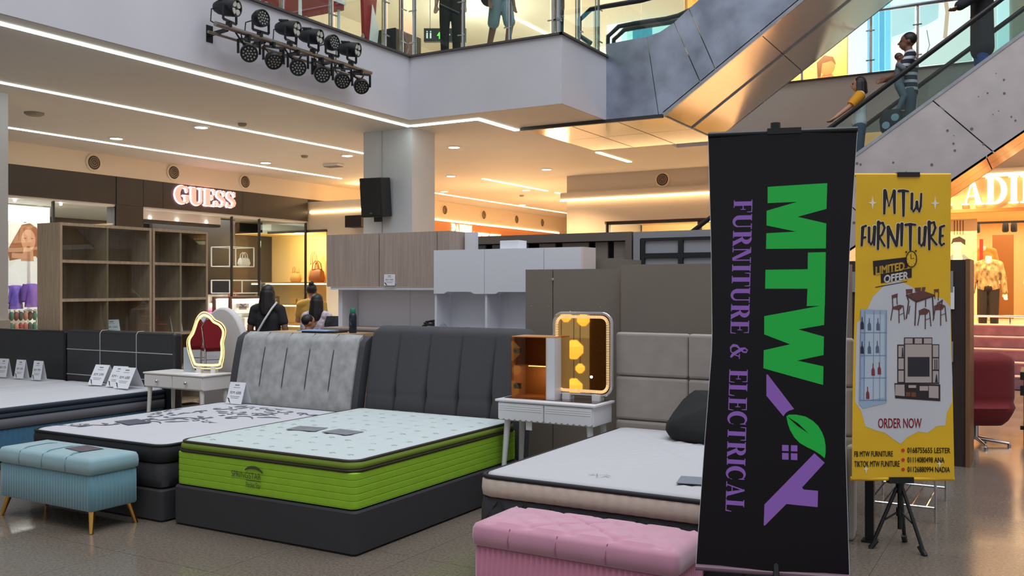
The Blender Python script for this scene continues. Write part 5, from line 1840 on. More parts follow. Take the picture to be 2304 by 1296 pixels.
# ================================================================== HUTCHES AND HANGING CABINETS
walnut = M('grey_walnut', (168, 150, 138), .5, var=.14, vscale=6, stretch=(10, 10, .35), bump=.04, bscale=30, bstretch=(6, 6, .3))
off_white = M('laminate_white', (222, 222, 228), .45)
t = thing('hutch_cabinet', 'hutch with grey walnut overhead doors and white back panels', 'cabinet', (-6.4, 8.45, 0))
wb_(t, 'overhead_body', walnut, (-7.2, -5.5, 8.21, 8.62, 1.6, 2.195))
for x0, x1 in ((-7.2, -6.44), (-6.435, -5.66)):
    wb_(t, 'door', walnut, (x0 + .003, x1 - .003, 8.19, 8.21, 1.6, 2.195))
wb_(t, 'side_door', walnut, (-5.655, -5.50, 8.195, 8.21, 1.6, 2.195))
wb_(t, 'light_rail', off_white, (-7.15, -5.55, 8.2, 8.6, 1.565, 1.598))
for x0, x1 in ((-7.05, -6.3), (-6.296, -5.5)):
    wb_(t, 'back_panel', off_white, (x0, x1, 8.58, 8.61, 1.14, 1.565))
wb_(t, 'side_panel', off_white, (-7.12, -7.06, 8.3, 8.62, 0, 1.565))
wb_(t, 'base_unit', off_white, (-7.1, -5.5, 8.05, 8.62, 0, 1.12))
wb_(t, 'worktop', walnut, (-7.12, -5.48, 8.0, 8.64, 1.12, 1.14))
card('price card on the grey walnut overhead door', (-6.28, 8.17, 1.612), 0, 'RM 999', .15, .125, -3)
t = thing('standing_board', 'tall pale panel standing right of the walnut hutch', 'panel', (-5.40, 8.5, 0))
wb_(t, 'board', off_white, (-5.47, -5.33, 8.45, 8.5, 0, 2.19))

t = thing('hanging_cabinet', 'white wall cabinet set with notched doors behind the charcoal headboard', 'cabinet', (-4.5, 7.8, 0))
wb_(t, 'overhead_body', off_white, (-5.33, -3.69, 7.68, 7.93, 1.555, 1.965))
wb_(t, 'end_panel', M('laminate_peach', (222, 206, 198), .45), (-3.69, -3.67, 7.66, 7.93, 1.73, 1.965))
def notched(x0, x1, z0, z1, lx):
    pts = [(x0, z1), (x0, z0), (x0 + .12, z0), (x0 + .16, z0 + .02), (x1 - .16, z0 + .02), (x1 - .12, z0), (x1, z0), (x1, z1)]
    l = t.location
    MB().prism([(p[0] - l.x, p[1]) for p in pts], 'y', 7.66 - l.y, 7.68 - l.y).build('door', off_white, t)
notched(-5.33, -4.735, 1.53, 1.965, 0)
notched(-4.73, -4.08, 1.53, 1.965, 0)
wb_(t, 'door', off_white, (-4.075, -3.69, 7.66, 7.68, 1.73, 1.965))
for x in (-5.32, -4.725, -4.1):
    wb_(t, 'divider', off_white, (x - .012, x + .012, 7.68, 7.95, 0.0, 1.53))
wb_(t, 'back_panel', off_white, (-5.32, -4.1, 7.94, 7.955, .0, 1.555))
wb_(t, 'counter', off_white, (-5.33, -4.08, 7.66, 7.95, .95, .98))
t = thing('small_box', 'small pale box on top of the white wall cabinet', 'box', (-4.5, 7.82, 1.967))
MB().box(-.105, .105, -.08, .08, 0, .08).build('carton', off_white, t, bevel=.004)

# wardrobes seen from behind
taupe = M('taupe_panel', (122, 112, 101), .55, var=.05, vscale=1.5)
taupe_d = M('taupe_dark', (100, 90, 82), .5, var=.05, vscale=2)
def wardrobe(name, lab, x0, x1, y0, y1, h, splits, m=taupe, kn=True):
    t = thing(name, lab, 'wardrobe', ((x0 + x1) / 2, (y0 + y1) / 2, 0))
    wb_(t, 'carcass', m, (x0 + .005, x1 - .005, y0 + .018, y1, 0, h - .01))
    xs = [x0] + splits + [x1]
    for a, b in zip(xs[:-1], xs[1:]):
        wb_(t, 'back_panel', m, (a + .004, b - .004, y0, y0 + .016, .02, h))
    return t
t = wardrobe('wardrobe', 'taupe wardrobe back with a cam fitting behind the crystal mirror', -3.91, -3.02, 7.0, 7.45, 1.748, [-3.64])
MB().lathe([(.014, 0), (.01, .008), (.001, .01)], (-3.64 + 3.465, 7.0 - 7.225, 1.66), 12, 'y').build('cam_fitting', det, t, 50)
for x in (-3.85, -3.68, -3.2):
    MB().lathe([(.006, 0), (.001, .004)], (x + 3.465, 7.0 - 7.225, 1.43), 8, 'y').build('screw', det, t)
wardrobe('wardrobe', 'taller taupe wardrobe peeking over the mirror wardrobe', -3.85, -3.42, 8.0, 8.45, 1.868, [])
tag(box('timber_post', M('rail_wood', (120, 100, 86), .5, var=.2, vscale=5, stretch=(5, 5, .3)), (-3.02, -2.945, 6.98, 7.03, 0, 1.72)), 'thin timber side rail between the two taupe wardrobe backs', 'side rail')
t = wardrobe('wardrobe', 'broad taupe wardrobe back above the beige headboard', -2.93, -1.25, 6.8, 7.25, 1.775, [-2.13])
t = thing('wardrobe', 'dark greige wardrobe with recessed sliding doors far behind the white cabinet', 'wardrobe', (-5.35, 10.3, 0))
for b in [(-6.53, -4.17, 10.0, 10.5, 2.14, 2.24), (-6.53, -6.45, 10.0, 10.5, 0, 2.14), (-4.25, -4.17, 10, 10.5, 0, 2.14)]:
    wb_(t, 'frame', taupe_d, b)
wb_(t, 'back_panel', black_metal, (-6.45, -4.25, 10.4, 10.42, 0, 2.14))
for x0, x1, m in ((-6.44, -6.2, M('smoke_panel', (96, 104, 104), .2)), (-6.1, -5.58, M('smoke_panel', (96, 104, 104), .2)), (-5.42, -5.2, taupe), (-5.1, -4.75, taupe), (-4.66, -4.5, taupe), (-4.42, -4.26, taupe)):
    wb_(t, 'sliding_door', m, (x0, x1, 10.06, 10.09, .05, 2.13))
t = thing('wardrobe', 'pale grey wardrobe with black gridded glass doors beside the black banner', 'wardrobe', (-3.4, 10.3, 0))
gw = M('wardrobe_grey', (138, 138, 142), .4)
wb_(t, 'carcass', gw, (-4.15, -2.3, 10.06, 10.5, 0, 2.235))
wb_(t, 'top_rail', gw, (-4.15, -2.3, 10.0, 10.06, 2.16, 2.235))
wb_(t, 'stile', gw, (-4.15, -4.06, 10.0, 10.06, 0, 2.16))
frost = M('frost_glass', (150, 152, 156), .35)
for z0, z1 in ((1.985, 2.13), (1.55, 1.925), (.8, 1.49), (.05, .74)):
    for x0, x1 in ((-4.02, -3.61), (-3.55, -2.98), (-2.92, -2.35)):
        wb_(t, 'glass_pane', frost, (x0, x1, 10.03, 10.05, z0, z1))
for x in (-4.04, -3.58, -2.95, -2.33):
    wb_(t, 'muntin', black_metal, (x - .028, x + .028, 10.0, 10.03, 0, 2.15))
for z in (2.155, 1.955, 1.52, .77):
    wb_(t, 'muntin', black_metal, (-4.06, -2.3, 10.002, 10.032, z - .028, z + .028))
# dark wardrobe at the right
wenge = M('wenge', (44, 32, 28), .5, var=.2, vscale=4, stretch=(5, 5, .4))
t = thing('wardrobe', 'tall dark brown wardrobe with wooden edge right of the yellow banner', 'wardrobe', (-1.15, 9.35, 0))
wb_(t, 'carcass', wenge, (-1.78, -.62, 9.12, 9.5, 0, 1.84))
wb_(t, 'side_panel', M('wood_edge', (120, 84, 54), .45, var=.2, vscale=4, stretch=(5, 5, .4)), (-.62, -.585, 9.1, 9.62, 0, 1.845))
wb_(t, 'top_band', gw, (-1.78, -.72, 9.1, 9.12, 1.55, 1.74))
for z in (1.02, .22):
    wb_(t, 'grey_pad', gw, (-.96, -.72, 9.1, 9.12, z - .09, z + .09))
card('price card taped high on the dark brown wardrobe', (-.80, 9.1, 1.40), 0, 'RM 850', .18, .2, -1)
for p in kids([o for o in COL.objects if o.name.startswith('price_card')][-1]):
    if p.name.startswith('card_back'):
        D.objects.remove(p)
# counter with bottle, books, cable
t = thing('service_counter', 'light oak counter behind the grey channelled headboard', 'counter', (-6.8, 7.5, 0))
lo = M('light_oak', (176, 140, 104), .5, var=.15, vscale=4, stretch=(.4, 5, 5))
wb_(t, 'counter_top', lo, (-7.35, -6.15, 7.3, 7.75, 1.08, 1.115))
wb_(t, 'counter_front', lo, (-7.3, -6.2, 7.36, 7.39, 0, 1.08))
for x in (-7.3, -6.2):
    wb_(t, 'side_panel', lo, (x - .015, x + .015, 7.39, 7.72, 0, 1.08))
t = thing('water_bottle', 'dark navy water bottle with green cap on the oak counter', 'bottle', (-6.28, 7.55, 1.115))
MB().lathe([(.036, 0), (.04, .01), (.04, .175), (.034, .2), (.026, .208)], n=18).build('bottle_body', M('bottle_navy', (26, 34, 50), .35), t, 40)
MB().lathe([(.028, .208), (.03, .214), (.03, .25), (.026, .258), (.001, .26)], n=18).build('cap', M('cap_green', (38, 130, 96), .4), t, 40)
print_on('bottle_print', ink_grey, ribbon([(-.012, .06), (.008, .09), (-.008, .12), (.01, .15)], .004), lambda u, v: (u, -math.sqrt(.0406 ** 2 - u * u), v), t)
t = thing('folder_stack', 'dark folders and blue papers lying on the oak counter', 'papers', (-6.62, 7.5, 1.115), R(8))
MB().box(-.2, .2, -.13, .13, 0, .018).build('folder', black_plastic, t)
MB().box(-.24, .12, -.16, .08, .018, .026).build('blue_sheet', M('blue_paper', (120, 160, 206), .5), t)
t = thing('cable_coil', 'coiled black cable behind the charcoal headboard', 'cable', (-5.62, 8.06, 1.14))
for k in range(4):
    MB().tube([(.13 * math.cos(a) + .02 * k, .05 * math.sin(a), .03 + .03 * abs(math.sin(a + k)) + .015 * k) for a in [i * PI / 8 for i in range(16)]], .009, 6, closed=True).build('loop', black_plastic, t, 60)
MB().box(-.16, -.06, -.04, .04, 0, .035).build('plug_block', black_plastic, t, bevel=.006)
t = thing('plastic_bag', 'crumpled clear plastic bag beside the coiled cable', 'bag', (-5.36, 7.78, 1.0))
rs = random.Random(4)
mb = MB()
mb.ball((0, 0, .12), (.12, .07, .12), 14, 10)
mb.v = [(x * (1 + rs.uniform(-.15, .15)), y * (1 + rs.uniform(-.15, .15)), z * (1 + rs.uniform(-.08, .08))) for x, y, z in mb.v]
mb.build('film', glass_mat('film', (.85, .87, .9), 1.3, .1), t)

# ================================================================== RED CHAIR, DARK TABLE, SHOE RACK
redc = M('red_chair_fabric', (112, 12, 15), .8, bump=.08, bscale=200, sheen=.1)
t = thing('swivel_chair', 'rounded red upholstered chair on a chrome swivel base by the dark wardrobe', 'chair', (-.60, 10.45, 0), R(28))
mb = MB()
rows = []
for j in range(17):
    v = j / 16
    z = .22 + v * .72
    k = (.62 + .38 * min(1, v / .35) ** .6)
    if v > .88:
        k *= math.sqrt(max(0.02, 1 - ((v - .88) / .125) ** 2)) * .5 + .5
    ring = []
    for i in range(24):
        a = 2 * PI * i / 24
        cx, sx = math.cos(a), math.sin(a)
        ring.append((.34 * k * math.copysign(abs(cx) ** .5, cx), .1 + .30 * k * math.copysign(abs(sx) ** .6, sx) - (.08 if v < .3 else 0), z))
    rows.append(ring)
mb.rings(rows)
mb.build('upholstered_shell', redc, t, 70)
MB().box(-.25, .25, .25, .42, .42, .5).build('seat', redc, t, bevel=.03)
MB().tube([(0, .05, .06), (0, .05, .24)], .028, 10).build('gas_column', chrome, t)
for k in range(5):
    a = R(-25 + 72 * k)
    MB().tube([(0, .05, .07), (.3 * math.cos(a), .05 + .3 * math.sin(a), .03)], [.02, .014], 8).build('base_arm', chrome, t, 50)
    MB().lathe([(.018, 0), (.018, .02), (.01, .03)], (.3 * math.cos(a), .05 + .3 * math.sin(a), 0), 10).build('glide', chrome, t)
t = thing('dark_table', 'dark low table at the picture edge beyond the red chair', 'table', (.12, 11.0, 0))
MB().box(-.35, .9, -.35, .35, .66, .74).build('table_top', black_metal, t)
MB().box(-.35, .9, -.33, -.30, .50, .60).build('apron', black_metal, t)
for sx in (-.28, .8):
    for sy in (-.28, .28):
        MB().box(sx - .04, sx + .04, sy - .04, sy + .04, 0, .66).build('leg', black_metal, t)
MB().box(-.35, .9, -.3, .3, .15, .19).build('lower_shelf', black_metal, t)
t = thing('shoe_rack', 'low chrome shoe rack behind the yellow banner foot', 'rack', (-.85, 7.22, 0))
for x in (-.22, -.13, -.04, .05, .14):
    MB().tube([(x, -.37, .10), (x, .37, .10)], .007, 6).build('rod', chrome, t)
for y in (-.37, .37):
    MB().tube([(-.24, y, .10), (.2, y, .10)], .009, 6).build('cross_rod', chrome, t)
    MB().tube([(-.24, y, .48), (.2, y, .48)], .009, 6).build('cross_rod', chrome, t)
    for x in (-.24, .2):
        MB().tube([(x, y, 0), (x, y, .48)], .009, 6).build('upright', chrome, t)
for x in (-.22, -.13, -.04, .05, .14):
    MB().tube([(x, -.37, .48), (x, .37, .48)], .007, 6).build('rod', chrome, t)
t = thing('display_post', 'short black square post beside the yellow banner tripod', 'post', (-.96, 6.16, 0))
MB().box(-.026, .026, -.026, .026, .012, .62).build('shaft', black_metal, t)
MB().box(-.045, .045, -.045, .045, 0, .012).build('base_plate', black_metal, t)

# ================================================================== BANNERS
def interp(tab, y):
    for (a, va), (b, vb) in zip(tab[:-1], tab[1:]):
        if y <= b:
            return va + (vb - va) * (y - a) / (b - a)
    return tab[-1][1]

def banner_sheet(t, m, Hh, hw, bend, back_m, name='sheet', nu=24, nv=30):
    verts, faces = [], []
    for off in (0, .003):
        for j in range(nv + 1):
            v = Hh * j / nv
            for i in range(nu + 1):
                u = -1 + 2 * i / nu
                x, y, z = bend(u * hw(v), v)
                verts.append((x, y + off, z))
    W = nu + 1
    N = W * (nv + 1)
    for j in range(nv):
        for i in range(nu):
            a = j * W + i
            faces.append((a, a + 1, a + W + 1, a + W))
            faces.append((N + a + W, N + a + W + 1, N + a + 1, N + a))
    for j in range(nv):
        for a in (j * W, j * W + nu):
            faces.append((a, a + W, N + a + W, N + a))
    for i in range(nu):
        for a in (i, nv * W + i):
            faces.append((a, a + 1, N + a + 1, N + a))
    return MB().add(verts, faces).build(name, m, t, 60)

def tripod(t, zpost, zhub, spread, yb=.06, a0=30):
    MB().tube([(0, yb, .12), (0, yb, zpost)], .014, 10).build('pole', black_metal, t, 40)
    MB().lathe([(.024, 0), (.024, .07)], (0, yb, zhub - .03), 12).build('collar', black_plastic, t, 40)
    MB().lathe([(.022, 0), (.022, .05)], (0, yb, .2), 12).build('slide_hub', black_plastic, t, 40)
    for k in range(3):
        a = R(a0 + 120 * k)
        c, s = math.cos(a), math.sin(a)
        lg = MB().tube([(c * .02, yb + s * .02, zhub), (c * spread, yb + s * spread, .015)], .012, 8).build('leg', black_metal, t, 40)
        MB().tube([(c * (spread - .03), yb + s * (spread - .03), .05), (c * (spread + .01), yb + s * (spread + .01), .0)], .017, 8).build('rubber_foot', black_plastic, lg, 40)
        MB().bar((c * .02, yb + s * .02, .22), (c * spread * .55, yb + s * spread * .55, zhub * .47), .014, .006).build('brace', black_metal, lg)

# black banner -----------------------------------------------------------
k_ = .00173
kv = .001787
ytop = 308
CX = [(300, 1755.5), (560, 1751), (780, 1748.5), (1000, 1739.5), (1300, 1733)]
HWp = [(300, 165.5), (560, 154), (780, 149), (1000, 157), (1300, 172)]
Hb = 1.765
bl = thing('banner_stand', 'tall black vinyl banner stand with vertical green and violet lettering', 'banner', (-.945, 3.765, 0), R(16))
vin = M('black_vinyl', (15, 11, 16), .2, bump=.03, bscale=3, spec=.3)
z0b = 2.212 - Hb
def py2v(y):
    return Hb - (y - ytop) * kv
def bend_b(u, v):
    y = ytop + (Hb - v) / kv
    dx = (interp(CX, y) - 1744) * k_
    cv = -.02 * math.cos(PI * u / .62) + .012 * math.sin(v * 2.2)
    return (u + dx, cv * 1.0 - .02, v + z0b + .0)
hw_b = lambda v: interp(HWp, ytop + (Hb - v) / kv) * k_
banner_sheet(bl, vin, Hb, hw_b, bend_b, None)
uv_b = lambda px_, py_: ((px_ - interp(CX, py_)) * k_, py2v(py_))
CUT = [((x * .02, 0, 0), (1, 0, 0)) for x in range(-16, 17)] + [((0, .05 * y, 0), (0, 1, 0)) for y in range(0, 37)]
def lay_b(h):
    def f(u, v):
        x, y, z = bend_b(u, v)
        return (x, y - h, z)
    return f
Z7 = lambda pts: [(1550 + x / 2.5925, 280 + y / 2.5925) for x, y in pts]
Z8 = lambda pts: [(1550 + x / 2.5125, 780 + y / 2.5125) for x, y in pts]
green_p = M('print_green', (26, 196, 72), .4)
viol_p = M('print_violet', (156, 106, 200), .4)
m_ = Z7([(453, 382), (793, 368), (789, 515), (625, 558), (788, 598), (786, 741), (444, 741), (446, 650), (617, 643), (447, 605), (447, 520), (622, 472), (453, 476)])
t_ = Z7([(684, 764), (786, 762), (781, 1070), (678, 1072), (682, 972), (439, 972), (441, 862), (683, 860)])
w_ = Z7([(434, 1132), (724, 1076), (780, 1066), (777, 1180), (630, 1207), (776, 1247)]) + Z8([(750, 55), (605, 88), (750, 118), (748, 222), (416, 135), (418, 33)]) + [(1775, 779), (1717.4, 757.5)]
for nm, p in (('letter_m', m_), ('letter_t', t_), ('letter_w', w_)):
    print_on('green_letter', green_p, [[uv_b(*q) for q in p]], lay_b(.0012), bl, CUT)
polys, wd = serif_text('FURNITURE & ELECTRICAL', .075)
v0, v1 = py2v(455), py2v(1160)
for gl in polys:
    if not gl:
        continue
    out_ = []
    for p in gl:
        q = []
        for a, b in p:
            vv = v0 + (v1 - v0) * a / wd
            yy = ytop + (Hb - vv) / kv
            xl = 1649 + (1630 - 1649) * (yy - 455) / 705
            q.append(((xl + b * 42 - interp(CX, yy)) * k_, vv))
        out_.append(q)
    print_on('violet_letter', viol_p, out_, lay_b(.0012), bl)
print_on('roof_print', viol_p, [[uv_b(*q) for q in Z8([(433, 170), (441, 170), (588, 360), (560, 370), (542, 382), (528, 402), (433, 290)])],
                               [uv_b(*q) for q in Z8([(700, 604), (757, 655), (632, 797), (640, 808), (720, 812), (718, 903), (545, 893), (425, 1020), (418, 1020), (422, 902)])]], lay_b(.0012), bl, CUT)
print_on('leaf_print', green_p, [[uv_b(*q) for q in Z8([(545, 402), (560, 392), (600, 391), (650, 400), (690, 422), (720, 450), (742, 485), (755, 520), (762, 560), (762, 600), (757, 630), (735, 612), (700, 590), (660, 572), (620, 550), (590, 520), (566, 480), (552, 440)])]], lay_b(.0012), bl, CUT)
print_on('leaf_vein', vin, [[uv_b(*q) for q in Z8([(548, 402), (610, 440), (668, 494), (605, 452)])]], lay_b(.0022), bl)
print_on('window_print', viol_p, [[uv_b(*q) for q in Z8([(a, c), (b, c), (b, d), (a, d)])] for a, b in ((521, 557), (570, 606)) for c, d in ((563, 597), (608, 645))], lay_b(.0012), bl)
for s in (-1, 1):
    pts = []
    for j in range(21):
        v = Hb * j / 20
        x, y, z = bend_b(s * hw_b(v), v)
        pts.append((x, y + .0015, z))
    MB().tube(pts, .0017, 5).build('white_edge', paper, bl)
xt, yt, zt_ = bend_b(0, Hb)
MB().tube([(xt - hw_b(Hb), yt + .01, zt_ + .004), (xt + hw_b(Hb), yt + .01, zt_ + .004)], .011, 10).build('top_rail', black_metal, bl)
xb_, yb_, zb_ = bend_b(0, 0)
MB().tube([(xb_ - hw_b(0), yb_ + .01, zb_ + .008), (xb_ + hw_b(0), yb_ + .01, zb_ + .008)], .013, 10).build('bottom_rail', M('rail_mauve', (120, 90, 104), .3), bl)
MB().box(xt - .055, xt + .075, yt - .01, yt + .04, zt_ - .005, zt_ + .018).build('clamp', black_plastic, bl)
tripod(bl, 2.258, .62, .34, .06, 30)
MB().lathe([(.02, 0), (.02, .035)], (0, .06, 2.235), 12).build('pole_cap', black_plastic, bl, 40)

# yellow banner ----------------------------------------------------------
ky = .00269
Hy = 1.845
ztop = 1.6 + (645 - 393) * ky
ye = thing('banner_stand', 'yellow and white advertising banner on a black tripod', 'banner', (-.75, 6.04, 0), R(30))
yv = M('yellow_vinyl', (234, 184, 30), .5, var=.05, vscale=4)
wv = M('banner_white', (204, 204, 208), .5, var=.04, vscale=3)
HWy = [(393, 107), (640, 107), (900, 113), (1080, 115.5)]
hw_y = lambda v: interp(HWy, 393 + (Hy - v) / ky) * ky
def bend_y(u, v):
    return (u, .012 * math.cos(PI * u / .7) + .008 * math.sin(v * 2), v + ztop - Hy)
banner_sheet(ye, yv, Hy, hw_y, bend_y, None, nu=16, nv=20)
uv_y = lambda px_, py_: ((px_ - 2029) * ky, Hy - (py_ - 393) * ky)
CUTY = [((x * .05, 0, 0), (1, 0, 0)) for x in range(-6, 7)] + [((0, .06 * y, 0), (0, 1, 0)) for y in range(0, 31)]
def lay_y(h):
    def f(u, v):
        x, y, z = bend_y(u, v)
        return (x, y - h, z)
    return f
def pr(name, m, polys, h, cut=False):
    return print_on(name, m, [[uv_y(*q) for q in p] for p in polys], lay_y((h - .0008) * 2.2), ye, CUTY)
# white splash
rs = random.Random(8)
lft = [(1990, 640), (1962, 668), (1948, 700), (1938, 716), (1926, 726), (1924, 760), (1923, 820), (1922, 870), (1921, 905), (1935, 925), (1945, 960), (1965, 968), (1990, 975), (2010, 990), (2025, 1000)]
rgt = [(2040, 985), (2065, 972), (2085, 975), (2105, 960), (2125, 958), (2128, 930), (2140, 905), (2141, 850), (2138, 800), (2137, 740), (2136, 690), (2120, 672), (2100, 668), (2070, 662), (2050, 645), (2020, 630)]
pr('white_splash', wv, [lft + rgt], .0012, True)
ky_ink = M('banner_ink', (36, 24, 26), .5)
halo = M('banner_halo', (244, 232, 204), .5)
Z4 = lambda pts: [(1900 + x / 3.6, 380 + y / 3.6) for x, y in pts]
strokes = [[(316, 175), (312, 360)], [(322, 185), (350, 295), (388, 180)], [(392, 178), (396, 356)], [(430, 178), (468, 174), (505, 180)], [(468, 185), (469, 378)],
           [(537, 200), (535, 320), (550, 342), (570, 310), (576, 265)], [(576, 265), (582, 320), (596, 342), (608, 300), (611, 200)],
           [(136, 475), (128, 618)], [(136, 470), (162, 460)], [(132, 560), (158, 553)], [(188, 475), (188, 590), (205, 610), (222, 580), (232, 472)], [(234, 470), (230, 614)],
           [(266, 430), (262, 648)], [(268, 440), (300, 436), (316, 475), (296, 530), (272, 552)], [(274, 552), (316, 622)], [(346, 470), (346, 636)], [(350, 480), (412, 622)], [(427, 452), (416, 622)],
           [(457, 445), (455, 618)], [(488, 452), (526, 446), (566, 452)], [(526, 455), (526, 655)], [(598, 475), (598, 600), (616, 622), (636, 588), (644, 474)], [(646, 472), (638, 618)],
           [(676, 430), (679, 650)], [(680, 440), (714, 432), (726, 475), (708, 528), (684, 550)], [(688, 550), (736, 612)], [(766, 475), (762, 595), (776, 618), (796, 604)], [(768, 470), (796, 460)], [(766, 545), (786, 540)]]
def fat(sts, w):
    out = []
    for s in sts:
        s = Z4(s)
        n = len(s)
        stem = len(s) == 2 and abs(s[1][1] - s[0][1]) > 25
        ws = [w * (1.15 if stem else .75), w * (.8 if stem else .75)] if n == 2 else [w * (.95 - .25 * i / (n - 1)) for i in range(n)]
        out += ribbon(s, ws)
        for p, q in zip(s, ws):
            out.append(disc(p[0], p[1], q, 10))
    return out
pr('title_halo', halo, fat(strokes, 4.9), .0016)
pr('title_letters', ky_ink, fat(strokes, 3.5), .0022)
for cx, cy, s in [(1960, 456, 10), (2101, 457, 10), (1946, 1056, 7), (2112, 1044, 7)]:
    pr('sparkle', halo, [[(cx, cy - 1.6 * s), (cx + .25 * s, cy - .25 * s), (cx + s, cy), (cx + .25 * s, cy + .25 * s), (cx, cy + 1.6 * s), (cx - .25 * s, cy + .25 * s), (cx - s, cy), (cx - .25 * s, cy - .25 * s)]], .0016)
pr('offer_plate', ky_ink, [Z4([(222, 745), (515, 712), (505, 802), (228, 860)]), Z4([(286, 850), (540, 802), (540, 880), (290, 926)])], .0016)
def bold(ps, e):
    return [[(x + dx, y + dy) for x, y in p] for dx, dy in ((-e, 0), (e, 0), (0, -e), (0, e)) for p in ps]
def slant(txt, x0, x1, y0, y1, sl):
    ps = fit(sans(txt), x0, x1, 0, 1)
    return bold([Z4([(x, (y0 + (x - x0) * sl) + (1 - y) * (y1 - y0) + 18) for x, y in p]) for p in ps], .75)
pr('offer_word', M('banner_gold', (214, 170, 60), .5), slant('LIMITED', 246, 478, 776, 838, -.17), .0024)
pr('offer_word', M('banner_pale', (224, 220, 214), .5), slant('OFFER', 314, 510, 846, 906, -.17), .0024)
pr('offer_rule', ky_ink, [Z4([(244, 955), (504, 908), (504, 914), (244, 962)]), Z4([(290, 918), (310, 914), (310, 918), (290, 922)])], .0016)
pr('clock_face', yv, [[(p[0], p[1]) for p in Z4(disc(535, 730, 42, 20, 64))]], .0026)
pr('clock_ring', ky_ink, [Z4(q) for q in arc(535, 730, 42, 64, 0, 360, 24, lambda q: 4)] + [Z4(disc(535 + 32 * math.cos(a), 730 + 50 * math.sin(a), 3, 6)) for a in [k * PI / 4 for k in range(8)]]
   + [Z4(q) for q in ribbon([(530, 690), (532, 728), (556, 722)], 3)] + [Z4(disc(493, 672, 8, 8)), Z4(disc(570, 664, 8, 8))], .003)
# furniture pictures
Z5 = lambda pts: [(1900 + x / 3.8115, 620 + y / 3.8115) for x, y in pts]
wood_p = M('banner_wood', (78, 42, 38), .5)
wood_l = M('banner_wood_light', (104, 62, 56), .5)
def ln(pts, w):
    return [Z5(q) for q in ribbon(pts, w)]
ch = []
chl = []
for dx, dy, s, fl in [(0, 0, 1, 1), (228, 55, .9, 1), (345, 30, .9, 1)]:
    bx_, by_ = 398 + dx, 160 + dy
    if fl and dx == 0:
        chl += [Z5([(bx_, by_ + 10), (bx_ + 54, by_ - 8), (bx_ + 52, by_ + 24), (bx_ + 4, by_ + 36)])]
        ch += ln([(bx_ + 8, by_ + 30), (bx_ + 12, by_ + 110), (bx_ - 6, by_ + 225)], 4) + ln([(bx_ + 46, by_ + 20), (bx_ + 50, by_ + 90)], 3.5)
        ch += ln([(bx_ + 64, by_ + 125), (bx_ + 66, by_ + 248)], 4) + ln([(bx_ + 102, by_ + 105), (bx_ + 114, by_ + 220)], 4) + ln([(bx_ + 66, by_ + 180), (bx_ + 108, by_ + 160)], 2.5)
        chl += [Z5([(bx_ + 8, by_ + 110), (bx_ + 70, by_ + 90), (bx_ + 108, by_ + 98), (bx_ + 68, by_ + 138), (bx_ + 10, by_ + 128)])]
for (x, y) in [(640, 320), (770, 280)]:
    chl += [Z5([(x - 8, y - 20), (x + 40, y - 42), (x + 88, y - 22), (x + 60, y + 14), (x - 5, y + 18)])]
    ch += ln([(x, y + 10), (x - 16, y + 108)], 4) + ln([(x + 48, y + 14), (x + 48, y + 140 if x < 700 else y + 150)], 4) + ln([(x + 84, y - 15), (x + 96, y + 115)], 4) + ln([(x + 50, y + 60), (x + 90, y + 45)], 2.5)
ch += ln([(832, 205), (822, 280)], 4) + ln([(792, 230), (788, 260)], 3)
chl += [Z5([(795, 230), (832, 205), (832, 225), (800, 245)]), Z5([(520, 118), (580, 114), (576, 150), (526, 156)]), Z5([(598, 104), (652, 102), (648, 136), (602, 140)]), Z5([(760, 118), (804, 114), (800, 142), (764, 140)]), Z5([(660, 100), (690, 98), (684, 130), (656, 134)])]
ch += ln([(765, 140), (770, 200)], 3) + ln([(800, 140), (796, 215)], 3) + ln([(530, 155), (535, 200)], 3) + ln([(576, 150), (578, 170)], 3)
chl += [Z5([(522, 165), (668, 130), (770, 165), (612, 218)])]
ch += [Z5([(522, 165), (612, 218), (770, 165), (770, 176), (612, 232), (522, 176)])]
ch += ln([(608, 228), (600, 430)], 5) + ln([(536, 190), (546, 220), (526, 372)], 5) + ln([(748, 180), (760, 372)], 5) + ln([(690, 200), (690, 270)], 4) + ln([(556, 260), (545, 330)], 4)
pr('dining_print', wood_p, ch, .0024)
pr('dining_print_light', wood_l, chl, .0020)
ice = M('banner_ice', (158, 178, 200), .5)
ice2 = M('banner_ice_dark', (118, 138, 168), .5)
pr('glass_case_print', ice, [Z5([(130, 288), (358, 296), (356, 1095), (150, 1142), (112, 1100)])], .0020)
pr('glass_case_light', M('banner_ice_light', (186, 200, 214), .5), [Z5([(175, 330), (335, 335), (335, 1050), (160, 1075)])], .0023)
cs = []
for x in (165, 245, 300, 354, 130):
    cs += ln([(x, 300), (x - 6, 1080)], 2.5)
for y in (490, 688, 880, 1070):
    cs += ln([(125, y), (356, y)], 3)
pr('glass_case_lines', ice2, cs, .0026)
bo = []
for (x, y, k) in [(142, 460, 0), (205, 470, 1), (280, 470, 1), (142, 670, 0), (205, 670, 1), (275, 665, 1), (238, 860, 2), (292, 850, 2), (190, 1060, 2)]:
    bo.append((k, [Z5([(x - 14, y), (x + 16, y), (x + 14, y - 50), (x + 4, y - 70), (x + 3, y - 105), (x - 4, y - 105), (x - 4, y - 70), (x - 14, y - 50)])]))
for k, cl in enumerate([(40, 44, 58), (90, 104, 128), (128, 50, 62)]):
    pr('bottle_print', M('banner_bottle_%d' % k, cl, .5), [p for q, ps_ in bo if q == k for p in ps_], .0029)
dk = M('banner_dark', (44, 32, 36), .5)
pr('tv_unit_print', dk, [Z5([(424, 925), (815, 935), (815, 1080), (430, 1055)]), Z5(rect(507, 532, 748, 930)), Z5(rect(449, 593, 510, 930)), Z5(rect(745, 590, 807, 930))], .0020)
pl = M('banner_greige', (182, 168, 162), .5)
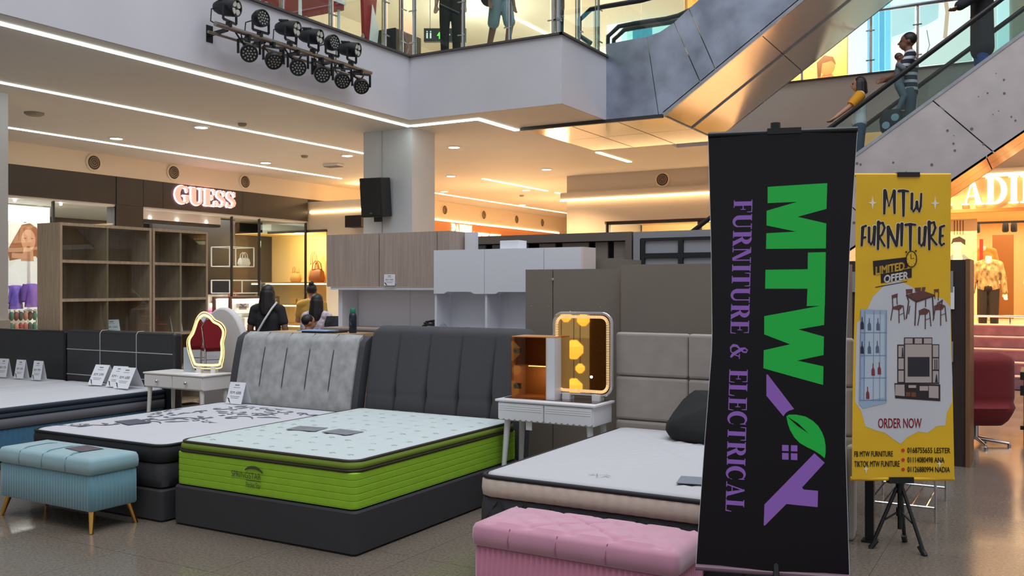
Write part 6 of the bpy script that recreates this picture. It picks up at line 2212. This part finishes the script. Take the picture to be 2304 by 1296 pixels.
pr('tv_panels_print', pl, [Z5(rect(515, 540, 580, 585)), Z5(rect(598, 540, 660, 585)), Z5(rect(676, 540, 742, 585)), Z5(rect(516, 592, 742, 920)), Z5(rect(458, 604, 504, 700)), Z5(rect(458, 712, 504, 806)), Z5(rect(458, 818, 504, 915)),
                          Z5(rect(752, 598, 800, 700)), Z5(rect(752, 712, 800, 808)), Z5(rect(752, 820, 800, 920)), Z5([(430, 938), (510, 938), (512, 1038), (430, 1030)]), Z5([(718, 948), (800, 950), (800, 1055), (718, 1050)]), Z5(rect(545, 942, 610, 966)), Z5(rect(640, 950, 712, 990))], .0023)
pr('tv_screen_print', M('banner_screen', (40, 40, 46), .4), [Z5(rect(538, 700, 724, 868)), Z5([(490, 620), (498, 620), (502, 698), (486, 698)]), Z5(rect(766, 720, 774, 808)), Z5(rect(782, 720, 790, 808)), Z5([(780, 850), (786, 850), (794, 918), (770, 918)])], .0026)
pr('basket_print', M('banner_basket', (120, 66, 44), .5), [Z5(rect(522, 1002, 560, 1040)), Z5(rect(568, 1004, 608, 1044))], .0026)
def flat_text(s, x0, x1, y0, y1, nm='contact_text', m=None):
    pr(nm, m or ky_ink, bold([[(x, -y) for x, y in p] for p in fit(sans(s), x0, x1, -y1, -y0)], .22), .0022)
flat_text('ORDER NOW', 1974, 2072, 942, 964, 'order_now', M('banner_red', (170, 24, 52), .5))
flat_text('FB MTW FURNITURE', 1919, 2007, 1016, 1028)
flat_text('TIKTOK MTW FUNITURE', 1919, 2022, 1038, 1051)
for k, (s, x1) in enumerate([('0168755655 LESTER', 2135), ('01114080498 ANA', 2122), ('01126880994 NADIA', 2134)]):
    flat_text(s, 2040, x1, 1008 + 21.5 * k, 1020 + 21.5 * k)
    pr('red_dot', M('banner_red_dot', (206, 60, 24), .5), [disc(2030, 1014 + 21.5 * k, 4, 12)], .0022)
W0 = hw_y(Hy)
MB().tube([(-W0 - .005, .02, ztop), (W0 + .005, .02, ztop)], .011, 10).build('top_rail', yv, ye)
MB().box(-.035, .10, .0, .045, ztop - .012, ztop + .016).build('clamp', black_plastic, ye)
W1 = hw_y(0)
MB().tube([(-W1 - .003, .02, ztop - Hy), (W1 + .005, .02, ztop - Hy)], .013, 10).build('bottom_rail', yv, ye)
MB().box(-.085, .065, .0, .05, ztop - Hy - .025, ztop - Hy + .012).build('lower_clamp', black_plastic, ye)
tripod(ye, ztop, .37, .17, .05, -62)
# ================================================================== PEOPLE
def capsule(mb, p, q, r1, r2, n=12):
    p, q = Vector(p), Vector(q)
    d = q - p
    L = d.length
    d = d / L if L > 1e-6 else Vector((0, 0, 1))
    ref = Vector((0, 1, 0)) if abs(d.y) < .9 else Vector((1, 0, 0))
    a = (ref - d * ref.dot(d)).normalized()
    b = d.cross(a)
    rings = []
    for k in range(5):
        t = -PI / 2 + (PI / 2) * (k + .02) / 4.02
        rings.append((p + d * r1 * math.sin(t), r1 * math.cos(t)))
    for k in range(5):
        t = (PI / 2) * k / 4.02
        rings.append((q + d * r2 * math.sin(t), r2 * math.cos(t)))
    mb.rings([[c + (a * math.cos(2 * PI * i / n) + b * math.sin(2 * PI * i / n)) * r for i in range(n)] for c, r in rings])

def fuse(mb, voxel, smooth=2):
    """one continuous closed surface from overlapping rounded forms"""
    me = mb.mesh('figure')
    o = D.objects.new('figure', me)
    COL.objects.link(o)
    rm = o.modifiers.new('fuse', 'REMESH')
    rm.mode = 'VOXEL'
    rm.voxel_size = voxel
    if smooth:
        sm = o.modifiers.new('soft', 'SMOOTH')
        sm.factor = .5
        sm.iterations = smooth
    dg = bpy.context.evaluated_depsgraph_get()
    dg.update()
    m2 = D.meshes.new_from_object(o.evaluated_get(dg))
    D.objects.remove(o)
    D.meshes.remove(me)
    return m2

BASE = dict(pelvis=(0, 0, .96), waist=(0, -.005, 1.10), chest=(0, .0, 1.27), neck0=(0, .01, 1.43), neck1=(0, -.005, 1.51), head=(0, -.02, 1.60),
            shL=(.175, .01, 1.39), elL=(.215, .03, 1.12), wrL=(.225, -.03, .88), shR=(-.175, .01, 1.39), elR=(-.215, .03, 1.12), wrR=(-.225, -.03, .88),
            hipL=(.085, 0, .92), knL=(.095, -.015, .50), anL=(.095, .02, .09), hipR=(-.085, 0, .92), knR=(-.095, -.015, .50), anR=(-.095, .02, .09))

SKIN = M('skin_tan', (176, 126, 98), .55)
SKIN_D = M('skin_brown', (122, 82, 62), .55)
HAIR = M('hair_black', (26, 20, 19), .45, bump=.2, bscale=60, bstretch=(6, 6, .6))

def hand(mb, wr, d, side, fw):
    """palm, four fingers and a thumb; d = hand direction, fw = palm normal"""
    d = Vector(d).normalized()
    fw = Vector(fw)
    sd = d.cross(fw).normalized()
    fw = sd.cross(d).normalized()
    wr = Vector(wr)
    pc = wr + d * .05
    for k in (-1, 0, 1):
        capsule(mb, wr + sd * .010 * k, wr + d * .085 + sd * .024 * k, .017, .014, 8)
    for k, l in ((-1.5, .058), (-.5, .07), (.5, .068), (1.5, .052)):
        b = wr + d * .088 + sd * .018 * k
        m1 = b + d * l * .55 + fw * .008
        m2 = m1 + d * l * .45 + fw * .022
        capsule(mb, b, m1, .0095, .009, 8)
        capsule(mb, m1, m2, .009, .0075, 8)
    tb = wr + d * .03 + sd * side * .022
    tm = tb + sd * side * .025 + d * .03
    capsule(mb, tb, tm, .013, .011, 8)
    capsule(mb, tm, tm + d * .03 + fw * .01, .011, .009, 8)

def person(lab, loc, rz, H_=1.65, pose=None, skin=SKIN, shirt=None, pants=None, hair=None, sleeve='short', leg='long', hair_kind='short', hands=True, face=True,
           extra=None, name='person', voxel=.011, shoe=None, headless=False, shirt_mat2=None, shirt_len=0, mannequin=False):
    t = thing(name, lab, 'mannequin' if mannequin else 'person', loc, rz)
    s = H_ / 1.72
    J = {k: Vector(v) for k, v in BASE.items()}
    for k, v in (pose or {}).items():
        J[k] = Vector(v)
    mb = MB()
    C = lambda a, b, r1, r2: capsule(mb, J[a], J[b], r1, r2)
    # trunk: side-by-side columns make it wider than deep
    for sx in (-1, 1):
        o = Vector((sx, 0, 0))
        capsule(mb, J['pelvis'] + o * .07, J['waist'] + o * .055, .10, .088)
        capsule(mb, J['waist'] + o * .055, J['chest'] + o * .07, .088, .10)
        capsule(mb, J['chest'] + o * .06, J['neck0'] + o * .04 - Vector((0, 0, .06)), .10, .07)
    C('neck0', 'shL', .07, .055)
    C('neck0', 'shR', .07, .055)
    if not headless:
        C('neck0', 'neck1', .058, .052)
        hd = J['head']
        mb.ball(hd + Vector((0, .012, .025)), (.078, .098, .098), 20, 14)
        mb.ball(hd + Vector((0, -.03, -.035)), (.058, .065, .075), 16, 12)
        capsule(mb, hd + Vector((0, -.095, .005)), hd + Vector((0, -.112, -.022)), .010, .014, 8)
        for sx in (-1, 1):
            mb.ball(hd + Vector((sx * .078, .015, -.005)), (.012, .02, .032), 10, 8)
        capsule(mb, hd + Vector((-.018, -.088, -.055)), hd + Vector((.018, -.088, -.055)), .009, .009, 8)
    for S_ in 'LR':
        C('sh' + S_, 'el' + S_, .052, .042)
        C('el' + S_, 'wr' + S_, .042, .028)
        if hands:
            d = J['wr' + S_] - J['el' + S_]
            hand(mb, J['wr' + S_], d, 1 if S_ == 'L' else -1, (0, -1, .0) if abs(d.normalized().y) < .8 else (0, 0, -1))
        C('hip' + S_, 'kn' + S_, .088, .060)
        C('kn' + S_, 'an' + S_, .058, .040)
        an = J['an' + S_]
        capsule(mb, an + Vector((0, .02, -.04)), an + Vector((0, -.13, -.055)), .042, .034)
    sc = Matrix.Scale(s, 4)
    me = fuse(mb, voxel)
    me.transform(sc)
    link('body', me, skin, t, 180)
    if shirt:
        mb = MB()
        e = .014 if shirt_len < .2 else .034
        top = Vector((0, 0, -shirt_len))
        for sx in (-1, 1):
            o = Vector((sx, 0, 0))
            capsule(mb, J['pelvis'] + o * .07 + top, J['waist'] + o * .06, .10 + e, .094 + e)
            capsule(mb, J['waist'] + o * .06, J['chest'] + o * .07, .094 + e, .10 + e)
            capsule(mb, J['chest'] + o * .06, J['neck0'] + o * .045 - Vector((0, 0, .06)), .10 + e, .068 + e)
        for S_ in 'LR':
            capsule(mb, J['neck0'] + (J['sh' + S_] - J['neck0']) * .35, J['sh' + S_], .062 + e, .056 + e)
            el = J['sh' + S_].lerp(J['el' + S_], .62 if sleeve == 'short' else 1)
            capsule(mb, J['sh' + S_], el, .054 + e, .050 + e)
            if sleeve == 'long':
                capsule(mb, J['el' + S_], J['wr' + S_], .044 + e, .034 + e)
        me = fuse(mb, voxel)
        me.transform(sc)
        link('shirt', me, shirt, t, 180)
    if pants:
        mb = MB()
        e = .012
        for sx in (-1, 1):
            capsule(mb, J['pelvis'] + Vector((sx * .06, 0, 0)), J['pelvis'] + Vector((sx * .06, 0, .06)), .103 + e, .096 + e)
        for S_ in 'LR':
            kn = J['kn' + S_]
            if leg == 'shorts':
                capsule(mb, J['hip' + S_], J['hip' + S_].lerp(kn, .85), .092 + e, .085 + e)
            else:
                capsule(mb, J['hip' + S_], kn, .09 + e, .066 + e)
                capsule(mb, kn, J['an' + S_], .066 + e, .052 + e)
        me = fuse(mb, voxel)
        me.transform(sc)
        link('trousers', me, pants, t, 180)
    if shoe:
        for S_ in 'LR':
            mb = MB()
            an = J['an' + S_]
            capsule(mb, an + Vector((0, .03, -.045)), an + Vector((0, -.14, -.055)), .05, .04)
            mb.xf(sc)
            mb.build('shoe', shoe, t, 180)
    if hair and not headless:
        mb = MB()
        hd = J['head']
        mb.ball(hd + Vector((0, .03, .042)), (.090, .100, .094), 18, 12)
        if hair_kind == 'bob':
            for a in range(-4, 5):
                an = R(90 + a * 27)
                p = hd + Vector((.075 * math.cos(an), .02 + .085 * math.sin(an), .03))
                capsule(mb, p, p + Vector((.018 * math.cos(an), .015 * math.sin(an), -.16)), .034, .03, 8)
        elif hair_kind == 'long':
            for a in range(-3, 4):
                an = R(90 + a * 26)
                p = hd + Vector((.07 * math.cos(an), .02 + .085 * math.sin(an), .02))
                q = hd + Vector((.085 * math.cos(an), .05 + .07 * math.sin(an), -.17))
                capsule(mb, p, q, .036, .036, 8)
                capsule(mb, q, q + Vector((-.02 * math.cos(an), .02, -.09)), .036, .018, 8)
        elif hair_kind == 'bun':
            mb.ball(hd + Vector((0, .085, .13)), .045, 12, 8)
        elif hair_kind == 'tail':
            capsule(mb, hd + Vector((0, .12, .05)), hd + Vector((0, .16, -.18)), .035, .02, 8)
        me = fuse(mb, voxel * .9, 3)
        # keep the face clear
        bm = bmesh.new()
        bm.from_mesh(me)
        for v in bm.verts:
            r = v.co - hd
            if r.y < -.03 and r.z < .055 and abs(r.x) < .1:
                v.co.y = hd.y - .03 + (r.y + .03) * .15
        bm.to_mesh(me)
        bm.free()
        me.transform(sc)
        link('hair', me, hair, t, 180)
    if face and not headless:
        hd = J['head']
        for sx in (-1, 1):
            MB().ball((hd + Vector((sx * .032, -.083, .012))) * s, .011 * s, 8, 6).build('eye', M('eye_dark', (30, 22, 20), .3), t)
        MB().ball((hd + Vector((0, -.096, -.055))) * s, (.022 * s, .006 * s, .007 * s), 8, 6).build('mouth', M('lip', (140, 76, 70), .5), t)
    t['scale_used'] = s
    return t, J, s

black_tee = M('tee_black', (34, 33, 36), .9)
denim = M('denim', (58, 78, 104), .85, var=.1, vscale=40)
denim_l = M('denim_light', (120, 138, 160), .85)
# woman in black with white strap, seen from behind
t, J, s = person('woman in a black T-shirt with a white shoulder strap seen from behind', (-8.55, 8.62, 0), R(205), 1.62, dict(elL=(.24, .02, 1.13), wrL=(.2, -.12, .95), elR=(-.25, .03, 1.13), wrR=(-.24, -.06, .9)),
                 SKIN_D, black_tee, denim_l, HAIR, hair_kind='long')
pts = [(-.14, .05, 1.49), (-.09, .12, 1.40), (.0, .148, 1.25), (.09, .14, 1.10), (.15, .10, .98), (.2, .03, .93)]
MB().tube([Vector(p) * s for p in pts], .014, 8).build('bag_strap', M('strap_white', (216, 214, 214), .6), t, 60)
# woman with hair bun by the amber display
person('woman with tied hair in a yellow top browsing the amber bag display', (-9.75, 10.75, 0), R(215), 1.64, dict(elL=(.23, -.05, 1.14), wrL=(.16, -.25, 1.1)), SKIN, M('top_mustard', (190, 150, 70), .9), black_tee, HAIR, hair_kind='bun')
# woman in pale floral top with small bag
t, J, s = person('woman in a pale floral top with long dark hair near the display', (-8.25, 9.2, 0), R(200), 1.50, None, SKIN, M('floral_top', (196, 182, 190), .9, var=.35, vscale=30), black_tee, HAIR, hair_kind='long')
bm_ = MB()
loft(bm_, .11, .06, .04, [(-.02, 0), (0, .03), (.01, .2), (-.02, .3)], 4)
bm_.xf(Matrix.Translation((-.26, .08, .92)))
bm_.build('shoulder_bag', M('bag_check', (40, 38, 46), .8, var=.9, vscale=14), t, 60)
# child
person('child with short dark hair at the oak counter', (-7.45, 8.15, 0), R(150), 1.27, dict(elR=(-.24, -.12, 1.08), wrR=(-.12, -.3, 1.0), elL=(.24, -.12, 1.08), wrL=(.12, -.3, 1.0)), SKIN, M('child_top', (120, 66, 50), .9), denim, HAIR)

# riders on the lower escalator
zs = lambda x: 1.12 + SL * (x + 6.45) - .95
def rider_z(x):
    k = int((x + 6.45) / .4)
    return 1.12 + SL * (k * .4 + .2) - .95
x = -2.31
t, J, s = person('woman with bobbed hair and mustard sleeve riding down on the escalator', (x, 13.9, rider_z(x)), R(-78), 1.50,
                 dict(elL=(.27, -.16, 1.20), wrL=(.36, -.38, 1.02)), SKIN, M('rider_white', (206, 208, 210), .9), denim, HAIR, hair_kind='bob')
MB().tube([Vector(p) * s for p in [(.16, .01, 1.40), (.225, -.07, 1.3), (.262, -.14, 1.22)]], [.078, .07, .064], 12).build('mustard_sleeve', M('mustard', (206, 140, 20), .85), t, 60)
stripe = M('striped_knit', (40, 42, 56), .9)
nt = stripe.node_tree
wv_ = nt.nodes.new('ShaderNodeTexWave')
wv_.bands_direction = 'Z'
wv_.inputs['Scale'].default_value = 3.1
tc_ = nt.nodes.new('ShaderNodeTexCoord')
rp = nt.nodes.new('ShaderNodeValToRGB')
rp.color_ramp.interpolation = 'CONSTANT'
rp.color_ramp.elements[0].color = (*lin((36, 38, 52)), 1)
rp.color_ramp.elements[1].position = .68
rp.color_ramp.elements[1].color = (*lin((190, 192, 196)), 1)
nt.links.new(tc_.outputs['Object'], wv_.inputs[0])
nt.links.new(wv_.outputs['Fac'], rp.inputs[0])
nt.links.new(rp.outputs[0], nt.nodes['Principled BSDF'].inputs['Base Color'])
x = -1.66
t, J, s = person('man in a striped shirt carrying a child on the escalator', (x, 13.9, rider_z(x)), R(-78), 1.76,
                 dict(elR=(-.22, -.1, 1.14), wrR=(-.1, -.26, 1.12), elL=(.22, -.12, 1.14), wrL=(.1, -.28, 1.1)), SKIN_D, stripe, M('rider_slate', (74, 90, 100), .9), HAIR, shirt_len=.06)
t2, J2, s2 = person('small child held against the man in the striped shirt', (x - .10, 13.70, rider_z(x) + .50), R(100), .95,
                    dict(knL=(.12, -.12, .62), anL=(.14, .02, .3), knR=(-.12, -.12, .62), anR=(-.14, .02, .3), elL=(.26, -.16, 1.22), wrL=(.2, -.3, 1.3), elR=(-.26, -.16, 1.22), wrR=(-.2, -.3, 1.3)), SKIN_D,
                    M('child_slate', (96, 104, 112), .9), M('child_grey', (88, 104, 112), .9), M('hair_brown', (70, 46, 40), .5), hands=False, voxel=.016)
x = -.75
person('person in black at the top of the escalator leaning on the handrail', (x, 13.95, rider_z(x) + .05), R(-75), 1.75,
       dict(elL=(.28, -.14, 1.18), wrL=(.36, -.34, 1.04)), SKIN_D, black_tee, M('blue_jeans', (30, 84, 150), .85), HAIR, sleeve='long', shirt_len=.42)
t = thing('patterned_bag', 'dark bag with pale round patches beside the man on the escalator', 'bag', (-1.84, 13.58, rider_z(-1.84) + .34))
bm_ = MB()
loft(bm_, .14, .07, .05, [(-.03, 0), (0, .04), (.015, .18), (-.03, .32)], 5)
bm_.build('bag_body', M('bag_black', (20, 22, 26), .7), t, 60)
for px_, pz in ((-.06, .10), (.055, .2)):
    MB().lathe([(.001, .088), (.05, .086), (.055, .06)], (px_, 0, pz), 16, 'y').build('round_patch', M('patch_blue', (150, 176, 190), .6), t, 60)

# people on the upper floor behind the glass
person('person in black trousers standing behind the upper glass guard', (-8.13, 12.15, ZF + .005), R(25), 1.72, None, SKIN, black_tee, M('trousers_black', (22, 22, 25), .9), HAIR, shoe=black_plastic)
t, J, s = person('person in grey shorts with a dark bag behind the upper glass guard', (-7.33, 12.35, ZF + .005), R(60), 1.66, dict(knL=(.1, -.12, .5), anL=(.1, .0, .1), knR=(-.1, .08, .5), anR=(-.1, .24, .14)), SKIN_D, M('navy_top', (30, 34, 50), .9),
                 M('shorts_grey', (120, 140, 146), .9), HAIR, leg='shorts', shoe=M('shoe_white', (200, 200, 200), .6))
MB().ball(Vector((-.18, .1, .98)) * s, (.13, .1, .15), 14, 10).build('waist_bag', black_tee, t, 60)
person('person in a dark jacket at the end of the upper glass guard', (-6.5, 12.7, ZF + .005), R(120), 1.3, None, SKIN_D, M('jacket_dark', (38, 38, 40), .9), black_tee, HAIR, sleeve='long')

# mannequins in the right store
man_w = M('mannequin_white', (236, 220, 196), .4)
snake = M('snake_blouse', (150, 126, 84), .8, var=.75, vscale=16, stretch=(1, 1, .6))
MP = dict(elL=(.24, .03, 1.12), wrL=(.27, -.02, .88), elR=(-.24, .03, 1.12), wrR=(-.27, -.02, .88))
person('headless mannequin in a patterned gold blouse and black skirt', (-.93, 19.25, .62), R(0), 1.72, MP, man_w, snake, M('skirt_black', (30, 24, 22), .9), None, sleeve='long', headless=True, face=False, name='mannequin', mannequin=True)
MB().lathe([(.06, 0), (.055, .05), (.05, .09)], (0, .01, 1.46), 14).build('neck_cap', man_w, kids(D.objects['person'])[0].parent if False else [o for o in COL.objects if o.name == 'mannequin'][0], 50)
person('headless mannequin in an orange jacket deeper in the store', (-1.1, 20.9, .92), R(10), 1.72, MP, man_w, M('orange_top', (220, 150, 70), .9), M('skirt_black', (30, 24, 22), .9), None, sleeve='long', headless=True, face=False, name='mannequin', mannequin=True, voxel=.018)
person('headless mannequin in a pale yellow dress deeper in the store', (-.1, 21.2, .92), R(-10), 1.7, MP, man_w, M('yellow_top', (240, 206, 120), .9), M('yellow_skirt', (230, 190, 100), .9), None, headless=True, face=False, name='mannequin', mannequin=True, voxel=.018)
person('mannequin in a brown coat inside the corner window of the dark shop', (-17.0, 16.95, .012), R(100), 1.7, MP, M('mannequin_dark', (60, 50, 44), .4), M('coat_brown', (110, 84, 60), .9), M('skirt_taupe', (130, 110, 90), .9), None, sleeve='long', face=False, name='mannequin', mannequin=True, voxel=.018)
